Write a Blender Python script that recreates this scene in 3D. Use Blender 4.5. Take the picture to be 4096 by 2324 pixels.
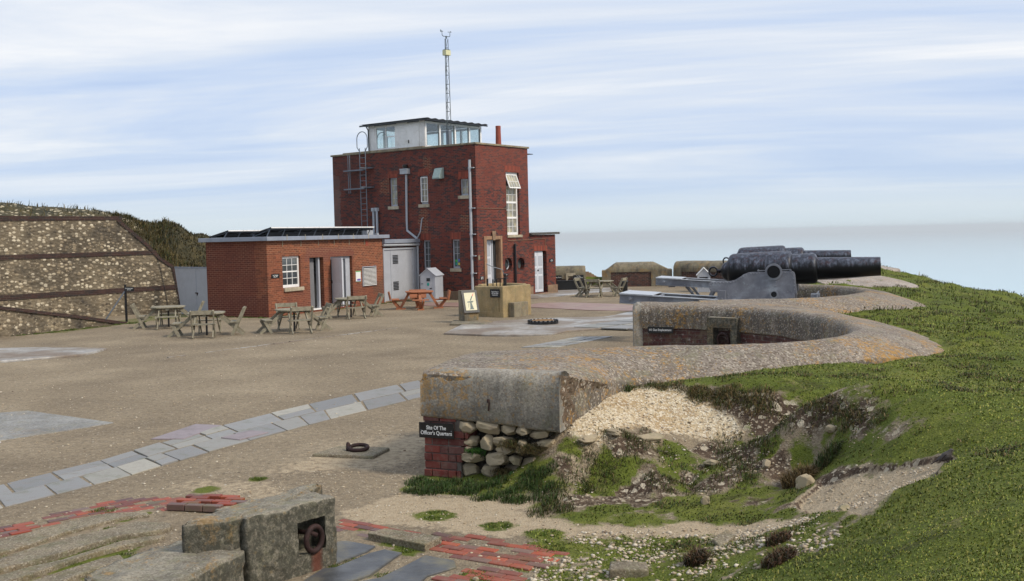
import bpy, bmesh, math, random
import numpy as np
from mathutils import Vector, Matrix, noise as mnoise
random.seed(7); rng = np.random.RandomState(11)
for o in list(bpy.data.objects): bpy.data.objects.remove(o)
scene = bpy.context.scene; COL = scene.collection
R = math.radians
# ---------------------------------------------------------------- camera
EYE = 2.95
cam = bpy.data.cameras.new("camera"); cam.sensor_width = 36.0; cam.lens = 36.0*4200/4096
cam.clip_start = .1; cam.clip_end = 80000
co = bpy.data.objects.new("camera", cam); COL.objects.link(co); scene.camera = co
p_, r_ = R(3.0), R(1.33)
Fw = Vector((0, math.cos(p_), -math.sin(p_))); U0 = Vector((0, math.sin(p_), math.cos(p_))); R0 = Vector((1, 0, 0))
Up = U0*math.cos(r_)+R0*math.sin(r_); Rt = R0*math.cos(r_)-U0*math.sin(r_)
M = Matrix((Rt, Up, -Fw)).transposed().to_4x4(); M.translation = (0, 0, EYE); co.matrix_world = M
# ---------------------------------------------------------------- world
SUN_EL, SUN_AZ = R(42), R(-28)          # azimuth measured from +X
w = bpy.data.worlds.new("World"); scene.world = w; w.use_nodes = True
nt = w.node_tree; nt.nodes.clear(); N = nt.nodes.new; Lk = nt.links.new
def math_n(nt, op, a=None, b=None, c=None, clamp=False):
    n = nt.nodes.new('ShaderNodeMath'); n.operation = op; n.use_clamp = clamp
    for i, v in enumerate((a, b, c)):
        if v is None: continue
        if hasattr(v, 'type') and not isinstance(v, (int, float)): nt.links.new(v, n.inputs[i])
        else: n.inputs[i].default_value = v
    return n.outputs[0]
def ramp(nt, fac, stops, interp='LINEAR'):
    n = nt.nodes.new('ShaderNodeValToRGB'); n.color_ramp.interpolation = interp
    e = n.color_ramp.elements
    while len(e) > 1: e.remove(e[-1])
    e[0].position = stops[0][0]; e[0].color = (*stops[0][1], 1) if not isinstance(stops[0][1], (int, float)) else (stops[0][1],)*3+(1,)
    for p, c in stops[1:]:
        x = e.new(p); x.color = (*c, 1) if not isinstance(c, (int, float)) else (c, c, c, 1)
    if fac is not None: nt.links.new(fac, n.inputs[0])
    return n.outputs[0]
def mixc(nt, fac, a, b, mode='MIX'):
    n = nt.nodes.new('ShaderNodeMix'); n.data_type = 'RGBA'; n.blend_type = mode
    for sock, v in ((n.inputs[0], fac), (n.inputs[6], a), (n.inputs[7], b)):
        if isinstance(v, (int, float)): sock.default_value = v
        elif isinstance(v, tuple): sock.default_value = (*v, 1)
        else: nt.links.new(v, sock)
    return n.outputs[2]
def noise_n(nt, vec, scale, detail=4, rough=.55, dist=0.):
    n = nt.nodes.new('ShaderNodeTexNoise'); n.inputs['Scale'].default_value = scale
    n.inputs['Detail'].default_value = detail; n.inputs['Roughness'].default_value = rough; n.inputs['Distortion'].default_value = dist
    if vec is not None: nt.links.new(vec, n.inputs['Vector'])
    return n.outputs['Fac']
tc = N('ShaderNodeTexCoord'); sep = N('ShaderNodeSeparateXYZ'); Lk(tc.outputs['Generated'], sep.inputs[0])
zc = math_n(nt, 'MAXIMUM', sep.outputs[2], 0.0)
den = math_n(nt, 'ADD', zc, .075)
cx = math_n(nt, 'DIVIDE', sep.outputs[0], den); cy = math_n(nt, 'DIVIDE', sep.outputs[1], den)
cmb = N('ShaderNodeCombineXYZ'); Lk(math_n(nt, 'MULTIPLY', cx, .42), cmb.inputs[0]); Lk(math_n(nt, 'ADD', cy, math_n(nt, 'MULTIPLY', cx, .22)), cmb.inputs[1])
n1 = noise_n(nt, cmb.outputs[0], .62, 7, .58, .6)
cmb2 = N('ShaderNodeCombineXYZ'); Lk(math_n(nt, 'MULTIPLY', cx, .28), cmb2.inputs[0]); Lk(math_n(nt, 'MULTIPLY', cy, 1.6), cmb2.inputs[1]); cmb2.inputs[2].default_value = 4.
n2 = noise_n(nt, cmb2.outputs[0], .8, 6, .6, .3)
cl = math_n(nt, 'ADD', math_n(nt, 'MULTIPLY', n1, .76), math_n(nt, 'MULTIPLY', n2, .24))
k = 10.2
cloud = ramp(nt, cl, [(.36, (.43*k, .55*k, .78*k)), (.45, (.54*k, .64*k, .82*k)), (.53, (.67*k, .73*k, .83*k)), (.62, (.86*k, .87*k, .89*k))])
# the low band near the horizon: bluish lavender just above pale haze
zr = math_n(nt, 'MULTIPLY', zc, 5.)
band = ramp(nt, zr, [(.0, (.60*k, .70*k, .76*k)), (.10, (.62*k, .71*k, .78*k)), (.24, (.50*k, .62*k, .79*k)), (.5, (.58*k, .67*k, .80*k))])
bf = ramp(nt, zr, [(.0, 1.), (.12, .9), (.3, .4), (.6, .0)])
skyc = mixc(nt, bf, cloud, band)
nis = N('ShaderNodeTexSky'); nis.sky_type = 'NISHITA'; nis.sun_disc = False; nis.sun_elevation = SUN_EL; nis.sun_rotation = R(90)-SUN_AZ
skym = mixc(nt, .93, nis.outputs[0], skyc)
bg = N('ShaderNodeBackground'); bg.inputs[1].default_value = .1; Lk(skym, bg.inputs[0])
wo = N('ShaderNodeOutputWorld'); Lk(bg.outputs[0], wo.inputs[0])
sl = bpy.data.lights.new("sun", 'SUN'); sl.energy = 2.8; sl.angle = R(12); sl.color = (1, .90, .76)
so = bpy.data.objects.new("sun", sl); COL.objects.link(so)
sd_ = Vector((math.cos(SUN_EL)*math.cos(SUN_AZ), math.cos(SUN_EL)*math.sin(SUN_AZ), math.sin(SUN_EL)))
so.rotation_euler = sd_.to_track_quat('Z', 'Y').to_euler(); so.location = (30, -20, 40)
scene.render.engine = 'CYCLES'
scene.view_settings.view_transform = 'Standard'; scene.view_settings.look = 'None'
scene.view_settings.exposure = 0.16; scene.view_settings.gamma = 1
scene.render.resolution_x = 1024; scene.render.resolution_y = 581
# ---------------------------------------------------------------- materials
def newmat(name):
    m = bpy.data.materials.new(name); m.use_nodes = True; nt = m.node_tree
    b = nt.nodes['Principled BSDF']; return m, nt, b
def coords(nt, kind='Object'):
    t = nt.nodes.new('ShaderNodeTexCoord'); return t.outputs[kind]
def bump(nt, b, h, strength=.5, dist=.02):
    n = nt.nodes.new('ShaderNodeBump'); n.inputs['Strength'].default_value = strength; n.inputs['Distance'].default_value = dist
    nt.links.new(h, n.inputs['Height']); nt.links.new(n.outputs[0], b.inputs['Normal'])
def paint(name, col, rough=.5, metal=0., var=.15, scale=6., dirt=None, dirtamt=.3, bmp=.1, island=0.):
    m, nt, b = newmat(name); o = coords(nt)
    n = noise_n(nt, o, scale, 5, .6)
    lo = tuple(c*(1-var) for c in col); hi = tuple(min(1, c*(1+var)) for c in col)
    c = ramp(nt, n, [(.3, lo), (.7, hi)])
    if dirt:
        n2 = noise_n(nt, o, scale*.5, 8, .72, .4)
        c = mixc(nt, ramp(nt, n2, [(.5, 0.), (.68, dirtamt)]), c, dirt)
    if island:
        g = nt.nodes.new('ShaderNodeNewGeometry')
        f = math_n(nt, 'MULTIPLY_ADD', g.outputs['Random Per Island'], island*2, 1-island)
        h = nt.nodes.new('ShaderNodeHueSaturation'); nt.links.new(c, h.inputs['Color']); nt.links.new(f, h.inputs['Value']); c = h.outputs[0]
    nt.links.new(c, b.inputs['Base Color']); b.inputs['Roughness'].default_value = rough; b.inputs['Metallic'].default_value = metal
    if bmp: bump(nt, b, noise_n(nt, o, scale*5, 6, .7), bmp, .01)
    return m
def wall_uv(nt):
    """brick coordinates in metres on walls that run along local x or y"""
    t = nt.nodes.new('ShaderNodeTexCoord'); s = nt.nodes.new('ShaderNodeSeparateXYZ'); nt.links.new(t.outputs['Object'], s.inputs[0])
    sn = nt.nodes.new('ShaderNodeSeparateXYZ'); nt.links.new(t.outputs['Normal'], sn.inputs[0])
    ax = math_n(nt, 'GREATER_THAN', math_n(nt, 'ABSOLUTE', sn.outputs[0]), .7)
    u = math_n(nt, 'ADD', math_n(nt, 'MULTIPLY', s.outputs[1], ax), math_n(nt, 'MULTIPLY', s.outputs[0], math_n(nt, 'SUBTRACT', 1., ax)))
    c = nt.nodes.new('ShaderNodeCombineXYZ'); nt.links.new(u, c.inputs[0]); nt.links.new(s.outputs[2], c.inputs[1])
    return c.outputs[0], s, ax
def brick_mat(name, base, dark, mortar, darkamt=.4, patches=(), rh=.075, bw=.225, stain=None, tint=None):
    m, nt, b = newmat(name); uv, s, ax = wall_uv(nt)
    br = nt.nodes.new('ShaderNodeTexBrick'); nt.links.new(uv, br.inputs['Vector'])
    br.inputs['Scale'].default_value = 1; br.inputs['Mortar Size'].default_value = .006; br.inputs['Mortar Smooth'].default_value = .3
    br.inputs['Brick Width'].default_value = bw; br.inputs['Row Height'].default_value = rh; br.inputs['Bias'].default_value = 0
    br.inputs['Color1'].default_value = (0, 0, 0, 1); br.inputs['Color2'].default_value = (1, 1, 1, 1); br.inputs['Mortar'].default_value = (.5, .5, .5, 1)
    rnd = br.outputs['Color']
    # clusters of dark fired bricks
    mp = nt.nodes.new('ShaderNodeMapping'); mp.inputs['Scale'].default_value = (1., 2.6, 1); nt.links.new(uv, mp.inputs[0])
    cn = noise_n(nt, mp.outputs[0], 2.6, 4, .7)
    sb = nt.nodes.new('ShaderNodeSeparateColor'); nt.links.new(rnd, sb.inputs[0])
    f = math_n(nt, 'ADD', math_n(nt, 'MULTIPLY', sb.outputs[0], .35), math_n(nt, 'MULTIPLY', cn, 1.))
    th = .98-darkamt*.4
    df = ramp(nt, f, [(th-.07, 0.), (th, 1.)])
    big = noise_n(nt, uv, .6, 3, .5)
    c0 = ramp(nt, sb.outputs[0], [(0., tuple(x*.55 for x in base)), (.6, base), (1., tuple(x*1.5 for x in base))])
    c0 = mixc(nt, ramp(nt, big, [(.35, 0.), (.7, .35)]), c0, tuple(x*.6 for x in base))
    c0 = mixc(nt, df, c0, dark)
    if tint: # (x0,x1,z0,z1,colour,softness,axis) regions mixed toward another colour
        for (axis, a0, a1, z0, z1, colr, amt) in tint:
            src = s.outputs[axis]; jn = math_n(nt, 'MULTIPLY', math_n(nt, 'SUBTRACT', noise_n(nt, uv, 3., 2, .5), .5), .5)
            a = math_n(nt, 'ADD', src, jn); z = math_n(nt, 'ADD', s.outputs[2], jn)
            q = math_n(nt, 'MULTIPLY', math_n(nt, 'MULTIPLY', math_n(nt, 'GREATER_THAN', a, a0), math_n(nt, 'LESS_THAN', a, a1)), math_n(nt, 'MULTIPLY', math_n(nt, 'GREATER_THAN', z, z0), math_n(nt, 'LESS_THAN', z, z1)))
            q = math_n(nt, 'MULTIPLY', q, ax if axis == 1 else math_n(nt, 'SUBTRACT', 1., ax))
            c0 = mixc(nt, math_n(nt, 'MULTIPLY', q, amt), c0, colr)
    mort = mixc(nt, ramp(nt, noise_n(nt, uv, 1.3, 4, .6), [(.42, 0.), (.6, 1.)]), mortar[0], mortar[1])
    if patches: # repointed patches with bright mortar
        acc = None
        for (axis, a0, a1, z0, z1) in patches:
            jn = math_n(nt, 'MULTIPLY', math_n(nt, 'SUBTRACT', noise_n(nt, uv, 4., 2, .5), .5), .45)
            a = math_n(nt, 'ADD', s.outputs[axis], jn); z = math_n(nt, 'ADD', s.outputs[2], jn)
            q = math_n(nt, 'MULTIPLY', math_n(nt, 'MULTIPLY', math_n(nt, 'GREATER_THAN', a, a0), math_n(nt, 'LESS_THAN', a, a1)), math_n(nt, 'MULTIPLY', math_n(nt, 'GREATER_THAN', z, z0), math_n(nt, 'LESS_THAN', z, z1)))
            q = math_n(nt, 'MULTIPLY', q, ax if axis == 1 else math_n(nt, 'SUBTRACT', 1., ax))
            acc = q if acc is None else math_n(nt, 'MAXIMUM', acc, q)
        mort = mixc(nt, acc, mort, mortar[2])
    c = mixc(nt, br.outputs['Fac'], c0, mort)
    n3 = noise_n(nt, uv, 25, 5, .7); c = mixc(nt, ramp(nt, n3, [(.35, .35), (.65, 0.)]), c, tuple(x*.4 for x in base))
    if stain:
        sp = noise_n(nt, uv, 9, 8, .8); c = mixc(nt, ramp(nt, sp, [(.60, 0.), (.66, stain[1])]), c, stain[0])
    nt.links.new(c, b.inputs['Base Color']); b.inputs['Roughness'].default_value = .88
    h = math_n(nt, 'ADD', math_n(nt, 'MULTIPLY', math_n(nt, 'SUBTRACT', 1., br.outputs['Fac']), .6), math_n(nt, 'MULTIPLY', n3, .4))
    bump(nt, b, h, .5, .012)
    return m
def concrete(name, base=(.25, .22, .17), lichen=.5, orange=.5, dark=.4, agg=.4, scale=1., moss=0., white=.3, rough=.92, side_dark=False, vdark=0., osc=1., stain=None):
    m, nt, b = newmat(name); g = nt.nodes.new('ShaderNodeNewGeometry'); o = g.outputs['Position']
    n = noise_n(nt, o, 1.6*scale, 7, .65, .3)
    c = ramp(nt, n, [(.3, tuple(x*.62 for x in base)), (.5, base), (.72, tuple(min(1, x*1.35) for x in base))])
    # vertical faces carry dark run-off streaks, flat ones do not
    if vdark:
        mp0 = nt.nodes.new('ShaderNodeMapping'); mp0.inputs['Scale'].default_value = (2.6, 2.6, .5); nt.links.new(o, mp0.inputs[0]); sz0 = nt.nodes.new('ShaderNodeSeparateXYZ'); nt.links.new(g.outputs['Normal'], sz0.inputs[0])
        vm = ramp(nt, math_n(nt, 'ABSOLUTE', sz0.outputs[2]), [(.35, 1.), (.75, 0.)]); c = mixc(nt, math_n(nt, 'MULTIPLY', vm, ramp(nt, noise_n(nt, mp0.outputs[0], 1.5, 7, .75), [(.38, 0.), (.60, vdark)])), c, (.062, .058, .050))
    if dark:
        mp = nt.nodes.new('ShaderNodeMapping'); mp.inputs['Scale'].default_value = (3.2, 3.2, .55); nt.links.new(o, mp.inputs[0])
        st = noise_n(nt, mp.outputs[0], 1.6*scale, 6, .7)
        c = mixc(nt, ramp(nt, st, [(.47, 0.), (.64, dark)]), c, (.045, .042, .036))
    if agg:
        v = nt.nodes.new('ShaderNodeTexVoronoi'); v.inputs['Scale'].default_value = 46*scale; nt.links.new(o, v.inputs['Vector'])
        sc = nt.nodes.new('ShaderNodeSeparateColor'); nt.links.new(v.outputs['Color'], sc.inputs[0])
        c = mixc(nt, ramp(nt, sc.outputs[0], [(.5, 0.), (.75, agg*.75)]), c, (.085, .062, .042))
        c = mixc(nt, ramp(nt, sc.outputs[1], [(.82, 0.), (.9, agg*.6)]), c, (.46, .41, .33))
    if white:
        wn = noise_n(nt, o, 7*scale, 8, .8); c = mixc(nt, ramp(nt, wn, [(.60, 0.), (.68, white)]), c, (.5, .49, .44))
    if lichen:
        ln = noise_n(nt, o, 3.3*scale, 9, .78, .5); c = mixc(nt, ramp(nt, ln, [(.52, 0.), (.62, lichen)]), c, (.20, .19, .11))
    if orange:
        on = noise_n(nt, o, 5.5*scale*osc, 9, .8, .2); on2 = noise_n(nt, o, 1.1*scale, 3, .5)
        f = math_n(nt, 'ADD', on, math_n(nt, 'MULTIPLY', on2, .45))
        c = mixc(nt, ramp(nt, f, [(.77, 0.), (.83, orange)]), c, (.36, .19, .035))
        v2 = nt.nodes.new('ShaderNodeTexVoronoi'); v2.inputs['Scale'].default_value = 5.5*scale*osc; nt.links.new(o, v2.inputs['Vector'])
        c = mixc(nt, ramp(nt, v2.outputs['Distance'], [(.10, orange*.8), (.17, 0.)]), c, (.33, .22, .06))
    if moss:
        mn = noise_n(nt, o, 2.2*scale, 8, .7); c = mixc(nt, ramp(nt, mn, [(.5, 0.), (.62, moss)]), c, (.07, .085, .03))
    nt.links.new(c, b.inputs['Base Color']); b.inputs['Roughness'].default_value = rough
    hh = math_n(nt, 'ADD', noise_n(nt, o, 28*scale, 8, .75), math_n(nt, 'MULTIPLY', n, .6))
    bump(nt, b, hh, .55, .03)
    if side_dark:  # vertical faces mottled near black-green, flat tops left pale
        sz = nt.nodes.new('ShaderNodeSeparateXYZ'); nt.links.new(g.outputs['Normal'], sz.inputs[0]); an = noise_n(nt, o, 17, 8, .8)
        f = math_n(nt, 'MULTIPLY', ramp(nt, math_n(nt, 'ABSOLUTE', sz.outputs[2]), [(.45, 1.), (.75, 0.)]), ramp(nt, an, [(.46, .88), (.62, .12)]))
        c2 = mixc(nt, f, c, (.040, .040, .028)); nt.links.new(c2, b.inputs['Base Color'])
        if stain:
            sp_ = nt.nodes.new('ShaderNodeSeparateXYZ'); nt.links.new(o, sp_.inputs[0]); dx_ = math_n(nt, 'SUBTRACT', sp_.outputs[0], stain[0]); dy_ = math_n(nt, 'SUBTRACT', sp_.outputs[1], stain[1]); rr_ = math_n(nt, 'SQRT', math_n(nt, 'ADD', math_n(nt, 'MULTIPLY', dx_, dx_), math_n(nt, 'MULTIPLY', dy_, dy_)))
            rr_ = math_n(nt, 'ADD', rr_, math_n(nt, 'MULTIPLY', math_n(nt, 'SUBTRACT', an, .5), .09)); q_ = math_n(nt, 'MULTIPLY', ramp(nt, rr_, [(.03, .85), (.075, 0.)]), math_n(nt, 'LESS_THAN', sp_.outputs[2], stain[2])); nt.links.new(mixc(nt, q_, c2, (.12, .03, .015)), b.inputs['Base Color'])
    return m
MT = {}
def mats():
    MT['tower_brick'] = brick_mat('tower_brick', (.185, .034, .019), (.026, .018, .020), [(.14, .05, .034), (.26, .115, .075), (.50, .29, .15)], .55,
        patches=[(1, 3.0, 3.6, 3.2, 4.3), (1, .35, 1.0, 3.3, 4.0), (1, 2.7, 3.2, 6.1, 6.8), (1, 5.2, 6.1, 5.2, 5.9)],
        tint=[(1, 8.9, 9.5, 0, 6.2, (.20, .15, .13), .55), (1, 7.5, 9.5, 5.5, 7.5, (.09, .03, .025), .5), (0, -.2, 5, 5.2, 7.2, (.21, .05, .03), .35)])
    MT['cafe_brick'] = brick_mat('cafe_brick', (.225, .066, .028), (.09, .032, .02), [(.29, .12, .068), (.40, .20, .11), (.45, .25, .14)], .22,
        patches=[(0, 5.9, 8.3, 1.2, 2.9), (0, -.2, 8.4, 2.45, 2.95)],
        tint=[(1, .55, 4, -.2, 3, (.085, .012, .010), .62), (1, -.1, 4, -.2, .8, (.09, .018, .013), .7), (0, 2.5, 5.9, 2.1, 2.62, (.16, .05, .035), .8), (0, 1.2, 8.3, -.2, .95, (.15, .04, .026), .5), (0, 7.4, 8.2, .5, 1.05, (.08, .045, .03), .7)])  # side wall mixed to a darker red over most of its width
    MT['band_brick'] = brick_mat('band_brick', (.062, .026, .02), (.025, .018, .016), [(.07, .05, .04), (.14, .10, .07), (.3, .2, .15)], .6, stain=((.16, .13, .08), .7))
    MT['old_brick'] = brick_mat('old_brick', (.095, .035, .026), (.03, .02, .02), [(.12, .09, .07), (.28, .22, .15), (.4, .3, .2)], .5, stain=((.42, .38, .34), .8))
    MT['pier_brick'] = brick_mat('pier_brick', (.21, .045, .03), (.07, .025, .02), [(.10, .06, .045), (.3, .2, .14), (.4, .3, .2)], .3, rh=.098, bw=.22, stain=((.5, .4, .38), .7))
    MT['apron'] = concrete('apron_concrete', (.215, .178, .142), .5, .8, .0, 1.0, .9, 0, .6, vdark=.8, osc=2.6)
    MT['slab_face'] = concrete('cast_concrete', (.30, .275, .23), .35, .55, .45, .5, 1.1, 0, .5, vdark=.35, osc=2.4)
    MT['far_wall'] = concrete('weathered_render', (.20, .17, .115), .6, .35, .75, .2, .8, 0, .1)
    MT['box_stone'] = concrete('ochre_stone', (.34, .25, .125), .4, .12, .22, .15, .9, .25, .25)
    MT['anchor'] = concrete('lichened_concrete', (.26, .235, .18), .6, .45, .35, .6, 1.6, .1, .75, side_dark=True, stain=(-1.80, 9.26, .2))
    MT['plinth'] = concrete('stone_plinth', (.26, .165, .105), .3, .1, .3, .1, 1., .3, .15)
    MT['sill'] = concrete('stone_sill', (.42, .36, .26), .3, .05, .2, .1, 2., 0, .2)
    MT['coping'] = concrete('stone_coping', (.26, .22, .15), .5, .2, .5, .2, 1.4, 0, .2)
    MT['doorcase'] = concrete('sandstone', (.30, .175, .10), .3, .0, .3, .1, 1.5, 0, .1)
    MT['paving'] = pave_mat()
    MT['white'] = paint('white_paint', (.80, .79, .77), .45, var=.06, scale=4, dirt=(.38, .32, .24), dirtamt=.35, bmp=.05)
    MT['grey_paint'] = paint('pale_grey_paint', (.40, .42, .46), .45, var=.07, scale=3, dirt=(.25, .25, .25), dirtamt=.3, bmp=.05)
    MT['door_white'] = paint('door_white', (.60, .62, .66), .4, var=.06, scale=3, bmp=.03)
    MT['pipe'] = paint('pipe_grey', (.38, .40, .43), .4, var=.1, scale=8, bmp=.05)
    MT['lead'] = paint('lead_grey', (.24, .27, .33), .5, var=.15, scale=3, dirt=(.4, .41, .42), dirtamt=.4, bmp=.1)
    MT['felt'] = paint('black_felt', (.018, .018, .02), .7, var=.2)
    MT['dark_slab'] = paint('dark_slab', (.07, .065, .055), .85, var=.3, scale=5, bmp=.3)
    MT['black'] = paint('black_paint', (.008, .008, .009), .3, var=.2, bmp=.05)
    MT['sign'] = paint('sign_black', (.006, .006, .007), .35, var=.05, bmp=0)
    MT['letter'] = paint('letter_white', (.75, .75, .73), .5, var=.02, bmp=0)
    MT['galv'] = paint('galvanised', (.16, .18, .21), .5, .3, var=.2, scale=10)
    MT['mast'] = paint('mast_steel', (.045, .06, .065), .6, 0, var=.2)
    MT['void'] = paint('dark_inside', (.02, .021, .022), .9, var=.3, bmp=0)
    MT['inner'] = paint('grey_inside', (.16, .16, .17), .8, var=.2, scale=2, bmp=0)
    MT['terracotta'] = paint('terracotta', (.27, .055, .03), .7, var=.15, scale=5)
    MT['cream'] = paint('cream_box', (.62, .60, .36), .5, var=.1)
    MT['green_hatch'] = paint('verdigris_cowl', (.28, .36, .34), .55, var=.15, scale=9)
    MT['rust'] = paint('rusty_iron', (.030, .012, .010), .75, .2, var=.5, scale=14, bmp=.4)
    MT['wood'] = paint('weathered_wood', (.24, .215, .155), .85, var=.28, scale=7, dirt=(.11, .11, .06), dirtamt=.6, bmp=.4, island=.18)
    MT['orange_wood'] = paint('stained_wood', (.34, .125, .055), .7, var=.2, scale=7, dirt=(.2, .07, .035), dirtamt=.5, bmp=.3, island=.2)
    MT['gun_steel'] = gun_mat()
    MT['carriage'] = carriage_mat(); MT['carriage_top'] = paint('highlit_carriage_top', (.42, .44, .47), .35, var=.15, scale=5, dirt=(.25, .25, .27), dirtamt=.5)  # lighter grey for the upward plates, with their highlight painted in
    MT['sea'] = None
    m, nt, b = newmat('window_glass'); o = coords(nt)
    nt.links.new(ramp(nt, noise_n(nt, o, 1.1, 2, .5), [(.35, (.03, .035, .04)), (.65, (.13, .14, .14))]), b.inputs['Base Color']); b.inputs['Roughness'].default_value = .08
    b.inputs['Specular IOR Level'].default_value = .8; MT['glass'] = m
    m, nt, b = newmat('curtained_glass'); o = coords(nt)
    nt.links.new(ramp(nt, noise_n(nt, o, 2.2, 2, .5), [(.4, (.20, .20, .18)), (.62, (.42, .38, .26))]), b.inputs['Base Color']); b.inputs['Roughness'].default_value = .15
    MT['curtain'] = m
    m, nt, b = newmat('clear_glass'); nt.nodes.remove(b); tr = nt.nodes.new('ShaderNodeBsdfTransparent'); tr.inputs[0].default_value = (.90, .95, .94, 1)
    gl = nt.nodes.new('ShaderNodeBsdfGlossy'); gl.inputs['Roughness'].default_value = .03; mx = nt.nodes.new('ShaderNodeMixShader'); mx.inputs[0].default_value = .12
    nt.links.new(tr.outputs[0], mx.inputs[1]); nt.links.new(gl.outputs[0], mx.inputs[2]); nt.links.new(mx.outputs[0], nt.nodes['Material Output'].inputs[0]); MT['clear'] = m
    for nm, c in dict(teal=(.01, .28, .24), green=(.05, .42, .08), blue=(.03, .12, .5), yellow=(.6, .6, .1), lime=(.35, .75, .08), purple=(.12, .08, .35), paper=(.66, .62, .42), ink=(.10, .14, .13), redink=(.6, .12, .08), brass=(.3, .22, .1), litter=(.55, .5, .4)).items():
        MT[nm] = paint('colour_'+nm, c, .5, var=.08, bmp=0)
def pave_mat():
    m, nt, b = newmat('damp_sheen_paving'); g = nt.nodes.new('ShaderNodeNewGeometry'); o = g.outputs['Position']
    n = noise_n(nt, o, .55, 6, .6, .4); c = ramp(nt, n, [(.36, (.19, .145, .11)), (.48, (.25, .215, .175)), (.58, (.36, .345, .32)), (.66, (.50, .49, .48))])  # pale end of the ramp paints in the sheen of the wet patches
    n2 = noise_n(nt, o, 6, 7, .75); c = mixc(nt, ramp(nt, n2, [(.40, .5), (.55, 0.)]), c, (.13, .105, .085)); c = mixc(nt, ramp(nt, noise_n(nt, o, 2.3, 7, .75), [(.58, 0.), (.66, .85)]), c, (.28, .215, .13))
    nt.links.new(c, b.inputs['Base Color']); nt.links.new(ramp(nt, n, [(.40, .75), (.6, .35)]), b.inputs['Roughness']); bump(nt, b, n2, .3, .01); return m
def gun_mat():
    m, nt, b = newmat('weathered_gun_iron'); g = nt.nodes.new('ShaderNodeNewGeometry'); o = g.outputs['Position']
    mp = nt.nodes.new('ShaderNodeMapping'); mp.inputs['Scale'].default_value = (6.5, 6.5, .8); nt.links.new(o, mp.inputs[0])
    st = noise_n(nt, mp.outputs[0], 1.7, 7, .72)
    pt = noise_n(nt, o, 7.5, 7, .72)
    sn = nt.nodes.new('ShaderNodeSeparateXYZ'); nt.links.new(g.outputs['Normal'], sn.inputs[0])
    # streaky grey weathering mixed in on upward faces; the underside stays near black
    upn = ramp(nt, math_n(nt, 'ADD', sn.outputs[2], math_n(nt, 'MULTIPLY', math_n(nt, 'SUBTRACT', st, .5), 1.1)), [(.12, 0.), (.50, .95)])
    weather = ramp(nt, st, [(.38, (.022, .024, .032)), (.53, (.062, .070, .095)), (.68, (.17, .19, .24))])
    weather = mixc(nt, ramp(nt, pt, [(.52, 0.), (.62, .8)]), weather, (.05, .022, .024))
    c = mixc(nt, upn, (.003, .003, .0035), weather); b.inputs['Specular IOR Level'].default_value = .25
    nt.links.new(c, b.inputs['Base Color']); b.inputs['Roughness'].default_value = .42
    bump(nt, b, pt, .35, .01); return m
def carriage_mat():
    m, nt, b = newmat('grey_carriage_paint'); g = nt.nodes.new('ShaderNodeNewGeometry'); o = g.outputs['Position']
    n = noise_n(nt, o, 1.7, 5, .6, .3); c = ramp(nt, n, [(.35, (.12, .125, .145)), (.52, (.185, .19, .215)), (.68, (.30, .33, .36))])
    n2 = noise_n(nt, o, 9, 7, .75); c = mixc(nt, ramp(nt, n2, [(.58, 0.), (.68, .5)]), c, (.35, .40, .41))
    c = mixc(nt, ramp(nt, noise_n(nt, o, 4, 7, .8), [(.62, 0.), (.70, .5)]), c, (.13, .08, .075))
    nt.links.new(c, b.inputs['Base Color']); b.inputs['Roughness'].default_value = .5; bump(nt, b, n2, .2, .006); return m
def flint_mat():
    m, nt, b = newmat('flint_rubble'); g = nt.nodes.new('ShaderNodeTexCoord'); o = g.outputs['Object']
    v = nt.nodes.new('ShaderNodeTexVoronoi'); v.inputs['Scale'].default_value = 7.6; v.inputs['Randomness'].default_value = 1
    mp = nt.nodes.new('ShaderNodeMapping'); mp.inputs['Scale'].default_value = (.85, 1, 1.25); nt.links.new(o, mp.inputs[0]); nt.links.new(mp.outputs[0], v.inputs['Vector'])
    sc = nt.nodes.new('ShaderNodeSeparateColor'); nt.links.new(v.outputs['Color'], sc.inputs[0])
    stone = ramp(nt, sc.outputs[0], [(0., (.08, .062, .042)), (.4, (.18, .14, .09)), (.7, (.34, .27, .175)), (.93, (.62, .54, .40))])
    dmask = ramp(nt, v.outputs['Distance'], [(.38, 1.), (.52, 0.)])
    big = noise_n(nt, o, .55, 5, .65, .3)
    mortar = ramp(nt, big, [(.35, (.085, .067, .045)), (.65, (.21, .168, .11))])
    c = mixc(nt, dmask, mortar, stone)
    v2 = nt.nodes.new('ShaderNodeTexVoronoi'); v2.inputs['Scale'].default_value = 17; nt.links.new(o, v2.inputs['Vector'])
    s2 = nt.nodes.new('ShaderNodeSeparateColor'); nt.links.new(v2.outputs['Color'], s2.inputs[0])
    c = mixc(nt, math_n(nt, 'MULTIPLY', ramp(nt, s2.outputs[0], [(.72, 0.), (.8, .8)]), ramp(nt, v2.outputs['Distance'], [(.25, 1.), (.4, 0.)])), c, (.44, .38, .27))
    c = mixc(nt, ramp(nt, noise_n(nt, o, .8, 6, .7, .5), [(.50, 0.), (.70, .70)]), c, (.03, .026, .022))
    nt.links.new(c, b.inputs['Base Color']); b.inputs['Roughness'].default_value = .9
    bump(nt, b, math_n(nt, 'SUBTRACT', 1., v.outputs['Distance']), .8, .05); return m
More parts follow.
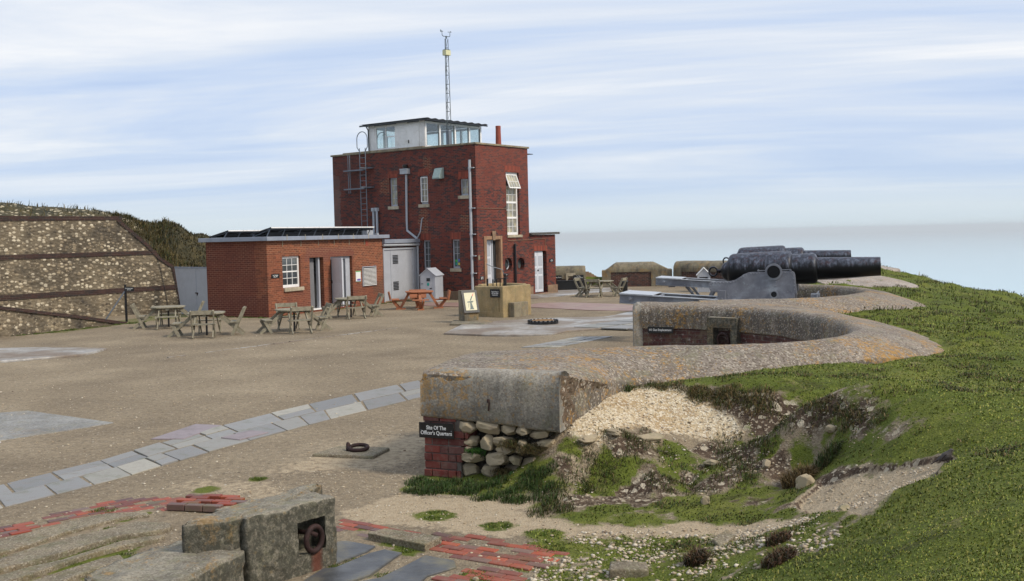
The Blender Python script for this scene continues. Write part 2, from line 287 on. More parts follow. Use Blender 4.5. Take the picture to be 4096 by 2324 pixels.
def brick_unit_mat(name, cols, rough=.6, moss=.2, tint2=(.20, .15, .12)):
    m, nt, b = newmat(name); g = nt.nodes.new('ShaderNodeNewGeometry'); o = g.outputs['Position']
    c = ramp(nt, g.outputs['Random Per Island'], cols)
    c = mixc(nt, ramp(nt, noise_n(nt, o, 9, 7, .75), [(.48, 0.), (.68, .5)]), c, tint2)
    c = mixc(nt, ramp(nt, noise_n(nt, o, 2.6, 6, .7), [(.54, 0.), (.66, moss)]), c, (.09, .10, .03))
    nt.links.new(c, b.inputs['Base Color']); b.inputs['Roughness'].default_value = rough; bump(nt, b, noise_n(nt, o, 40, 6, .7), .4, .01); return m
mats(); MT['flint'] = flint_mat()
MT['path_brick'] = brick_unit_mat('path_brick', [(0., (.25, .040, .015)), (.3, (.13, .03, .02)), (.55, (.32, .06, .02)), (.8, (.10, .04, .035)), (1., (.17, .11, .09))], .55, .5, (.10, .07, .05))
MT['path_brick_pale'] = brick_unit_mat('worn_path_brick', [(0., (.30, .055, .022)), (.35, (.18, .06, .04)), (.6, (.36, .07, .025)), (.85, (.14, .05, .04)), (1., (.22, .15, .11))], .6, .45, (.22, .165, .12))
MT['flag'] = brick_unit_mat('damp_flagstone', [(0., (.185, .18, .17)), (.35, (.25, .245, .23)), (.6, (.165, .165, .16)), (.8, (.36, .335, .27)), (1., (.21, .205, .18))], .45, .45)
MT['chalkstone'] = brick_unit_mat('chalk_stone', [(0., (.42, .35, .23)), (.5, (.55, .49, .36)), (1., (.30, .24, .15))], .9, .35)
MT['flintstone'] = brick_unit_mat('loose_stone', [(0., (.50, .43, .31)), (.4, (.34, .26, .17)), (.75, (.62, .56, .45)), (1., (.18, .13, .09))], .85, .0, (.3, .22, .13))
# ---------------------------------------------------------------- mesh helpers
class MB:
    def __init__(s): s.v = []; s.f = []
    def quad(s, a, b, c, d): n = len(s.v); s.v += [a, b, c, d]; s.f.append((n, n+1, n+2, n+3)); return s
    def box(s, x0, x1, y0, y1, z0, z1, T=None):
        n = len(s.v); p = [(x, y, z) for z in (z0, z1) for x, y in ((x0, y0), (x1, y0), (x1, y1), (x0, y1))]
        if T: p = [tuple(T @ Vector(q)) for q in p]
        s.v += p; s.f += [(n, n+3, n+2, n+1), (n+4, n+5, n+6, n+7), (n, n+1, n+5, n+4), (n+1, n+2, n+6, n+5), (n+2, n+3, n+7, n+6), (n+3, n, n+4, n+7)]; return s
    def beam(s, a, b, w, h, up=(0, 0, 1)):
        a = Vector(a); b = Vector(b); d = (b-a).normalized(); u = Vector(up)
        if abs(d.dot(u)) > .98: u = Vector((1, 0, 0))
        sd = d.cross(u).normalized(); u = sd.cross(d).normalized(); n = len(s.v)
        for q in (a, b):
            for i, j in ((-1, -1), (1, -1), (1, 1), (-1, 1)): s.v.append(tuple(q+sd*w/2*i+u*h/2*j))
        s.f += [(n, n+3, n+2, n+1), (n+4, n+5, n+6, n+7), (n, n+1, n+5, n+4), (n+1, n+2, n+6, n+5), (n+2, n+3, n+7, n+6), (n+3, n, n+4, n+7)]; return s
    def tube(s, pts, r, seg=8, closed=False, caps=True):
        pts = [Vector(p) for p in pts]; n0 = len(s.v); m = len(pts); prev = None
        for i, p in enumerate(pts):
            if closed: d = pts[(i+1) % m]-pts[i-1]
            else: d = pts[min(i+1, m-1)]-pts[max(i-1, 0)]
            d.normalize()
            u = Vector((0, 0, 1)) if prev is None else prev
            if abs(d.dot(u)) > .97: u = Vector((1, 0, 0)) if abs(d.x) < .9 else Vector((0, 1, 0))
            a = d.cross(u).normalized(); bb = a.cross(d).normalized(); prev = bb
            rr = r[i] if isinstance(r, (list, tuple)) else r
            for k in range(seg):
                t = 2*math.pi*k/seg; s.v.append(tuple(p+a*rr*math.cos(t)+bb*rr*math.sin(t)))
        e = m if closed else m-1
        for i in range(e):
            for k in range(seg):
                a0 = n0+i*seg+k; a1 = n0+i*seg+(k+1) % seg; j = (i+1) % m; b0 = n0+j*seg+k; b1 = n0+j*seg+(k+1) % seg
                s.f.append((a0, a1, b1, b0))
        if caps and not closed:
            s.f.append(tuple(n0+k for k in range(seg))[::-1]); s.f.append(tuple(n0+(m-1)*seg+k for k in range(seg)))
        return s
    def lathe(s, prof, axis='z', seg=24, T=None):
        n0 = len(s.v); m = len(prof)
        for (h, r) in prof:
            for k in range(seg):
                t = 2*math.pi*k/seg; a, b = r*math.cos(t), r*math.sin(t)
                q = {'z': (a, b, h), 'x': (h, a, b), 'y': (a, h, b)}[axis]
                if T: q = tuple(T @ Vector(q))
                s.v.append(q)
        for i in range(m-1):
            for k in range(seg): s.f.append((n0+i*seg+k, n0+i*seg+(k+1) % seg, n0+(i+1)*seg+(k+1) % seg, n0+(i+1)*seg+k))
        s.f.append(tuple(n0+k for k in range(seg))[::-1]); s.f.append(tuple(n0+(m-1)*seg+k for k in range(seg))); return s
    def prism(s, poly, z0, z1, axis='z', T=None):
        n = len(poly); n0 = len(s.v)
        for h in (z0, z1):
            for a, b in poly:
                q = {'z': (a, b, h), 'y': (a, h, b), 'x': (h, a, b)}[axis]
                if T: q = tuple(T @ Vector(q))
                s.v.append(q)
        s.f.append(tuple(range(n0, n0+n))[::-1]); s.f.append(tuple(range(n0+n, n0+2*n)))
        for i in range(n): j = (i+1) % n; s.f.append((n0+i, n0+j, n0+n+j, n0+n+i))
        return s
    def add(s, o, T=None):
        n = len(s.v); s.v += [tuple(T @ Vector(q)) for q in o.v] if T else o.v; s.f += [tuple(i+n for i in f) for f in o.f]; return s
    def build(s, name, mat, parent=None, loc=(0, 0, 0), rot=(0, 0, 0), smooth=False, bevel=0, seg=2):
        me = bpy.data.meshes.new(name); me.from_pydata(s.v, [], s.f); me.update()
        me.materials.append(MT[mat] if isinstance(mat, str) else mat)
        if smooth: me.polygons.foreach_set('use_smooth', [True]*len(me.polygons))
        o = bpy.data.objects.new(name, me); COL.objects.link(o); o.location = loc; o.rotation_euler = rot
        if parent: o.parent = parent
        if bevel:
            b = o.modifiers.new('b', 'BEVEL'); b.width = bevel; b.segments = seg; b.limit_method = 'ANGLE'; b.angle_limit = R(35)
        return o
def empty(name, loc=(0, 0, 0), rz=0, **kw):
    o = bpy.data.objects.new(name, None); COL.objects.link(o); o.location = loc; o.rotation_euler = (0, 0, rz); o.empty_display_size = .2; tag(o, **kw); return o
def tag(o, label=None, cat=None, group=None, kind=None):
    if label: o['label'] = label
    if cat: o['category'] = cat
    if group: o['group'] = group
    if kind: o['kind'] = kind
    return o
def copy_tree(o, parent=None):
    c = o.copy(); COL.objects.link(c)
    if parent is not None: c.parent = parent
    for ch in list(o.children): copy_tree(ch, c)
    return c
def text(body, size, mat, parent, loc, rot, name='lettering', depth=.002, align='CENTER', sx=1.0, spacing=.95):
    cu = bpy.data.curves.new('t', 'FONT'); cu.body = body; cu.size = size; cu.extrude = depth; cu.align_x = align; cu.align_y = 'CENTER'; cu.space_line = spacing; cu.resolution_u = 3
    cu.offset = size*.012
    t = bpy.data.objects.new('t', cu); me = bpy.data.meshes.new_from_object(t); bpy.data.objects.remove(t)
    me.materials.clear(); me.materials.append(MT[mat])
    me.transform(Matrix.Diagonal((sx, 1, 1, 1)))
    o = bpy.data.objects.new(name, me); COL.objects.link(o); o.parent = parent; o.location = loc; o.rotation_euler = rot; return o
def sign(name, body, w, h, size, loc, rz, label, nails=True, sx=.85, board='sign', cat='sign', th=.012, ink='letter'):
    """flat board; local -y faces outward"""
    e = empty(name, loc, rz, label=label, cat=cat)
    MB().box(-w/2, w/2, -th, 0, -h/2, h/2).build('board', board, e, bevel=.002)
    text(body, size, ink, e, (0, -th-.001, 0), (R(90), 0, 0), sx=sx)
    if nails:
        m = MB()
        for x in (-1, 1): m.box(x*(w/2-.03)-.006, x*(w/2-.03)+.006, -th-.004, -th, -.006, .006)
        m.build('fixing_screws', 'galv', e)
    return e
def facade(a0, a1, z0, z1, holes, F, rd=.2):
    """wall face with rectangular openings and their reveals; F(a, depth, z) -> point"""
    m = MB(); A = sorted({a0, a1, *[h[0] for h in holes], *[h[1] for h in holes]}); Z = sorted({z0, z1, *[h[2] for h in holes], *[h[3] for h in holes]})
    for i in range(len(A)-1):
        for j in range(len(Z)-1):
            ca, cz = (A[i]+A[i+1])/2, (Z[j]+Z[j+1])/2
            H = [h for h in holes if h[0] < ca < h[1] and h[2] < cz < h[3]]
            if H:
                if len(H[0]) > 4 and H[0][4] == 'round':
                    h = H[0]; mx, mz, rr = (h[0]+h[1])/2, (h[2]+h[3])/2, (h[1]-h[0])/2*.98; K = 24; sq = []
                    for k in range(K):
                        t = 2*math.pi*k/K; c, s_ = math.cos(t), math.sin(t); q = max(abs(c), abs(s_)); sq.append((mx+c/q*(h[1]-h[0])/2, mz+s_/q*(h[3]-h[2])/2, mx+c*rr, mz+s_*rr*(h[3]-h[2])/(h[1]-h[0])))
                    for k in range(K):
                        p, q = sq[k], sq[(k+1) % K]
                        m.quad(F(p[0], 0, p[1]), F(q[0], 0, q[1]), F(q[2], 0, q[3]), F(p[2], 0, p[3]))
                        m.quad(F(p[2], 0, p[3]), F(q[2], 0, q[3]), F(q[2], rd, q[3]), F(p[2], rd, p[3]))
                continue
            m.quad(F(A[i], 0, Z[j]), F(A[i+1], 0, Z[j]), F(A[i+1], 0, Z[j+1]), F(A[i], 0, Z[j+1]))
    for h in holes:
        if len(h) > 4: continue
        b0, b1, y0, y1 = h[:4]
        m.quad(F(b0, 0, y0), F(b0, 0, y1), F(b0, rd, y1), F(b0, rd, y0)); m.quad(F(b1, 0, y0), F(b1, 0, y1), F(b1, rd, y1), F(b1, rd, y0))
        m.quad(F(b0, 0, y1), F(b1, 0, y1), F(b1, rd, y1), F(b0, rd, y1)); m.quad(F(b0, 0, y0), F(b1, 0, y0), F(b1, rd, y0), F(b0, rd, y0))
    return m
def fbox(m, F, a0, a1, d0, d1, z0, z1):
    P = [F(a, d, z) for z in (z0, z1) for a, d in ((a0, d0), (a1, d0), (a1, d1), (a0, d1))]; n = len(m.v); m.v += P
    m.f += [(n, n+3, n+2, n+1), (n+4, n+5, n+6, n+7), (n, n+1, n+5, n+4), (n+1, n+2, n+6, n+5), (n+2, n+3, n+7, n+6), (n+3, n, n+4, n+7)]; return m
def window(parent, F, a0, a1, z0, z1, cols, rows, d=.1, mat='white', glass='glass', fr=.055, bar=.018, mid=None, label=None, sill=None):
    m = MB(); fbox(m, F, a0, a0+fr, d, d+.06, z0, z1); fbox(m, F, a1-fr, a1, d, d+.06, z0, z1); fbox(m, F, a0+fr, a1-fr, d, d+.06, z0, z0+fr*1.3); fbox(m, F, a0+fr, a1-fr, d, d+.06, z1-fr, z1)
    for i in range(1, cols): x = a0+fr+(a1-a0-2*fr)*i/cols; fbox(m, F, x-bar/2, x+bar/2, d+.015, d+.05, z0+fr*1.3, z1-fr)
    for j in range(1, rows):
        z = z0+fr*1.3+(z1-z0-fr*2.3)*j/rows; bb = bar*(2.2 if mid and j in mid else 1); fbox(m, F, a0+fr, a1-fr, d+.012, d+.052, z-bb/2, z+bb/2)
    w = m.build('window', mat, parent)
    if label: w['label'] = label
    fbox(MB(), F, a0+fr*.5, a1-fr*.5, d+.03, d+.036, z0+fr*.5, z1-fr*.5).build('pane', glass, w)
    if sill: fbox(MB(), F, a0-.09, a1+.09, -.06, d, z0-.16, z0-.003).build('sill', sill, parent, bevel=.012)
    return w
# ---------------------------------------------------------------- terrain height field (world metres)
RB = [(0.59, 12.0, 0.36), (0.04, 12.71, 0.22), (-0.45, 12.43, 0.05), (-0.2, 11.76, 0.02), (0.9, 11.43, 0.03), (1.7, 10.95, 0.05), (2.5, 10.77, 0.12), (0.41, 10.33, 0), (1.57, 10.13, 0.03), (2.31, 9.96, 0.1), (1.25, 12.15, 0.36), (1.95, 12.44, 0.33), (2.77, 11.9, 0.33), (3.37, 11.6, 0.38), (0.95, 11.98, 0.1), (1.39, 11.85, 0.12), (2.06, 11.79, 0.12), (2.66, 11.41, 0.15), (1.01, 12.6, 0.66), (1.37, 13.23, 0.82), (1.55, 13.09, 0.66), (2.11, 13.46, 0.74), (1.48, 12.53, 0.54), (2.56, 13.13, 0.58), (2.96, 12.69, 0.5), (3.36, 12.38, 0.55), (3.59, 10.91, 0.65), (0.57, 12.42, 0.68), (0.8, 12.97, 0.8), (1.08, 13.38, 0.88), (0.7, 12.3, 0.58), (0.51, 12.37, 0.45), (1.42, 13.71, 0.9), (1.88, 13.98, 0.92), (2.37, 13.72, 0.93), (3.07, 13.11, 0.95), (3.27, 12.02, 0.99), (3.59, 11.57, 1.0), (4.0, 10.55, 1.0), (4.12, 9.68, 1.0), (3.16, 10.19, 0.45), (3.46, 9.94, 0.58), (3.9, 9.44, 0.85), (3.02, 8.41, 0.78), (3.43, 8.61, 0.92), (2.58, 7.87, 0.65), (2.12, 7.85, 0.45), (1.8, 8.05, 0.3), (4.24, 9.14, 1.03), (3.68, 7.53, 1.1), (2.9, 6.82, 1.02), (2.48, 5.06, 1.2), (2.25, 6.13, 0.85), (2.04, 7.04, 0.55), (1.0, 8.61, 0.05), (0.17, 8.82, 0), (1.61, 9.24, 0.1), (0.74, 9.57, 0.02), (5.61, 11.48, 1.02), (5.63, 13.23, 1.0), (4.93, 14.14, 1.0), (4.04, 14.83, 1.0), (2.85, 14.56, 0.95), (7.18, 17.36, 0.93), (8.2, 18.46, 0.93), (8.09, 16.57, 0.93), (8.18, 21.13, 0.95), (7.42, 23.86, 0.98), (10.37, 24.38, 0.9), (10.8, 23.31, 0.88), (10.51, 26.38, 0.95), (11.29, 30.99, 0.98), (13.35, 31.39, 0.85), (12.22, 37.01, 1.05), (14.27, 38.76, 1.0), (17.0, 56.0, 0.9), (16.76, 48.0, 1.21), (16.98, 43.0, 0.76), (16.88, 39.0, 0.57), (16.68, 36.0, 0.54), (18.18, 38.0, 0.4)]
RB += [(-1.6,8.2,0),(-.6,7.6,.05),(.6,7.7,.1),(-1.6,9.6,0),(-.4,9.4,0),(-1.6,11.5,0),(-1.3,12.6,0),(-.9,10.6,0),(.6,10.9,0.02),(0,11.2,0),
 (0,0,1.3),(2,-4,1.35),(-3,-4,1.1),(3,2,1.35),(-2.5,3,.9),(-3,6,.2),(-1,5.5,.5),(1,5.6,.75),(6,0,1.3),(8,5,1.15),(9,10,1.0),(-6,2,.2),(-8,-5,.6),(12,14,.7),(14,20,.45),
 (16,28,.2),(20,34,-1),(22,10,-1),(22,45,-1.5),(20,58,-2),(17,66,-3.5),(6,66,-2.5),(-5,72,-2.5),(8,62,-.8),(11,60,-.6),(3.6,60.5,.35),(4.6,60.5,.3),(3.6,62,.5),(4.6,62,.45),(1,62,-.8),(14,57,.2),(28,20,-5),(30,50,-9),(20,80,-10),(0,85,-9),(-25,85,-6),(-30,60,1),(-45,40,1.5),(-40,10,1),(-20,-10,.8),(0,-25,1.2),(25,-15,-1),(35,5,-9)]
COURT = [(-.75,13.3),(.1,14.1),(2.5,14.95),(4.4,15.3),(5.4,16.3),(6.2,18),(6.3,20.5),(5.6,22.6),(4.6,24.2),(6.2,24.6),(8.3,25.6),(9.8,27.4),(10.0,29.2),(9.4,31.6),(6.5,32.8),
 (6.6,33.6),(9.5,33.8),(12.0,35.4),(12.9,37.6),(12.3,40.2),(9.6,41.6),(9.5,43),(13,50),(11,57.5),(4.2,58),(3.9,57.2),(2.5,57.2),(2,60),(-8,64),(-20,62),(-34,50),(-34,2),(-7,2),(-2.6,7.2),(-.4,8.4),(.5,9.4),(.2,11.0),(-.7,12.2)]
import numpy as np
def _tab(seed): return np.random.RandomState(seed).rand(256,256)
_T = [_tab(s) for s in range(8)]
def vnoise(x, y, k=0):
    t=_T[k%8]; xi=np.floor(x).astype(int); yi=np.floor(y).astype(int); fx=x-xi; fy=y-yi
    fx=fx*fx*(3-2*fx); fy=fy*fy*(3-2*fy)
    a=t[xi&255,yi&255]; b=t[(xi+1)&255,yi&255]; c=t[xi&255,(yi+1)&255]; d=t[(xi+1)&255,(yi+1)&255]
    return (a*(1-fx)+b*fx)*(1-fy)+(c*(1-fx)+d*fx)*fy
def fbm(x, y, k=0, o=4):
    s=0.; a=.5
    for i in range(o): s=s+a*(vnoise(x*2**i+13.7*i, y*2**i+7.1*i, k+i)-.5); a*=.5
    return s
_P=np.array([p[:2] for p in RB],float); _Z=np.array([p[2] for p in RB],float)
def _k(d2): return -np.sqrt(d2+.16)
_K=_k(((_P[:,None]-_P[None])**2).sum(-1)); _n=len(_P)
_M=np.zeros((_n+1,_n+1)); _M[:_n,:_n]=_K+np.eye(_n)*.03; _M[_n,:_n]=1; _M[:_n,_n]=1
_W=np.linalg.solve(_M,np.append(_Z,0))
def sdist(x, y, poly):            # signed distance to a polygon, positive inside
    x=np.asarray(x,float); y=np.asarray(y,float); d=np.full(x.shape,1e9); ins=np.zeros(x.shape,bool); n=len(poly)
    for i in range(n):
        x1,y1=poly[i]; x2,y2=poly[(i+1)%n]; ex,ey=x2-x1,y2-y1
        t=np.clip(((x-x1)*ex+(y-y1)*ey)/(ex*ex+ey*ey+1e-12),0,1)
        d=np.minimum(d,np.hypot(x-x1-t*ex,y-y1-t*ey))
        if y1!=y2: ins^=((y1>y)!=(y2>y))&(x<(x2-x1)*(y-y1)/(y2-y1)+x1)
    return np.where(ins,d,-d)
def hbase(x, y):
    x=np.asarray(x,float); y=np.asarray(y,float); sh=x.shape; xf=x.ravel(); yf=y.ravel(); out=np.zeros(xf.shape)
    for s in range(0,len(xf),20000):
        d2=(xf[s:s+20000,None]-_P[:,0])**2+(yf[s:s+20000,None]-_P[:,1])**2
        out[s:s+20000]=_k(d2)@_W[:_n]+_W[_n]
    out=out.reshape(sh)
    sd=sdist(x,y,COURT); r=np.hypot(x,y)
    f=np.clip(-sd/.22,0,1); f=f*f*(3-2*f)
    far=np.clip((r-75)/60,0,1)
    out=out*f-far**1.5*175*f
    return np.where((sd>0)&(y<62),0,out), sd
# ---------------------------------------------------------------- zones of ground cover (soft weights)
Z_CHALK = [(0.55, 13.78), (1.0, 13.9), (1.5, 13.9), (1.7, 13.75), (2.13, 13.85), (2.43, 13.47), (2.68, 12.95), (2.78, 12.73), (2.02, 12.91), (1.5, 12.66), (1.13, 12.43), (0.83, 12.21), (0.42, 12.59), (0.31, 13.67)]
Z_SOIL = [(2.14, 13.93), (2.63, 13.47), (3.52, 12.94), (3.85, 11.05), (3.92, 10.34), (3.72, 10.68), (3.52, 11.49), (3.06, 12.11), (2.68, 12.95), (2.41, 13.41)]
Z_BANK = [(0.98, 12.3), (1.29, 12.53), (1.77, 12.9), (2.52, 12.91), (3.21, 11.81), (3.46, 11.43), (3.15, 11.28), (2.64, 11.32), (1.78, 11.44), (0.8, 11.27), (0.14, 10.96), (0.55, 11.5), (0.58, 11.86)]
Z_PATCH = [(-1.25,12.45),(-1.1,13.2),(0.2,12.6),(0.6,11.7),(0.35,11.35),(-0.38,11.62),(-0.94,11.85),(-1.4,12.2)]
Z_PATH = [(2.75, 10.29), (3.15, 10.7), (3.49, 10.24), (3.91, 9.46), (3.83, 9.14), (3.39, 8.43), (3.05, 8.48), (2.74, 8.23), (2.79, 9.75)]
Z_PATH2 = [(-1.94, 11.3), (-1.34, 11.86), (-0.2, 11.77), (0.48, 11.71), (0.55, 11.43), (-0.07, 11.14), (0.62, 10.44), (1.81, 10.37), (2.66, 9.8), (2.51, 9.15), (1.91, 9.87), (0.78, 10.05), (-0.19, 10.24), (-0.88, 10.58), (-1.8, 10.97)]
Z_STONY = [(0.33, 10.2), (1.57, 10.13), (2.6, 9.59), (2.74, 8.23), (2.38, 7.89), (2.03, 8.09), (1.55, 8.05), (0.0, 8.83), (0.11, 9.45), (0.34, 9.67)]
Z_SAND = [(-3.5,13.0),(-1.3,13.2),(-1.0,15.6),(-2.0,15.9),(-2.9,14.4)]
Z_SAND2 = [(-4.3,12.4),(-2.4,11.4),(-1.9,11.9),(-3.2,13.0),(-4.1,13.1)]
Z_TURF2 = [(-.45,7.9),(0.4,7.9),(1.8,7.6),(2.8,8.6),(2.6,9.3),(1.9,9.85),(1.2,9.85),(.5,9.9),(.1,9.6),(-.1,8.9)]
GUT = [(-15.3,35.5),(-14.1,39.3),(-12.9,41.5),(-12.4,42.3),(-14.2,45.3),(-15.5,40.5),(-17.1,35.2)]
CAFE_EDGE = [(-12.5,42.0),(-9.3,39.9),(-5.7,47.4),(-6.3,47.8),(-9.5,41.0),(-12.2,42.6)]
Z_GULLY = [(.22,12.5),(.5,12.9),(.85,12.35),(.95,11.9),(.85,11.5),(.62,11.1),(.25,11.15),(.35,11.7)]
Z_HOLLOW = [(-1.3,12.3),(-.9,12.9),(.3,12.5),(1.0,13.4),(1.5,13.9),(2.4,13.8),(3.5,13.0),(4.1,11.4),(4.1,10.3),(2.8,10.0),(1.8,10.4),(.3,11.0)]
SA_ = [(-6.6,8.6),(-5.17,10.34),(-4.47,11.31),(-4.06,11.35),(-4.19,11.13),(-4.63,10.54),(-4.98,9.87),(-6.2,8.2)]
SB_ = [(-6.0,8.0),(-4.85,9.68),(-4.48,10.32),(-4.0,10.88),(-3.6,10.80),(-3.97,10.37),(-4.35,9.78),(-4.80,9.20),(-5.7,7.8)]
SC_ = [(-5.4,7.9),(-4.66,9.12),(-4.25,9.61),(-3.91,10.18),(-3.52,10.36),(-4.05,9.75),(-4.34,9.17),(-5.1,7.7)]
def zones(x, y):
    """grass, chalk, soil, pale path weights"""
    wob = fbm(x*2.3, y*2.3, 1, 4)*.55; wob2 = fbm(x*7., y*7., 5, 3)*.22
    def w(poly, soft=.12): return np.clip(.5+(sdist(x, y, poly)+wob*.6+wob2)/soft/2, 0, 1)
    court = np.clip(.5+(sdist(x, y, COURT)+wob*.25)/.16, 0, 1); g = 1-court
    pat = w(Z_PATCH); bank = w(Z_BANK); ch = w(Z_CHALK, .2); so = w(Z_SOIL, .2); pa = np.maximum(np.maximum(w(Z_PATH, .15), w(Z_PATH2, .2)), np.maximum(w(Z_SAND, .35)*.6, w(Z_SAND2, .4)*.55)); st = w(Z_STONY, .2)
    mott = np.clip(.5+fbm(x*3.1, y*3.1, 3, 4)*3.2, 0, 1); mott2 = np.clip(.5+fbm(x*8., y*8., 2, 3)*3, 0, 1)
    g = np.maximum(g, np.maximum(pat*.95, w(GUT)*.5)); g = np.maximum(g, w(CAFE_EDGE)*.75*mott)
    g = np.maximum(g*(1-bank), bank*np.clip(mott*1.3-.25-.5*np.clip((y-11.9)/1., 0, 1), 0, 1)); g = np.maximum(g, st*np.clip(.12+mott*.95, 0, 1)*.95)
    gul = w(Z_GULLY, .2); hol = w(Z_HOLLOW, .3); pa = np.maximum(pa, gul*np.clip(.75-mott*.5, 0, 1)); g = g*(1-hol*np.clip(.75-mott*1.1, 0, .7)*(1-pat)); g = np.where(st > .3, g*np.clip(.25+mott2*1.1+mott*.2, 0, 1), g)
    g = g*(1-ch*.96); g = g*(1-so*(.45+.5*mott)); g = g*(1-pa)
    # small turf tussocks along the broken brick paving
    mossy = np.maximum.reduce([np.clip(1-np.abs(sdist(x, y, q)+.03)/.07, 0, 1) for q in (SA_, SB_, SC_)])*np.clip(.35+fbm(x*1.7, y*1.7, 4, 3)*4, 0, 1); g = np.maximum(g, mossy)
    for (tx, ty, tr) in ((-.86,11.0,.28),(-.2,10.55,.22),(.25,10.2,.25),(-1.2,10.05,.2),(-1.05,9.75,.18),(.35,9.75,.3),(-.35,9.0,.2),(-1.5,9.2,.3),(-3.9,9.6,.5),(-3.4,8.8,.4),(-3.7,12.4,.2),(-3.2,12.9,.15),(-1.6,10.6,.15),(-.55,12.05,.25)):
        g = np.maximum(g, np.clip(1.3-np.hypot(x-tx, (y-ty)*1.0)/tr+wob2*3, 0, 1))
    ch2 = np.maximum(ch, np.maximum(pa*.25, st*.28*(1-mott)))
    ch2 = np.maximum(ch2, bank*(1-mott)*.30)
    soil = np.maximum(so*.95, hol*np.clip(.8-mott, 0, .6)); soil = np.maximum(soil, bank*np.clip(.95-mott*.6, 0, 1)*.8)*(1-ch*.8); soil = np.maximum(soil, (1-court)*np.clip(fbm(x*1.9, y*2.4, 6, 4)*5-.95, 0, 1)*.7*(1-pa)*(1-st))
    lip = np.clip(1-np.abs(sdist(x, y, Z_PATH)+fbm(x*4, y*4, 2, 3)*.12)/.05, 0, 1)*(x > 2.4); soil = np.maximum(soil, lip*.9); g = g*(1-lip*.8)
    return np.clip(g, 0, 1), np.clip(ch2, 0, 1), np.clip(soil, 0, 1), np.clip(pa, 0, 1)
def height(x, y, fine=True):
    h, sd = hbase(x, y); out = np.clip(-sd/.3, 0, 1)
    x = np.asarray(x, float); y = np.asarray(y, float); r = np.hypot(x, y)
    st = np.clip(.5+sdist(x, y, Z_STONY)/.3, 0, 1); ch = np.clip(.5+sdist(x, y, Z_CHALK)/.3, 0, 1); bk = np.clip(.5+sdist(x, y, Z_BANK)/.3, 0, 1); pa = np.clip(.5+sdist(x, y, Z_PATCH)/.2, 0, 1)
    turf = out*(1-ch)*(1-bk*.3)
    h = h+turf*(np.clip((r-4)/12, .25, 1)*fbm(x*.9, y*1.25, 0, 4)*.17+fbm(x*4.2, y*4.2, 3, 3)*.035)
    tus = np.maximum(0, fbm(x*1.5, y*2.3, 4, 3)-.10)*.55*np.clip((r-9)/10, 0, 1)*out*(x > 2.5); h = h+tus
    h = h+ch*(fbm(x*2, y*2, 2, 3)*.10+fbm(x*14, y*14, 5, 3)*.018)+bk*(fbm(x*2.6, y*2.6, 1, 4)*.22)+np.maximum(st, pa)*fbm(x*6, y*6, 2, 3)*.05
    pp = np.clip(.5+(sdist(x, y, Z_PATH)+fbm(x*4, y*4, 2, 3)*.12)/.06, 0, 1); h = h-pp*.055*(x > 2.2)
    # turf lip breaking over the chalk face
    h = h+(fbm(x*.7, y*.7, 2, 3)*.03+fbm(x*5, y*5, 6, 3)*.008)*(1-out)
    return h
# ---------------------------------------------------------------- ground mesh (polar grid, finer near the viewer)
def ground_mesh():
    th = np.concatenate([np.linspace(-180, -40, 60, endpoint=False), np.linspace(-40, 40, 760, endpoint=False), np.linspace(40, 180, 60, endpoint=False)])
    th = np.radians(90-th); rr = np.concatenate([[.6], np.linspace(1.5, 7, 40, endpoint=False), 7*(75/7)**np.linspace(0, 1, 470), np.linspace(78, 170, 25)])
    T, Rr = np.meshgrid(th, rr, indexing='ij'); X = Rr*np.cos(T); Y = Rr*np.sin(T); Z = height(X, Y)
    g, c, s, p = zones(X, Y)
    nT, nR = X.shape; V = np.stack([X, Y, Z], -1).reshape(-1, 3)
    i = np.arange(nT)[:, None]; j = np.arange(nR-1)[None]; i2 = (i+1) % nT
    F = np.stack([i*nR+j, i2*nR+j, i2*nR+j+1, i*nR+j+1], -1).reshape(-1, 4)[:, ::-1]
    me = bpy.data.meshes.new('ground'); me.vertices.add(len(V)); me.vertices.foreach_set('co', V.ravel())
    me.loops.add(F.size); me.loops.foreach_set('vertex_index', F.ravel().astype(np.int32)); me.polygons.add(len(F)); me.polygons.foreach_set('loop_start', np.arange(0, F.size, 4, dtype=np.int32)); me.polygons.foreach_set('use_smooth', np.ones(len(F), bool))
    me.update(calc_edges=True)
    a = me.color_attributes.new('cover', 'FLOAT_COLOR', 'POINT'); a.data.foreach_set('color', np.stack([g, c, s, p], -1).astype(np.float32).ravel())
    return me
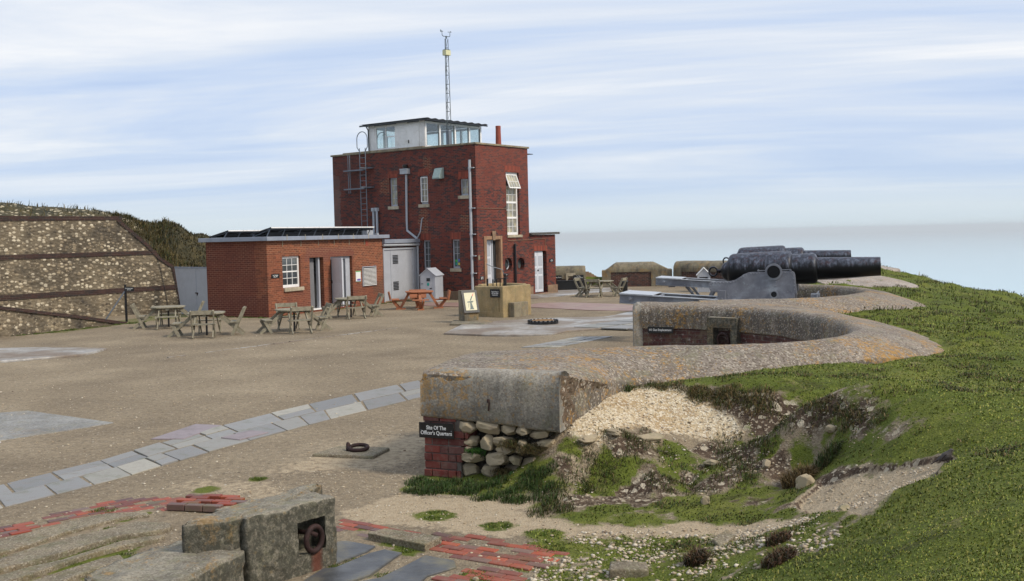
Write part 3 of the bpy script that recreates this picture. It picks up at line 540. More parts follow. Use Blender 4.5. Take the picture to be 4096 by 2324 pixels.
def ground_mat():
    m, nt, b = newmat('ground_cover'); ge = nt.nodes.new('ShaderNodeNewGeometry'); o = ge.outputs['Position']
    at = nt.nodes.new('ShaderNodeVertexColor'); at.layer_name = 'cover'; sc = nt.nodes.new('ShaderNodeSeparateColor'); nt.links.new(at.outputs['Color'], sc.inputs[0])
    def vor(s, out='Color'):
        v = nt.nodes.new('ShaderNodeTexVoronoi'); v.inputs['Scale'].default_value = s; nt.links.new(o, v.inputs['Vector']); return v
    # gravel
    n0a = noise_n(nt, o, .14, 4, .6, .8); n0 = math_n(nt, 'ADD', math_n(nt, 'MULTIPLY', noise_n(nt, o, .55, 5, .6), .55), math_n(nt, 'MULTIPLY', n0a, .45)); n1 = noise_n(nt, o, 9, 8, .75); n2 = noise_n(nt, o, 2.2, 6, .65)
    grav = ramp(nt, n0, [(.38, (.215, .17, .115)), (.5, (.30, .24, .16)), (.62, (.40, .325, .22))])
    grav = mixc(nt, ramp(nt, n2, [(.44, 0.), (.7, .38)]), grav, (.175, .14, .10))
    v = vor(42); vs = nt.nodes.new('ShaderNodeSeparateColor'); nt.links.new(v.outputs['Color'], vs.inputs[0])
    grav = mixc(nt, ramp(nt, vs.outputs[0], [(.50, 0.), (.62, .32)]), grav, (.13, .10, .07))
    grav = mixc(nt, ramp(nt, vs.outputs[1], [(.72, 0.), (.8, .35)]), grav, (.36, .29, .20))
    grav = mixc(nt, ramp(nt, vs.outputs[2], [(.97, 0.), (.98, .55)]), grav, (.52, .46, .36))
    v3 = vor(11); s3 = nt.nodes.new('ShaderNodeSeparateColor'); nt.links.new(v3.outputs['Color'], s3.inputs[0])
    dk = math_n(nt, 'MULTIPLY', ramp(nt, s3.outputs[0], [(.90, 0.), (.93, 1.)]), ramp(nt, v3.outputs['Distance'], [(.16, .8), (.3, 0.)]))
    grav = mixc(nt, dk, grav, (.075, .06, .045))
    wt = math_n(nt, 'MULTIPLY', ramp(nt, s3.outputs[1], [(.965, 0.), (.97, 1.)]), ramp(nt, v3.outputs['Distance'], [(.10, 1.), (.2, 0.)]))
    grav = mixc(nt, wt, grav, (.66, .62, .54))
    grav = mixc(nt, ramp(nt, n1, [(.40, .42), (.56, 0.)]), grav, (.11, .085, .06))
    # pale trodden path
    path = mixc(nt, ramp(nt, n1, [(.42, .5), (.55, 0.)]), (.43, .345, .235), (.30, .225, .14)); path = mixc(nt, wt, path, (.7, .66, .58))
    # chalk face
    v4 = vor(15); s4 = nt.nodes.new('ShaderNodeSeparateColor'); nt.links.new(v4.outputs['Color'], s4.inputs[0])
    chalk = ramp(nt, noise_n(nt, o, 1.5, 5, .6, .2), [(.34, (.36, .25, .13)), (.5, (.50, .39, .24)), (.66, (.64, .54, .37))])
    chalk = mixc(nt, ramp(nt, s4.outputs[0], [(.70, 0.), (.85, .45)]), chalk, (.68, .61, .47)); chalk = mixc(nt, ramp(nt, vs.outputs[1], [(.6, 0.), (.75, .5)]), chalk, (.26, .17, .10)); chalk = mixc(nt, ramp(nt, vs.outputs[0], [(.72, 0.), (.8, .6)]), chalk, (.74, .68, .55))
    # turf
    t1 = noise_n(nt, o, .8, 5, .6); t2 = noise_n(nt, o, 6, 7, .75); t3 = noise_n(nt, o, 45, 4, .8)
    turf = ramp(nt, t1, [(.33, (.095, .122, .018)), (.5, (.135, .158, .024)), (.68, (.19, .195, .040))])
    turf = mixc(nt, ramp(nt, t2, [(.40, .5), (.56, 0.)]), turf, (.07, .085, .014)); turf = mixc(nt, ramp(nt, t3, [(.4, .35), (.6, 0.)]), turf, (.05, .07, .012)); turf = mixc(nt, ramp(nt, noise_n(nt, o, 2.7, 6, .75), [(.58, 0.), (.68, .6)]), turf, (.24, .20, .09))
    mpz = nt.nodes.new('ShaderNodeMapping'); mpz.inputs['Scale'].default_value = (1.1, 1.9, 1.); nt.links.new(o, mpz.inputs[0])
    tf = noise_n(nt, mpz.outputs[0], 1.5, 6, .7, .3); turf = mixc(nt, ramp(nt, tf, [(.565, 0.), (.635, .6)]), turf, (.042, .040, .014))
    soil = ramp(nt, t2, [(.35, (.045, .028, .018)), (.65, (.115, .08, .055))]); soil = mixc(nt, ramp(nt, s4.outputs[2], [(.88, 0.), (.92, .8)]), soil, (.55, .48, .36))
    soil = mixc(nt, ramp(nt, vs.outputs[2], [(.85, 0.), (.9, .6)]), soil, (.45, .38, .28))
    def edge(x): # break the vertex weights up with fine noise
        return ramp(nt, math_n(nt, 'ADD', x, math_n(nt, 'MULTIPLY', math_n(nt, 'SUBTRACT', n1, .5), 1.3)), [(.38, 0.), (.62, 1.)])
    c = mixc(nt, edge(at.outputs['Alpha']), grav, path)
    c = mixc(nt, edge(sc.outputs[1]), c, chalk); c = mixc(nt, edge(sc.outputs[2]), c, soil); c = mixc(nt, edge(sc.outputs[0]), c, turf)
    nt.links.new(c, b.inputs['Base Color']); b.inputs['Roughness'].default_value = .95; b.inputs['Specular IOR Level'].default_value = .2
    bump(nt, b, math_n(nt, 'ADD', math_n(nt, 'MULTIPLY', n1, 1.), math_n(nt, 'MULTIPLY', v.outputs['Distance'], .4)), .9, .035); return m
MT['ground'] = ground_mat()
gme = ground_mesh(); gme.materials.append(MT['ground']); go = bpy.data.objects.new('ground', gme); COL.objects.link(go); tag(go, kind='structure')
# ---------------------------------------------------------------- sea
def sea():
    m, nt, b = newmat('sea_water'); g = nt.nodes.new('ShaderNodeNewGeometry')
    b.inputs['Base Color'].default_value = (.50, .64, .70, 1); b.inputs['Roughness'].default_value = .45; b.inputs['IOR'].default_value = 1.33
    mp = nt.nodes.new('ShaderNodeMapping'); mp.inputs['Scale'].default_value = (.01, .03, 1); nt.links.new(g.outputs['Position'], mp.inputs[0])
    bump(nt, b, noise_n(nt, mp.outputs[0], 3, 6, .7), .5, 2.); MT['sea'] = m
    s = MB(); K = 96; rs = [60, 400, 2000, 8000, 22900]
    for r in rs:
        for k in range(K): a = 2*math.pi*k/K; s.v.append((r*math.cos(a), r*math.sin(a), -140))
    for i in range(len(rs)-1):
        for k in range(K): s.f.append((i*K+k, (i+1)*K+k, (i+1)*K+(k+1) % K, i*K+(k+1) % K))
    tag(s.build('sea', 'sea'), kind='structure')
sea()
# ---------------------------------------------------------------- paving set in the gravel
def inpoly(x, y, poly): return float(sdist(np.array([x]), np.array([y]), poly)[0])
def flags_strip():
    top = [(-7.6,10.9),(-6.6,12.55),(-5.72,14.16),(-5.31,15.3),(-4.45,17.36),(-3.4,19.33),(-2.07,21.4),(-.9,23.2)]; bot = [(-6.9,9.9),(-5.9,11.55),(-4.97,13.15),(-4.5,14.3),(-3.63,16.02),(-2.89,17.35),(-1.6,19.5),(-.4,21.4)]
    def P(t, v):
        i = min(int(t), 6); f = t-i; a = np.array(top[i])*(1-f)+np.array(top[i+1])*f; b = np.array(bot[i])*(1-f)+np.array(bot[i+1])*f; return a*(1-v)+b*v
    m = MB(); rows = [0, .5, 1.]
    for ri in range(2):
        t = random.random()*.2
        while t < 6.9:
            dt = random.choice([.28, .36, .45, .55]); t2 = min(t+dt, 7); v0, v1 = rows[ri]+.008, rows[ri+1]-.008
            if random.random() < .3: vm = [(v0, (v0+v1)/2-.01), ((v0+v1)/2+.01, v1)]
            else: vm = [(v0, v1)]
            for a0, a1 in vm:
                h = -.004+random.random()*.012; q = [P(t+.012, a0), P(t2-.012, a0), P(t2-.012, a1), P(t+.012, a1)]; q = [x+np.array([random.uniform(-.012, .012), random.uniform(-.012, .012)]) for x in q]
                m.prism([tuple(x) for x in q], -.06, h+.012)
            t = t2
    tag(m.build('flagstone_path', 'flag', bevel=.006), kind='structure')
flags_strip()
def slab(name, poly, h, mat, bev=.01, kind='structure'):
    return tag(MB().prism(poly, -.08, h).build(name, mat, bevel=bev), kind=kind)
MT['oldslab'] = concrete('worn_slab', (.25, .245, .225), .4, .15, .15, .5, .8, .1, .3, rough=.55)
slab('paving_slab', [(-9.6,18.4),(-8.75,18.75),(-6.65,17.27),(-7.2,16.5),(-8.2,15.6),(-9.8,16.6)], .012, 'oldslab')
slab('paving_slab', [(-9.3,14.5),(-7.1,13.9),(-6.7,13.3),(-8.3,12.2)], .012, 'oldslab')
slab('paving_slab', [(-8.55,16.05),(-7.95,15.55),(-7.75,15.7),(-8.3,16.2)], .026, 'paving')
MT['purple_slab'] = paint('mauve_slab', (.25, .205, .21), .55, var=.12, scale=6, dirt=(.12, .1, .09), dirtamt=.8)
slab('paving_slab', [(-5.5,15.7),(-5.18,16.9),(-4.72,16.74),(-4.98,15.64)], .02, 'purple_slab')
slab('paving_slab', [(-4.42,15.62),(-4.12,16.17),(-3.78,15.97),(-4.08,15.42)], .030, 'purple_slab')
slab('concrete_apron', [(-16.5,25.5),(-16.8,30.3),(-13.42,30.1),(-11.4,29.4),(-11.5,27.86),(-12.65,27.01),(-14,26.2)], .06, 'paving', .03)
m = MB()
for i in range(16):
    t = i/16; a = np.array([-9.28,26.53])*(1-t)+np.array([-3.74,34.38])*t; b = np.array([-9.28,26.53])*(1-t-.055)+np.array([-3.74,34.38])*(t+.055); w_ = random.uniform(.03, .09)
    if random.random() < .12: continue
    m.beam((a[0], a[1], .0), (b[0], b[1], .0), w_, .03+.03*random.random())
tag(m.build('edging_kerb', 'paving'), kind='structure')
slab('concrete_apron', [(-2.1,31.71),(-.65,30.77),(.3,30.55),(1.15,30.62),(1.63,31.5),(2.83,32.2),(4.3,33.3),(5.2,35.5),(4.9,38.2),(4.3,38.6),(3.6,37.2),(3.16,36.6),(1.55,36.6),(.3,36.2),(-1.06,35.54),(-1.7,34.6)], .05, 'paving', .02)
m = MB()
for i in range(7):
    for j in range(3):
        a = np.array([.21,27.45])+np.array([.24,.36])*i+np.array([.28,-.06])*j*1.2; s_ = random.uniform(.9, 1)
        m.prism([tuple(a), tuple(a+np.array([.31,-.05])*s_), tuple(a+np.array([.31,-.05])*s_+np.array([.22,.34])*s_), tuple(a+np.array([.22,.34])*s_)], -.05, .016+random.random()*.01)
for i in range(4):
    for j in range(3):
        a = np.array([1.9,32.6])+np.array([.75,.9])*i+np.array([.8,-.55])*j; m.prism([tuple(a), tuple(a+np.array([.72,-.5])), tuple(a+np.array([1.4,.32])), tuple(a+np.array([.68,.82]))], .03, .066+random.random()*.008)
tag(m.build('flagstone_path', 'flag', bevel=.004), kind='structure')
MT['red_path'] = paint('red_paving', (.27, .165, .135), .5, var=.2, scale=2, dirt=(.3, .24, .17), dirtamt=.8)
slab('red_paving', [(.3,43.2),(3.0,40.2),(5.4,38.8),(6.2,40.5),(4.2,43.5),(2.2,45.2),(1.2,45.2)], .024, 'red_path')
slab('red_paving', [(-.6,49.6),(1.2,48.4),(3.0,51.0),(6.2,54.0),(6,56.6),(3,56.8),(1.6,54)], .03, 'paving')
slab('red_paving', [(-4.1,45.3),(-1.6,43.5),(-1.2,44.4),(-1.9,46.5),(-3.8,47)], .03, 'red_path')
def laid_bricks(name, poly, ang, mat, top=.014, bl=.215, bw=.10, herring=False, skip=.09, rough=.006, base=0):
    m = MB(); xs = [p[0] for p in poly]; ys = [p[1] for p in poly]; cx_, cy_ = sum(xs)/len(xs), sum(ys)/len(ys); ca, sa = math.cos(ang), math.sin(ang); L = max(max(xs)-min(xs), max(ys)-min(ys))*.9
    j = 0; v = -L
    while v < L:
        u = -L+(bl/2 if j % 2 else 0)
        while u < L:
            x = cx_+u*ca-v*sa; y = cy_+u*sa+v*ca
            if inpoly(x, y, poly) > -.02 and random.random() > skip:
                T = Matrix.Translation((x, y, base+top+random.uniform(-rough, rough)-.04)) @ Matrix.Rotation(ang+random.uniform(-.03, .03), 4, 'Z') @ Matrix.Rotation(random.uniform(-.02, .02), 4, 'X')
                m.box(-bl/2+.004, bl/2-.004, -bw/2+.004, bw/2-.004, -.035, .035, T)
            u += bl
        v += bw; j += 1
    return tag(m.build(name, mat, bevel=.006, seg=1), kind='structure')
laid_bricks('brick_paving', [(-6.3,9.7),(-5.43,10.95),(-4.48,12.12),(-3.75,11.9),(-3.6,11.6),(-4.6,11.35),(-5.28,10.58),(-6.1,9.4)], R(40), 'path_brick')
laid_bricks('raised_brick_edging', [(-3.75,11.45),(-3.7,11.85),(-3.06,11.75),(-3.0,11.45),(-3.34,11.3)], R(-12), 'path_brick', top=.085)
laid_bricks('brick_paving', [(-1.95,10.5),(-1.9,11.05),(-1.2,10.5),(-.65,10.2),(-.85,9.85),(-1.44,10.2)], R(-35), 'path_brick')
laid_bricks('brick_paving', [(-.85,9.85),(-.46,10.2),(.15,9.85),(.42,9.55),(.15,9.2),(-.15,8.6),(-.9,8.2),(-1.2,8.2),(-.5,9.1),(-.42,9.4)], R(-30), 'path_brick_pale', skip=.1)
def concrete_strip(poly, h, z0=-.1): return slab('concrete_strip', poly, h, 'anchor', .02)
MT['strip'] = concrete('worn_strip_concrete', (.235, .195, .13), .5, .1, .1, .8, 1.6, .35, .25)
SA = [(-6.6,8.6),(-5.9,9.6),(-5.17, 10.34), (-4.88, 10.79), (-4.47, 11.31), (-4.06, 11.35), (-3.96, 11.19), (-4.19, 11.13), (-4.35, 10.95), (-4.63, 10.54), (-4.79, 10.15), (-4.98, 9.87),(-5.5,9.1),(-6.2,8.2)]
SB = [(-6.0,8.0),(-5.3,9.05),(-4.85, 9.68), (-4.68, 10.01), (-4.48, 10.32), (-4.19, 10.64), (-4.0, 10.88), (-3.6, 10.80), (-3.55, 10.6), (-3.74, 10.45), (-3.97, 10.37), (-4.11, 10.14), (-4.35, 9.78), (-4.55, 9.50), (-4.80, 9.20),(-5.3,8.5),(-5.7,7.8)]
SC = [(-5.4,7.9),(-5.0,8.6),(-4.66, 9.12), (-4.46, 9.42), (-4.25, 9.61), (-4.10, 9.86), (-3.91, 10.18), (-3.71, 10.32), (-3.52, 10.36), (-3.54, 10.24), (-3.83, 10.01), (-4.05, 9.75), (-4.21, 9.46), (-4.34, 9.17), (-4.5, 8.95), (-4.85, 8.5),(-5.1,7.7)]
SD = [(-4.9,7.6),(-4.4,8.75),(-4.1,9.3),(-3.9,9.62),(-3.75,9.75),(-3.65,9.6),(-3.9,9.15),(-4.2,8.5),(-4.6,7.4)]
for pl_, h in ((SA, .035), (SB, .05), (SC, .045), (SD, .04)):
    o_ = slab('concrete_strip', pl_, h, 'strip', .015)
MT['slatewet'] = paint('wet_slate', (.075, .078, .082), .42, var=.4, scale=4, dirt=(.17, .15, .09), dirtamt=.9, bmp=.5)
for pl_, h in (([(-1.76, 10.07), (-1.66, 9.40), (-1.42, 9.74), (-1.36, 9.90), (-1.67, 10.1)], .02), ([(-1.75, 9.24), (-1.64, 9.27), (-1.39, 9.67), (-1.26, 9.78), (-1.08, 9.66), (-1.13, 9.54), (-1.30, 9.05), (-1.47, 8.86), (-1.7, 8.6),(-2.0,8.5)], .022), ([(-1.44, 8.84), (-1.2, 8.97), (-1.02, 9.28), (-0.86, 9.58), (-0.58, 9.4), (-0.55, 9.22), (-0.79, 9.0), (-0.85, 8.8),(-1.3,8.1),(-1.8,8.2)], .018)):
    slab('slate_slab', pl_, h, 'slatewet', .01)
slab('concrete_strip', [(-1.47, 10.15), (-0.87, 9.72), (-0.73, 9.97), (-1.32, 10.31)], .075, 'strip', .01)
# ---------------------------------------------------------------- lookout tower
K = 1.04
def kz(z): return 2.95+(z-2.95)*K
def tower():
    T = empty('lookout_building', (-1.54, 48.41, -.05), R(53.1), label='two storey dark red brick lookout building with white glazed cabin on its roof', cat='building')
    FL = lambda a, d, z: (d, a, z); FR = lambda a, d, z: (a, d, z); Z0 = .05
    q = lambda *h: tuple(K*x if i < 2 else kz(x)+Z0 for i, x in enumerate(h[:4]))+tuple(h[4:])
    LH = [q(4.74, 5.24, 4.45, 5.78), q(2.83, 3.31, 4.48, 5.78), q(.45, .93, 4.78, 5.52), q(2.78, 3.24, 1.51, 2.82), q(1.03, 1.50, 1.53, 2.83)]
    W = facade(0, 9.37, -.1, 7.22, LH, FL, .22)
    RH = [q(2.2, 3.2, 2.98, 5.86), (K*.62, K*1.62, .35, kz(2.83)), q(1.97, 2.53, 1.35, 1.92, 'round'), q(2.945, 3.51, 1.34, 1.91, 'round')]
    W.add(facade(0, 4.08, -.1, 7.22, RH, FR, .22))
    W.box(.25, 4.08, .25, 9.37, 6.95, 7.0).quad((4.08, 0, -.1), (4.08, 2.8, -.1), (4.08, 2.8, 7.22), (4.08, 0, 7.22)); W.quad((4.08, 2.8, -.1), (5.3, 2.8, -.1), (5.3, 2.8, 7.22), (4.08, 2.8, 7.22)); W.quad((5.3, 2.8, -.1), (5.3, 9.37, -.1), (5.3, 9.37, 7.22), (5.3, 2.8, 7.22))
    W.quad((0, 9.37, -.1), (5.3, 9.37, -.1), (5.3, 9.37, 7.22), (0, 9.37, 7.22)); W.quad((.25, .25, 6.95), (.25, 9.3, 6.95), (.25, 9.3, 7.22), (.25, .25, 7.22)); W.quad((.25, .25, 6.95), (3.9, .25, 6.95), (3.9, .25, 7.22), (.25, .25, 7.22))
    W.build('wall', 'tower_brick', T)
    c = MB(); c.box(-.06, .3, -.06, 9.46, 7.222, 7.31); c.box(.302, 4.16, -.06, .3, 7.222, 7.31); c.box(5.0, 5.36, 2.8, 9.46, 7.222, 7.31); c.box(3.9, 4.16, .302, 2.8, 7.222, 7.31); c.box(.302, 4.99, 9.1, 9.46, 7.222, 7.31)
    c.box(-.02, .2, 3.2, 8.6, 7.312, 7.36); c.build('coping', 'coping', T, bevel=.015)
    MB().box(.31, 4.98, .31, 9.09, 7.0, 7.03).build('flat_roof', 'felt', T)
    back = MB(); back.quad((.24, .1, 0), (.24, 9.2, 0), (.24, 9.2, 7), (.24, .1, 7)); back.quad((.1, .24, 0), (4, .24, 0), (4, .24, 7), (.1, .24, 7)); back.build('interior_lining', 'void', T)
    MT['arch_brick'] = brick_mat('arch_brick', (.24, .045, .022), (.15, .035, .02), [(.2, .06, .04), (.24, .08, .05), (.3, .15, .1)], 0, rh=.36, bw=.075)
    for h in LH[:5]: fbox(MB(), FL, h[0]-.08, h[1]+.08, -.004, .1, h[3]+.002, h[3]+.33).build('brick_lintel', 'arch_brick', T)
    h = RH[0]; fbox(MB(), FR, h[0]-.1, h[1]+.1, -.004, .1, h[3]+.002, h[3]+.3).build('brick_lintel', 'arch_brick', T)
    labs = ['tall narrow upstairs window with cream blind', 'narrow upstairs window standing ajar', 'small square upstairs window', 'tall downstairs window by the drainpipe', 'downstairs window with stickers on its lower panes']
    for h, (cl, rw), g, lb, sl in zip(LH, ((2, 4), (2, 4), (2, 2), (2, 4), (2, 4)), ('curtain', 'curtain', 'curtain', 'glass', 'glass'), labs, (1, 1, 1, 0, 1)):
        wn = window(T, FL, h[0]+.002, h[1]-.002, h[2]+.002, h[3]-.002, cl, rw, .11, 'grey_paint', g, fr=.06, label=lb, sill='sill' if sl else None)
        if lb.startswith('downstairs window with'):
            for (a, z, w_, hh, cc) in ((.12, .15, .11, .12, 'teal'), (.12, .30, .13, .10, 'green'), (.30, .31, .09, .12, 'blue'), (.30, .15, .09, .11, 'yellow')):
                fbox(MB(), FL, h[1]-a-w_, h[1]-a, .105, .112, h[2]+z, h[2]+z+hh).build('window_sticker', cc, wn)
    # open casement of the second window
    h = LH[1]; m = MB(); 
    for (a, b) in (((h[1]-.06, -.02), (h[0]+.05, -.02)),): pass
    ca = MB(); L_ = h[1]-h[0]-.14; hz0, hz1 = h[2]+.1, h[3]-.07
    ca.box(0, L_, -.015, .015, hz0, hz0+.035).box(0, L_, -.015, .015, hz1-.035, hz1).box(0, .035, -.015, .015, hz0+.035, hz1-.035).box(L_-.035, L_, -.015, .015, hz0+.035, hz1-.035).box(L_/2-.008, L_/2+.008, -.01, .01, hz0+.035, hz1-.035)
    for j in (1, 2, 3): ca.box(.035, L_-.035, -.009, .009, hz0+(hz1-hz0)*j/4-.008, hz0+(hz1-hz0)*j/4+.008)
    ca.build('open_casement', 'white', T, loc=(.09, h[0]+.07, 0), rot=(0, 0, R(112)))
    # tall stair window of the right face in four stages, top light tilted out
    h = RH[0]; seg = [h[2], h[2]+(h[3]-h[2])*.275, h[2]+(h[3]-h[2])*.52, h[2]+(h[3]-h[2])*.77, h[3]]
    m = MB(); fbox(m, FR, h[0], h[0]+.07, .12, .2, h[2], h[3]); fbox(m, FR, h[1]-.1, h[1], .12, .2, h[2], h[3]); fbox(m, FR, h[0]+.07, h[1]-.1, .12, .2, h[2], h[2]+.12); fbox(m, FR, h[0]+.07, h[1]-.1, .12, .2, h[3]-.09, h[3])
    for z in seg[1:4]: fbox(m, FR, h[0]+.07, h[1]-.1, .12, .2, z-.045, z+.045)
    for k in range(3):
        zz = (seg[k]+seg[k+1])/2; fbox(m, FR, h[0]+.07, h[1]-.1, .14, .18, zz-.012, zz+.012)
        for j in (1, 2): x = h[0]+.07+(h[1]-h[0]-.17)*j/3; fbox(m, FR, x-.012, x+.012, .141, .179, seg[k]+.05, seg[k+1]-.05)
    wn = m.build('window', 'white', T); wn['label'] = 'very tall stair window with its top light tilted open'
    fbox(MB(), FR, h[0]+.03, h[1]-.05, .16, .166, h[2]+.05, seg[3]).build('pane', 'curtain', wn)
    fbox(MB(), FR, h[0]-.03, h[1]+.12, -.07, .12, h[2]-.13, h[2]-.003).build('sill', 'sill', T, bevel=.01)
    o = MB(); LL = .72; o.box(h[0]+.06, h[1]-.09, -.02, .02, -LL, -LL+.05).box(h[0]+.06, h[1]-.09, -.02, .02, -.05, 0).box(h[0]+.06, h[0]+.11, -.02, .02, -LL+.05, -.05).box(h[1]-.14, h[1]-.09, -.02, .02, -LL+.05, -.05)
    for j in (1, 2, 3): x = h[0]+.11+(h[1]-h[0]-.25)*j/4; o.box(x-.01, x+.01, -.012, .012, -LL+.05, -.05)
    o.box(h[0]+.11, h[1]-.14, -.012, .012, -LL/2-.01, -LL/2+.01)
    tl = o.build('tilted_top_light', 'white', T, loc=(0, .10, h[3]-.1), rot=(R(-21), 0, 0)); MB().box(h[0]+.1, h[1]-.13, -.003, .003, -LL+.04, -.04).build('pane', 'curtain', tl)
    # main door and stone case
    d = RH[1]; dc = MB(); fbox(dc, FR, d[0]-.19, d[0]-.004, -.05, .08, .3, d[3]+.004); fbox(dc, FR, d[1]+.004, d[1]+.15, -.05, .08, .3, d[3]+.004); fbox(dc, FR, d[0]-.19, d[1]+.15, -.05, .08, d[3]+.005, d[3]+.17)
    fbox(dc, FR, d[1]+.003-.02, d[1]+.003, .0, .95, .3, d[3]); dc.build('stone_doorcase', 'doorcase', T, bevel=.008)
    x = (d[0]+d[1])/2; MB().prism([(x-.10, d[3]-.03), (x+.08, d[3]-.03), (x+.13, d[3]+.4), (x-.15, d[3]+.4)], -.10, -.052, 'y').build('keystone', 'plinth', T, bevel=.01)
    fbox(MB(), FR, d[0], d[1], .5, .52, .3, d[3]).build('porch_interior', 'inner', T)
    dr = fbox(MB(), FR, d[0]+.03, d[0]+.60, .18, .225, .36, d[3]-.02).build('door', 'door_white', T, bevel=.004)
    pp = MB(); 
    for z0_, z1_ in ((.55, 1.05), (1.2, 1.95), (2.05, 2.65)): fbox(pp, FR, d[0]+.12, d[0]+.51, .170, .178, z0_, z1_)
    pp.build('panel', 'grey_paint', dr, bevel=.004); fbox(MB(), FR, d[0]+.10, d[0]+.125, .13, .178, 1.28, 1.4).build('handle', 'brass', dr)
    fbox(MB(), FR, d[0]+.62, d[0]+.70, .16, .24, .36, d[3]-.02).build('door_jamb', 'grey_paint', T)
    # portholes
    for i, h in enumerate(RH[2:4]):
        cx_, cz_, rr = (h[0]+h[1])/2, (h[2]+h[3])/2, (h[1]-h[0])/2; t = MB(); pts = [(cx_+rr*.92*math.cos(a), .2+.04*i, cz_+rr*.92*math.sin(a)) for a in [2*math.pi*k/28 for k in range(28)]]
        t.tube(pts, .03, 6, True)
        f = t.build('porthole', ['grey_paint', 'void'][i], T); f['label'] = ['round brick porthole window nearest the door', 'round brick porthole window beyond the black pipe'][i]
        MB().lathe([(.205, rr*.95), (.21, rr*.95)], 'y', 28, Matrix.Translation((cx_, 0, cz_))).build('pane', 'glass', f)
    # plinth
    pl_ = MB(); pl_.box(-.035, 0, 0, 9.4, -.1, kz(.55)); pl_.box(-.035, d[0]-.2, -.035, -.001, -.1, kz(.55)); pl_.box(d[1]+.16, 4.3, -.035, -.001, -.1, kz(.56)); pl_.build('plinth', 'plinth', T, bevel=.01)
    MB().box(d[0]-.3, d[1]+.3, -.9, -.04, -.05, .33).box(d[0]-.2, d[1]+.2, -1.25, -.9, -.05, .16).build('door_steps', 'plinth', T, bevel=.02)
    # side annex
    AX = [(K*4.32, K*5.31, .12, kz(2.23))]
    m = facade(4.082, 6.32, -.1, kz(3.0), AX, FR, .22); m.quad((6.32, 0, -.1), (6.32, 2, -.1), (6.32, 2, kz(3.0)), (6.32, 0, kz(3.0))); m.build('annex_wall', 'tower_brick', T)
    h = AX[0]; lt = fbox(MB(), FR, h[0]-.06, h[1]+.06, -.004, .1, h[3]+.002, h[3]+.26); lt.build('brick_lintel', 'arch_brick', T)
    fbox(MB(), FR, h[0], h[1], .28, .3, .12, h[3]).build('annex_interior', 'void', T)
    m = MB().prism([(4.082, 3.0), (6.5, 3.02), (6.55, 3.05), (6.55, 3.10), (6.5, 3.13), (4.082, 3.08)], -.14, 2.0, 'y'); m.build('annex_roof', 'dark_slab', T)
    pl_ = MB(); pl_.box(h[1]+.004, 6.4, -.06, -.002, -.1, kz(.56)); pl_.box(6.322, 6.4, -.06, 1.8, -.1, kz(.56)); pl_.build('annex_plinth', 'plinth', T, bevel=.01)
    dr = fbox(MB(), FR, h[0]+.02, h[1]-.19, .10, .145, .15, h[3]-.02).build('annex_door', 'door_white', T, bevel=.004); a0 = h[0]+.02; a1 = h[1]-.19
    pp = MB()
    for u0, u1 in ((.06, .26), (.42, .76)):
        for z0_, z1_ in ((.3, .95), (1.05, 1.35), (1.45, 1.95)): fbox(pp, FR, a0+u0, a0+u1, .092, .099, z0_, z1_)
    fbox(pp, FR, a0+.335, a0+.35, .094, .0995, .15, h[3]-.02); pp.build('panel', 'grey_paint', dr, bevel=.003); fbox(MB(), FR, a0+.33, a0+.40, .06, .098, 1.2, 1.27).build('handle', 'black', dr)
    MB().box(h[0]-.2, h[1]+.3, -.45, -.07, -.05, .11).build('annex_step', 'plinth', T, bevel=.02)
    # pipes
    P = MB(); P.tube([(-.09, .28, .5), (-.09, .28, 6.52)], .062, 10)
    for z in (1.3, 2.1, 3.1, 4.3, 6.15): P.lathe([(z-.05, .078), (z+.05, .078)], 'z', 10, Matrix.Translation((-.09, .28, 0))); P.box(-.12, -.02, .05, .25, z-.02, z+.02)
    P.build('corner_soil_pipe', 'pipe', T, smooth=False)
    P = MB(); P.tube([(-.09, 4.22, 6.05), (-.09, 4.27, 3.85), (-.09, 4.26, 3.35), (-.09, 3.7, 3.0), (-.09, 3.62, 2.9), (-.09, 3.64, .3)], .055, 10); P.tube([(-.07, 3.22, 3.95), (-.08, 3.3, 3.9), (-.08, 3.42, 3.3), (-.09, 3.62, 2.98)], .026, 8)
    P.build('rainwater_pipe', 'pipe', T)
    MB().prism([(-.24, 6.08), (-.03, 6.08), (-.03, 6.33), (-.27, 6.33), (-.27, 6.28), (-.24, 6.26)], 4.03, 4.5, 'y').build('rainwater_hopper', 'pipe', T); MB().lathe([(6.33, .1), (6.5, .13), (6.52, .12)], 'z', 12, Matrix.Translation((-.12, 4.26, 0))).build('flue_cowl', 'black', T)
    MB().tube([(-.06, 2.78, kz(.75)), (-.06, 2.78, kz(2.6))], .055, 10, ).build('black_drainpipe', 'black', T, loc=(2.72, 0, 0), rot=(0, 0, R(90))) if False else MB().tube([(2.77, -.09, .55), (2.77, -.09, kz(2.6))], .055, 10).build('black_drainpipe', 'black', T)
    MB().tube([(0.0, -.03, kz(4.244)), (2.2, -.03, kz(4.22)), (2.26, -.03, kz(4.1)), (2.26, -.03, kz(2.80)), (2.3, -.03, kz(2.76)), (3.9, -.03, kz(2.77)), (4.5, -.03, kz(2.80)), (5.4, -.03, kz(2.80)), (5.42, -.03, kz(2.2))], .011, 6).build('surface_cable', 'plinth', T)
    MB().prism([(-.02, 5.75), (-.36, 5.72), (-.40, 5.78), (-.20, 6.22), (-.02, 6.26)], 1.88, 2.33, 'y').build('vent_cowl', 'green_hatch', T, bevel=.02)
    for y in (6.22, 6.45):
        m = MB().tube([(-.13, y, 3.2), (-.13, y, kz(4.45))], .06, 10).box(-.21, -.05, y-.08, y+.08, kz(4.3), kz(4.46)); o = m.build('flue_pipe', 'pipe', T)
    # roof cabin
    C = MB(); x0, x1, y0, y1, zb, zt = .6, 4.97, 3.56, 7.35, 7.03, 8.62
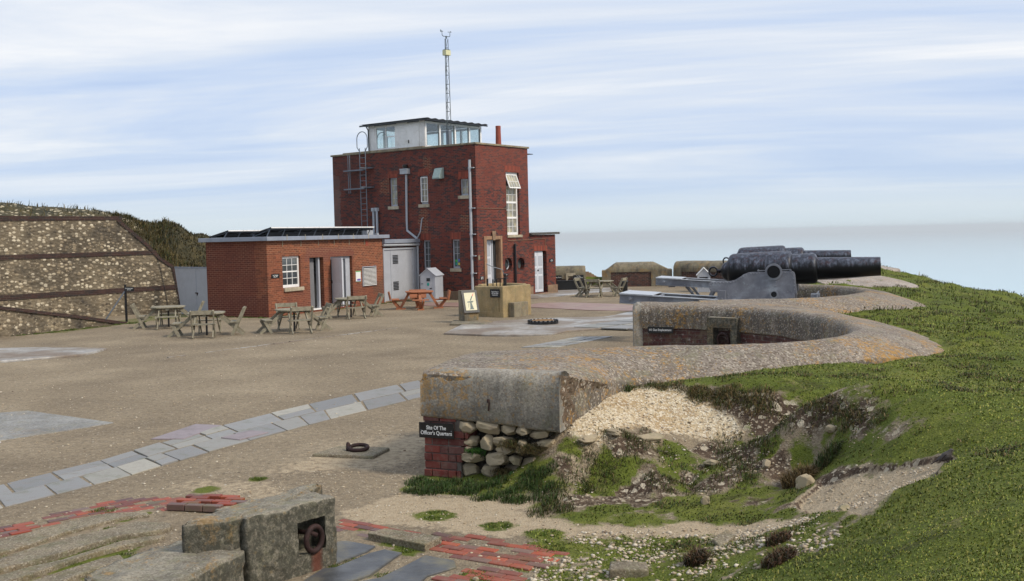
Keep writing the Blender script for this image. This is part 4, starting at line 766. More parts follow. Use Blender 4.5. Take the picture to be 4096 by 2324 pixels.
    FLc = lambda a, d, z: (x0+d, a, z); FRc = lambda a, d, z: (a, y0+d, z)
    zz = kz(7.25)
    C.add(facade(y0, y1, zb, zt, [(5.48, 6.86, 7.42, 8.58)], FLc, .08)); C.add(facade(x0, x1, zb, 7.45, [], FRc, .08))
    C.quad((x1, y0, zb), (x1, y1, zb), (x1, y1, 7.45), (x1, y0, 7.45)); C.quad((x0, y1, zb), (x1, y1, zb), (x1, y1, 7.45), (x0, y1, 7.45))
    for z in [7.1+.16*i for i in range(10)]:
        fbox(C, FLc, 4.72, 5.42, -.018, -.002, z, z+.148); fbox(C, FLc, 6.92, 7.33, -.018, -.002, z, z+.148); fbox(C, FLc, 3.57, 3.9, -.018, -.002, z, z+.148)
    for a in (x0, 1.65, 2.82, 3.95, x1-.1): fbox(C, FRc, a, a+.1, -.02, .09, 7.45, zt)
    fbox(C, FRc, x0+.1, x1-.1, -.02, .09, 8.52, zt)
    for a in (y0, 4.8, 6.1, y1-.1): C.box(x1-.1, x1, a, a+.1, 7.45, zt)
    for a in (1.65, 2.82, 3.95, x0+.01): C.box(a, a+.1, y1-.1, y1, 7.45, zt)
    C.box(x0+.1, x1-.11, y1-.1, y1-.01, 8.50, zt-.001); C.box(x1-.1, x1-.01, y0+.1, y1-.1, 8.50, zt-.001)
    cab = C.build('roof_cabin', 'white', T)
    g = MB(); 
    for a, b in ((.7, 1.65), (1.75, 2.82), (2.92, 3.95), (4.05, 4.87)): g.box(a, b, y0+.03, y0+.036, 7.45, 8.52); g.box(a, b, y1-.06, y1-.054, 7.45, 8.5)
    g.box(x1-.06, x1-.054, y0+.1, y1-.1, 7.45, 8.5); g.build('pane', 'clear', cab)
    w_ = window(cab, FLc, 5.482, 6.858, 7.422, 8.578, 2, 1, .0, 'white', 'clear', fr=.06, bar=.05); fbox(MB(), FLc, 5.5, 6.15, .002, .05, 8.02, 8.06).build('transom', 'white', w_)
    fbox(MB(), FLc, 3.92, 4.70, -.03, -.002, 7.06, 8.56).build('cabin_door', 'white', cab, bevel=.004); fbox(MB(), FLc, 4.58, 4.62, -.06, -.031, 7.62, 7.78).build('door_handle', 'black', cab)
    r = MB(); r.prism([(.35, 8.66), (5.1, 8.66), (5.1, 8.70), (.35, 8.70)], 3.25, 7.7, 'y')
    rf = r.build('cabin_roof', 'felt', cab)
    cr = MB()
    for i in range(60):
        a0_ = .33+4.8*i/60; a1_ = .33+4.8*(i+1)/60; h0 = .03+.025*math.sin(i*.9); h1 = .03+.025*math.sin((i+1)*.9)
        cr.quad((a0_, 3.23, 8.701), (a1_, 3.23, 8.701), (a1_, 3.23, 8.70+h1), (a0_, 3.23, 8.70+h0)); cr.quad((a0_, 3.23, 8.70+h0), (a1_, 3.23, 8.70+h1), (a1_, 7.72, 8.70+h1), (a0_, 7.72, 8.70+h0))
    cr.build('corrugated_sheet', 'felt', rf)
    MB().box(.31, .37, 3.25, 7.7, 8.62, 8.68).box(.37, 5.1, 3.22, 3.28, 8.62, 8.67).build('gutter', 'black', cab)
    MB().tube([(.42, 7.3, 8.6), (.5, 7.26, 8.45), (.52, 7.26, 7.1)], .035, 8).build('downpipe', 'black', cab)
    # terracotta chimney pot
    MB().lathe([(7.03, .15), (8.1, .125), (8.28, .13), (8.30, .12)], 'z', 16, Matrix.Translation((2.75, .75, 0))).build('chimney_pot', 'terracotta', T, smooth=False)
    # ladder with hoops, and side frame
    m = MB(); L0, L1 = 6.8, 7.2
    for y in (L0, L1): m.tube([(-.22, y, 2.6), (-.22, y, 7.5)], .022, 6)
    z = 2.75
    while z < 7.3: m.tube([(-.22, L0, z), (-.22, L1, z)], .014, 5); z += .285
    for z in (5.55, 6.5): m.box(-.62, -.20, L0-.06, L0-.02, z-.025, z+.025).box(-.24, -.02, L0-.35, L0-.02, z-.02, z+.02); 
    m.build('ladder', 'galv', T)
    m = MB()
    for z, zz_ in ((5.5, 0), (6.42, 0)): m.box(-.36, -.14, 6.85, 8.25, z-.03, z+.03)
    for y in (8.0, 7.88): m.tube([(-.25, y, 5.3), (-.25, y, 7.2)], .022, 6)
    m.build('ladder_side_frame', 'galv', T)
    m = MB()
    for yy, xx in ((7.0, -.22), (6.55, .75)):
        pts = [(xx, yy+.12, 7.25), (xx, yy+.36, 7.55)]+[(xx, yy+.36*math.cos(a), 7.95+.36*math.sin(a)) for a in [math.pi*k/10 for k in range(11)]]+[(xx, yy-.36, 7.55), (xx, yy-.14, 7.25)]
        m.tube(pts, .022, 6)
    m.build('ladder_hoop_rail', 'galv', T)
    # small light fitting and side bracket details
    MB().box(.02, .14, -.02, -.002, kz(1.95), kz(2.15)).build('faded_paint_mark', 'coping', T)
    return T
tower()
# weather mast on the tower roof
def mast():
    e = empty('weather_mast', (-2.80, 49.6, 7.0), R(50), label='slim grey lattice mast with anemometer arms rising from the tower roof', cat='mast')
    H_ = 5.2; m = MB(); f = lambda z: .135-.055*z/H_
    cor = [(0, 1), (-.87, -.5), (.87, -.5)]
    for c in cor: m.tube([(c[0]*f(0), c[1]*f(0), 0), (c[0]*f(H_), c[1]*f(H_), H_)], .016, 6)
    z = .15; k = 0
    while z < H_-.1:
        for i in range(3):
            a, b = cor[i], cor[(i+1) % 3]; m.tube([(a[0]*f(z), a[1]*f(z), z), (b[0]*f(z), b[1]*f(z), z)], .009, 5, caps=False)
            if (k+i) % 2 == 0: m.tube([(a[0]*f(z), a[1]*f(z), z), (b[0]*f(z+.42), b[1]*f(z+.42), min(z+.42, H_))], .007, 5, caps=False)
        z += .42; k += 1
    m.build('lattice', 'mast', e); MB().box(-.16, .16, -.12, .12, 4.42, 4.66).build('instrument_box', 'cream', e, bevel=.01)
    MB().box(-.13, .13, -.11, .11, 4.661, 4.69).build('box_lid', 'mast', e); MB().tube([(0, 0, H_), (0, 0, H_+.12)], .035, 8).build('bracket', 'mast', e)
    MB().box(-.1, .1, -.1, .1, .0, .95).build('equipment_case', 'galv', e, bevel=.03)
    m = MB(); m.tube([(-.27, 0, H_+.14), (-.2, 0, H_+.09), (0, 0, H_+.1), (.2, 0, H_+.11), (.26, 0, H_+.15)], .016, 6); m.tube([(-.27, 0, H_+.14), (-.28, 0, H_+.3)], .013, 6); m.tube([(.26, 0, H_+.15), (.26, 0, H_+.34)], .013, 6)
    m.build('crossarm', 'mast', e)
    m = MB()
    for a in (0, 2.1, 4.2): m.tube([(.26, 0, H_+.34), (.26+.07*math.cos(a), .07*math.sin(a), H_+.34)], .006, 5); m.lathe([(-.02, .008), (0, .022), (.02, .008)], 'z', 8, Matrix.Translation((.26+.08*math.cos(a), .08*math.sin(a), H_+.34)))
    m.build('anemometer_cups', 'mast', e); MB().box(-.36, -.2, -.004, .004, H_+.3, H_+.33).box(-.38, -.33, -.005, .005, H_+.27, H_+.37).build('wind_vane', 'mast', e)
mast()
# ---------------------------------------------------------------- cafe block
def cafe():
    T = empty('ticket_office', (-9.39, 40.38, 0), R(64.5), label='low flat roofed red brick office with solar panels on top and two doors', cat='building')
    F = lambda a, d, z: (a, d, z); S = lambda a, d, z: (d, a, z)
    HO = [(.93, 2.09, 1.09, 2.33), (2.70, 3.66, .1, 2.24), (4.16, 5.77, .1, 2.235)]
    W = facade(0, 8.24, -.1, 2.97, HO, F, .22); W.add(facade(0, 3.0, -.1, 2.97, [], S)); W.quad((0, 3, -.1), (8.2, 3, -.1), (8.2, 3, 2.97), (0, 3, 2.97)); W.quad((8.24, 0, -.1), (8.24, 3, -.1), (8.24, 3, 2.97), (8.24, 0, 2.97))
    W.build('wall', 'cafe_brick', T)
    rf = MB().box(-.2, 8.55, -.2, 3.2, 2.96, 3.12).build('roof', 'lead', T, bevel=.012)
    for a in (1.02, 2.2, 3.38, 4.5, 5.62, 6.8): MB().box(a-.012, a+.012, -.212, -.201, 2.955, 3.19).build('strap', 'sill', rf); MB().box(a-.06, a-.045, -.03, -.002, 2.72, 2.93).build('wall_strap', 'sill', T)
    w_ = window(T, F, .932, 2.088, 1.092, 2.328, 3, 4, .09, 'white', 'glass', fr=.085, bar=.022, mid=(2,)); w_['label'] = 'white twelve pane sash window of the office'
    fbox(MB(), F, .96, 2.2, -.08, .09, .94, 1.087).build('sill', 'sill', T, bevel=.012); MB().lathe([(-.1, .01), (-.06, .09), (.02, .11), (.09, .05), (.1, .01)], 'z', 12, Matrix.Translation((1.28, .26, 1.22))).build('lime_object_inside', 'lime', w_)
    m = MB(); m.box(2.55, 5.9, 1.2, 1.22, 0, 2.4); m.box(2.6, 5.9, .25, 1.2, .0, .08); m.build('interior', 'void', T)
    fbox(MB(), F, 2.72, 3.3, .24, .30, .12, 2.2).build('inner_partition', 'inner', T); m = MB(); fbox(m, F, 3.42, 3.50, .1, .22, .1, 2.22); fbox(m, F, 3.52, 3.58, .14, .24, .1, 2.22); m.build('door_frame', 'grey_paint', T); fbox(MB(), F, 2.7, 3.62, -.02, .25, .08, .13).build('threshold', 'white', T)
    dr = MB().box(0, .78, -.022, .022, 0, 2.02).build('door', 'door_white', T, loc=(4.24, -.01, .16), rot=(0, 0, R(-112)))
    m = MB(); 
    for z0_, z1_ in ((.15, .95), (1.1, 1.9)): m.box(.12, .66, -.032, -.023, z0_, z1_); m.box(.12, .66, .023, .032, z0_, z1_)
    m.build('panel', 'door_white', dr, bevel=.004); MB().box(0.01, .05, -.05, -.023, .95, 1.08).build('handle', 'rust', dr)
    # second leaf stands nearly closed
    m = MB(); fbox(m, F, 5.42, 5.74, .12, .2, .12, 2.22); fbox(m, F, 4.17, 5.42, .12, .2, 2.12, 2.22); fbox(m, F, 5.30, 5.36, .18, .24, .12, 2.12); m.build('door_frame', 'grey_paint', T)
    fbox(MB(), F, 4.75, 5.1, .34, .36, .3, 2.1).build('glazed_inner_leaf', 'glass', T)
    m = MB(); fbox(m, F, 6.5, 7.6, -.05, -.003, .86, 1.73)
    lv = m.build('louvred_vent', 'grey_paint', T, bevel=.006); fbox(MB(), F, 6.54, 7.56, -.053, -.0505, .89, 1.70).build('vent_back', 'felt', lv); m = MB()
    for i in range(14): z = .90+.057*i; T_ = Matrix.Translation((0, -.055, z)) @ Matrix.Rotation(R(35), 4, 'X'); m.box(6.55, 7.55, -.025, .025, -.005, .005, T_)
    m.build('louvre_slats', 'white', lv); fbox(MB(), F, 6.86, 7.06, -.01, -.002, 2.64, 2.86).build('air_brick', 'terracotta', T)
    # solar panels
    for (x0_, x1_, y0_, y1_, zh, zl, n_, lb, gx) in ((.94, 8.37, .5, 1.55, 3.50, 3.24, 7, 'front row of dark solar panels tilted on the office roof', 0), (.53, 4.2, 2.3, 3.3, 3.42, 3.18, 4, 'rear row of solar panels showing past the roof end', 0)):
        e = empty('solar_array', (-9.39, 40.38, 0), R(64.5), label=lb, cat='solar panels'); dx = (x1_-x0_)/n_
        for i in range(n_):
            a, b = x0_+dx*i+.002, x0_+dx*(i+1)-.002
            fr_ = MB().prism([(y0_, zh-.035), (y1_, zl-.035), (y1_, zl), (y0_, zh)], a, b, 'x').build('solar_panel', 'felt', e); MB().box(a+.01, b-.01, y0_-.012, y0_-.001, zh-.045, zh+.004).build('frame_edge', 'white', fr_)
            MB().prism([(y0_+.02, zh-.045), (y1_-.02, zl-.048), (y1_-.02, zl-.037), (y0_+.02, zh-.04)], a+.02, b-.02, 'x').build('backing_sheet', 'felt', fr_)
        m = MB()
        for i in range(n_+1):
            a = x0_+dx*i; a = min(max(a, x0_+.1), x1_-.1); m.beam((a, y0_+.12, zh-.06), (a, y0_+.3, 3.12), .03, .03); m.beam((a, y1_-.1, zl-.05), (a, y1_-.1, 3.12), .03, .03); m.beam((a, y0_+.1, zh-.08), (a, y1_-.1, 3.14), .02, .02)
        m.beam((x0_, y0_+.15, zh-.07), (x1_, y0_+.15, zh-.07), .03, .03); m.beam((x0_, y1_-.15, zl-.03), (x1_, y1_-.15, zl-.03), .03, .03); m.build('support_rails', 'galv', e); MB().box(x0_+.3, x1_-.3, y1_-.25, y1_-.2, 3.121, zl-.06).box(x0_+.3, x1_-.3, y0_+.45, y0_+.5, 3.121, 3.30).build('wind_baffle', 'felt', e)
    # link block with grey doors
    L = empty('link_shed', (-9.39, 40.38, 0), R(64.5), label='narrow grey panelled lean-to between the office and the tall brick building', cat='shed')
    m = MB(); m.box(8.26, 11.3, .0, 2.5, -.1, .08).build('base_kerb', 'plinth', L); MB().box(8.28, 11.3, .02, .1, .08, 2.42).build('grey_panel_wall', 'grey_paint', L)
    m = MB(); fbox(m, F, 8.25, 8.31, -.03, .02, .04, 2.5); fbox(m, F, 8.31, 11.3, -.03, .02, 2.42, 2.5); fbox(m, F, 10.9, 10.95, -.02, .02, .1, 2.42); fbox(m, F, 8.9, 8.905, .0, .019, .1, 2.42); m.build('panel_frame', 'grey_paint', L, bevel=.004)
    for z0_ in (.55, 1.78):
        m = MB()
        for i in range(6): m.box(9.1, 9.55, -.01, .019, z0_+.07*i, z0_+.07*i+.035)
        m.build('louvre_vent', 'felt', L)
    MB().box(8.26, 11.3, .05, 2.5, 2.5, 2.68).build('brick_course', 'tower_brick', L); MB().box(8.2, 11.5, -.16, 2.5, 2.72, 2.90).build('link_roof', 'lead', L, bevel=.01)
    MB().tube([(8.15, -.1, 2.64), (11.35, -.1, 2.62)], .055, 8).build('gutter', 'pipe', L); MB().box(8.0, 8.9, .9, 1.1, 3.12, 3.34).box(7.2, 8.3, 1.2, 1.4, 3.13, 3.3).box(8.62, 8.75, .5, .62, 2.9, 3.2).build('roof_duct', 'pipe', L, bevel=.01)
cafe()
def gate():
    e = empty('yard_door', (-12.22, 42.3, 0), R(136.6), label='plain grey double door closing the gap beside the flint wall', cat='door')
    MB().prism([(0, -.05), (2.15, -.05), (2.62, 1.97), (0, 1.96)], -.03, .03, 'y').build('door_leaves', 'grey_paint', e)
    MB().box(.90, .915, .031, .036, 0, 1.93).box(0, 2.6, .031, .045, 1.9, 1.97).build('joint_trim', 'lead', e); MB().box(.78, .98, .031, .06, .88, .92).box(.82, .86, .031, .055, .8, .9).build('bolt', 'rust', e)
gate()
# ---------------------------------------------------------------- flint revetment and its ramp wall
def flint():
    A = (-14.23, 45.12); e = empty('flint_wall', (A[0], A[1], 0), R(215), label='tall dark flint rubble wall with horizontal red brick bands', cat='wall')
    prof = [(0.0, -.2), (.06, .5), (.12, .95), (.31, 1.93), (.86, 2.32), (1.39, 2.93), (2.53, 3.98), (12, 4.02), (12, -.2)]
    m = MB(); K_ = 60
    m.prism(prof, 0, -1.2, 'y'); m.build('rubble_face', 'flint', e)
    def band(a0, a1, z0, z1, z0b, z1b, n='brick_band'): MB().prism([(a0, z0), (a1, z0b), (a1, z1b), (a0, z1)], .0, .03, 'y').build(n, 'band_brick', e)
    band(.15, 12, .98, 1.18, .78, 1.0); band(.98, 12, 2.50, 2.665, 2.42, 2.64); band(2.35, 12, 3.97, 4.12, 3.98, 4.24)
    cp = MB()
    for (p, q) in (((.04, .3), (.12, .95)), ((.12, .95), (.31, 1.93)), ((.31, 1.93), (.86, 2.32)), ((.86, 2.32), (1.39, 2.93)), ((1.39, 2.93), (2.53, 3.98))):
        cp.beam((p[0], -.15, p[1]), (q[0], -.15, q[1]), .40, .13)
    cp.build('edge_coping', 'band_brick', e)
    MB().tube([(1.05, .03, 2.6), (.85, .035, 1.9), (.72, .04, 1.1), (.6, .04, .4)], .012, 5).build('hanging_cable', 'felt', e)
    e = empty('ramp_wall', (-14.47, 38.97, 0), R(-115.9), label='low flint wall sloping down with red brick coping beside the ramp', cat='wall')
    MB().prism([(-.1, -.2), (7.6, -.2), (7.6, 1.4), (5.22, .94), (2.09, .40), (.15, .02), (-.1, .0)], 0, -.5, 'y').build('rubble_face', 'flint', e)
    c = MB()
    pts = [(-.1, .02), (.15, .05), (2.09, .43), (5.22, .98), (7.6, 1.45)]
    for p, q in zip(pts, pts[1:]): c.beam((p[0], -.2, p[1]), (q[0], -.2, q[1]), .52, .11)
    c.build('brick_coping', 'band_brick', e)
flint()
def mound():
    T_ = R(215); ax = np.array([math.cos(T_), math.sin(T_)]); bk = np.array([math.sin(T_), -math.cos(T_)])  # bk points behind the wall
    bk = np.array([-math.sin(R(35)), math.cos(R(35))])
    U, V = np.meshgrid(np.linspace(-7.5, 14, 190), np.linspace(0, 12, 90), indexing='ij')
    zt = np.interp(U, [-7.5, -5.5, -3, -1.5, 0, .31, .86, 1.39, 2.53, 4, 14], [-.3, .6, 1.35, 1.75, 1.9, 1.95, 2.3, 2.9, 3.98, 4.1, 4.15])
    top = np.interp(U, [-7.5, -5, -3.5, -2, -.5, 1, 2.5, 4, 7, 14], [.2, 1.6, 2.45, 3.1, 3.7, 4.05, 4.4, 4.55, 4.85, 5.2])
    f = np.clip(V/2.6, 0, 1); f = f*f*(3-2*f); Z = zt*(1-f)+top*f-np.clip((V-4)/8, 0, 1)**2*6.5
    ww = np.clip(V/.4, 0, 1); X = -14.23+ax[0]*U+bk[0]*V*1.; Y = 45.12+ax[1]*U+bk[1]*V
    Z = Z+(fbm(X*1.2, Y*1.2, 2, 4)*.9+fbm(X*5, Y*5, 4, 3)*.28)*(.15+.85*ww)*np.clip((2.9-U)/1.5+.35, .3, 1)-.02
    Vv = np.stack([X, Y, Z], -1).reshape(-1, 3); nU, nV = U.shape; F = [(i*nV+j, (i+1)*nV+j, (i+1)*nV+j+1, i*nV+j+1) for i in range(nU-1) for j in range(nV-1)]
    m = MB(); m.v = [tuple(v) for v in Vv]; m.f = F
    mt, nt, b = newmat('scrub_bank'); g = nt.nodes.new('ShaderNodeNewGeometry'); o = g.outputs['Position']; n = noise_n(nt, o, 1.3, 7, .75, .3)
    c = ramp(nt, n, [(.36, (.022, .024, .010)), (.5, (.06, .05, .018)), (.64, (.12, .09, .03))]); c = mixc(nt, ramp(nt, noise_n(nt, o, 14, 5, .8), [(.45, .6), (.6, 0.)]), c, (.015, .015, .008))
    sx_ = nt.nodes.new('ShaderNodeSeparateXYZ'); nt.links.new(o, sx_.inputs[0])
    v = nt.nodes.new('ShaderNodeTexVoronoi'); v.inputs['Scale'].default_value = 5.5; nt.links.new(o, v.inputs['Vector']); sc = nt.nodes.new('ShaderNodeSeparateColor'); nt.links.new(v.outputs['Color'], sc.inputs[0])
    st = math_n(nt, 'MULTIPLY', ramp(nt, sc.outputs[0], [(.35, 0.), (.5, 1.)]), ramp(nt, v.outputs['Distance'], [(.3, 1.), (.45, 0.)]))
    west = ramp(nt, math_n(nt, 'MULTIPLY_ADD', sx_.outputs[0], -.25, -3.9), [(.1, 0.), (.35, 1.)]); st1 = math_n(nt, 'MULTIPLY', st, west)
    east = math_n(nt, 'MULTIPLY', st, ramp(nt, noise_n(nt, o, .45, 2, .5), [(.56, 0.), (.62, .9)]))
    c = mixc(nt, math_n(nt, 'MAXIMUM', st1, east), c, (.40, .34, .23)); nt.links.new(c, b.inputs['Base Color']); b.inputs['Roughness'].default_value = .95; bump(nt, b, n, .8, .1)
    tag(m.build('hill', mt, smooth=True), kind='structure')
    # scrub blades on the bank
    n_ = 26000; u = rng.uniform(-7, 7, n_); v_ = rng.uniform(.05, 6, n_)
    from_i = ((u+7.5)/21.5*189); fj = v_/12*89; i0 = np.clip(from_i.astype(int), 0, 188); j0 = np.clip(fj.astype(int), 0, 88); P = np.stack([X, Y, Z], -1)
    a = (from_i-i0)[:, None]; b_ = (fj-j0)[:, None]; base = P[i0, j0]*(1-a)*(1-b_)+P[i0+1, j0]*a*(1-b_)+P[i0, j0+1]*(1-a)*b_+P[i0+1, j0+1]*a*b_
    keep = (u < 2.4) | (rng.rand(n_) < .03); return base[keep]
mound_pts = mound()
# ---------------------------------------------------------------- gun emplacements: concrete parapet lofted round each pit
def resample(pts, n):
    P = np.array(pts, float); d = np.concatenate([[0], np.cumsum(np.hypot(*(P[1:]-P[:-1]).T))]); t = np.linspace(0, d[-1], n)
    # Catmull style smoothing by double linear interpolation
    Q = np.stack([np.interp(t, d, P[:, 0]), np.interp(t, d, P[:, 1])], -1)
    for _ in range(3): Q[1:-1] = (Q[:-2]+2*Q[1:-1]+Q[2:])/4
    return Q
def loft(inner, outer, n, name, parent, zin=1.3, zout=None, drop=.55, mat='apron', smooth=True, wob=.02, inner_bottom=.77, rd=.2):
    """inner / outer: matching polylines; profile = inner face, rounded lip, sloping apron, outer edge"""
    I, O_ = resample(inner, n), resample(outer, n); V = []; NP = None
    zo = np.interp(np.linspace(0, 1, n), np.linspace(0, 1, len(zout)), zout)
    for k in range(n):
        i, o = I[k], O_[k]; d = o-i; L = np.hypot(*d); u = d/L; row = [(0, inner_bottom), (0, .9), (0, zin-rd)]
        for a in (20, 40, 60, 80): row.append((rd*(1-math.cos(R(a))), zin-rd+rd*math.sin(R(a))))
        ns = 14
        for s in range(1, ns+1):
            t = s/ns; x = rd+(L-rd-.06)*t; row.append((x, zin+(zo[k]-zin)*t**1.15+.03*math.sin(t*math.pi)))
        row += [(L-.015, zo[k]-.03), (L, zo[k]-.10), (L, zo[k]-drop), (rd+.25, min(inner_bottom, zo[k]-drop))]
        if NP is None: NP = len(row)
        for (x, z) in row:
            p = i+u*x; w1 = float(fbm(p[0]*2.1+z, p[1]*2.1, 2, 3))*wob*2; V.append((p[0]+w1*.5, p[1]+w1*.5, z+w1))
    m = MB(); m.v = V
    for k in range(n-1):
        for j in range(NP): j2 = (j+1) % NP; m.f.append((k*NP+j, k*NP+j2, (k+1)*NP+j2, (k+1)*NP+j))
    m.f.append(tuple(range(NP))); m.f.append(tuple((n-1)*NP+j for j in range(NP))[::-1])
    o = m.build(name, mat, parent)
    if smooth:
        o.data.polygons.foreach_set('use_smooth', [len(p.vertices) == 4 for p in o.data.polygons]); 
        e = o.modifiers.new('es', 'EDGE_SPLIT'); e.split_angle = R(38)
    return o, I
def ribbon(I, z0, z1, off, name, mat, parent, th=.3, k0=0, k1=None, uv=True):
    """brick skin under the overhang, following the inner line, set back by off"""
    k1 = k1 or len(I); m = MB(); Q = I[k0:k1]; n = len(Q); T = np.gradient(Q, axis=0); T /= np.hypot(T[:, 0], T[:, 1])[:, None]; Nn = np.stack([-T[:, 1], T[:, 0]], -1)
    for k in range(n):
        for dd in (off, off+th):
            for z in (z0, z1): m.v.append((*(Q[k]-Nn[k]*dd*SGN), z))
    for k in range(n-1):
        a, b = k*4, (k+1)*4; m.f += [(a, b, b+1, a+1), (a+2, a+3, b+3, b+2), (a+1, b+1, b+3, a+3)]
    m.f += [(0, 1, 3, 2), ((n-1)*4, (n-1)*4+2, (n-1)*4+3, (n-1)*4+1)]
    return m.build(name, mat, parent)
SGN = 1
def curve_brick(name):
    m, nt, b = newmat(name); g = nt.nodes.new('ShaderNodeNewGeometry'); s = nt.nodes.new('ShaderNodeSeparateXYZ'); nt.links.new(g.outputs['Position'], s.inputs[0])
    sn = nt.nodes.new('ShaderNodeSeparateXYZ'); nt.links.new(g.outputs['Normal'], sn.inputs[0])
    u = math_n(nt, 'SUBTRACT', math_n(nt, 'MULTIPLY', s.outputs[0], sn.outputs[1]), math_n(nt, 'MULTIPLY', s.outputs[1], sn.outputs[0]))
    c = nt.nodes.new('ShaderNodeCombineXYZ'); nt.links.new(u, c.inputs[0]); nt.links.new(s.outputs[2], c.inputs[1])
    br = nt.nodes.new('ShaderNodeTexBrick'); nt.links.new(c.outputs[0], br.inputs['Vector']); br.inputs['Scale'].default_value = 1; br.inputs['Mortar Size'].default_value = .006; br.inputs['Brick Width'].default_value = .225; br.inputs['Row Height'].default_value = .09
    br.inputs['Color1'].default_value = (.05, .018, .016, 1); br.inputs['Color2'].default_value = (.10, .03, .024, 1); br.inputs['Mortar'].default_value = (.09, .07, .06, 1)
    cc = br.outputs['Color']; o = g.outputs['Position']; cc = mixc(nt, ramp(nt, noise_n(nt, o, 9, 8, .8), [(.57, 0.), (.64, .8)]), cc, (.42, .38, .34)); cc = mixc(nt, ramp(nt, noise_n(nt, o, 3, 7, .8), [(.5, 0.), (.62, .6)]), cc, (.16, .13, .08))
    nt.links.new(cc, b.inputs['Base Color']); b.inputs['Roughness'].default_value = .9; bump(nt, b, br.outputs['Fac'], -.4, .02); return m
MT['curve_brick'] = curve_brick('pit_brick')
def ring_recess(parent, loc, rz, s=1.0, mat='anchor', label=None):
    """square stone recess with an iron ring; local -y faces out"""
    m = MB(); w, h, iw, ih = .36*s, .47*s, .215*s, .26*s
    F = lambda a, d, z: (a, d, z); m.add(facade(-w, w, -h, h, [(-iw, iw, -ih, ih*.95)], F, .26)); m.quad((-w, 0, -h), (-w, 0, h), (-w, .4, h), (-w, .4, -h)); m.quad((w, 0, -h), (w, 0, h), (w, .4, h), (w, .4, -h)); m.quad((-w, 0, h), (w, 0, h), (w, .4, h), (-w, .4, h))
    m.quad((-iw, .26, -ih), (iw, .26, -ih), (iw, .26, ih), (-iw, .26, ih)); m.quad((-w, 0, -h), (w, 0, -h), (w, .4, -h), (-w, .4, -h))
    o = m.build('ring_recess', mat, parent, loc=loc, rot=(0, 0, rz)); 
    rg = MB().tube([(.13*s*math.cos(a)+.01, .05-.05*math.sin(a)*.5, -.03+.155*s*math.sin(a)) for a in [2*math.pi*k/24 for k in range(24)]], .034*s, 8, True); rg.tube([(-.02, .26, .07), (-.02, .05, .1)], .035*s, 8); rg.build('iron_ring', 'rust', o, smooth=True)
    return o
# --- nearest emplacement
E1 = empty('gun_emplacement', (0, 0, 0), 0, label='nearest concrete gun pit parapet with lichen covered apron and exposed chalk rubble at its end', cat='gun emplacement')
inA = [(-.42,15.22),(1.2,15.3),(2.18,15.37),(3.59,15.4),(4.3,15.62),(4.95,16.15),(5.4,16.9),(5.68,17.8),(5.8,18.9),(5.78,19.9),(5.5,21.3),(5.0,22.35),(4.4,23.05),(3.7,23.6),(2.95,23.95)]
outA = [(-1.13,12.86),(.5,12.2),(1.08,13.1),(1.5,13.8),(2.28,14.2),(3.3,14.35),(4.1,14.7),(5.1,15.15),(6.2,15.9),(7.1,17.0),(7.4,18.2),(7.58,19.8),(7.55,22),(7.2,24.0),(6.1,24.7),(4.6,24.95),(3.05,25.05)]
_P1 = np.array(outA); _d1 = np.concatenate([[0], np.cumsum(np.hypot(*(_P1[1:]-_P1[:-1]).T))]); ZOA = list(np.interp(np.linspace(0, _d1[-1], 60), _d1, [1.3, 1.27, 1.10, .98, .97, 1.03, 1.07, 1.06, 1.0, .95, .95, .98, 1.0, 1.08, 1.25, 1.28, 1.28]))
o1, I1 = loft(inA, outA, 110, 'concrete_parapet', E1, zout=ZOA)
SGN = 1
ribbon(I1, -.05, .78, .04, 'brick_base', 'curve_brick', E1, .5)
# flat end cap with rounded shoulder on the far arm and near arm
def endcap(parent, a, b, z0, z1, out, mat='slab_face', rd=.2, n='end_face'):
    a = np.array(a); b = np.array(b); d = b-a; L = np.hypot(*d); u = d/L; nrm = np.array(out); m = MB(); prof = [(0, z0), (0, z1-rd)]+[(rd*(1-math.cos(t)), z1-rd+rd*math.sin(t)) for t in [math.pi/2*k/6 for k in range(1, 7)]]+[(L-rd*(1-math.cos(t)), z1-rd+rd*math.sin(t)) for t in [math.pi/2*(6-k)/6 for k in range(0, 7)]]+[(L, z0)]
    secs = [(0, 0), (rd*.5, .0), (rd*.85, .05), (rd, .14)]
    for s, sh in secs:
        for x, z in prof:
            zz = min(z, z1-sh); p = a+u*x+nrm*s; m.v.append((p[0], p[1], zz))
    k = len(prof)
    for i in range(len(secs)-1):
        for j in range(k): j2 = (j+1) % k; m.f.append((i*k+j, i*k+j2, (i+1)*k+j2, (i+1)*k+j))
    m.f.append(tuple(3*k+j for j in range(k))); return m.build(n, mat, parent, smooth=False)
endcap(E1, (2.97, 23.97), (3.07, 25.03), 0, 1.31, (-.99, .1))
# the near end: cast concrete nose, brick pier and rubble
g_ = np.array([.9127, -.3947]); e_ = np.array([.30, .954])   # along the front, into the wall
def pt(a, b): return np.array([-1.16, 12.86])+g_*a+e_*b
m = MB(); K_ = 34; prof = []
for i in range(K_+1):
    a = 1.84*i/K_
    base = pt(a, 0); top0 = 1.335; zb = .75-.05*a-(.02 if a > 1.3 else 0)
    row = [(.36, zb-.01), (.015, zb), (-.01, zb+.03), (-.005, .95), (0, 1.13)]+[(.17*(1-math.cos(t)), 1.13+(top0-1.13)*math.sin(t)) for t in [math.pi/2*k/5 for k in range(1, 6)]]+[(.32, 1.325), (.48, 1.27)]
    e0 = .16*max(0, 1-a/.16)**2
    for (x, z) in row:
        p = base+e_*x; w1 = float(fbm(p[0]*3, p[1]*3+z*3, 1, 4))*.05+float(fbm(p[0]*16, z*16, 3, 2))*.012; m.v.append((p[0]-e_[0]*w1, p[1]-e_[1]*w1, min(z, top0-e0*.9)+(0 if z < 1.2 else w1*.3)))
    prof.append(len(row))
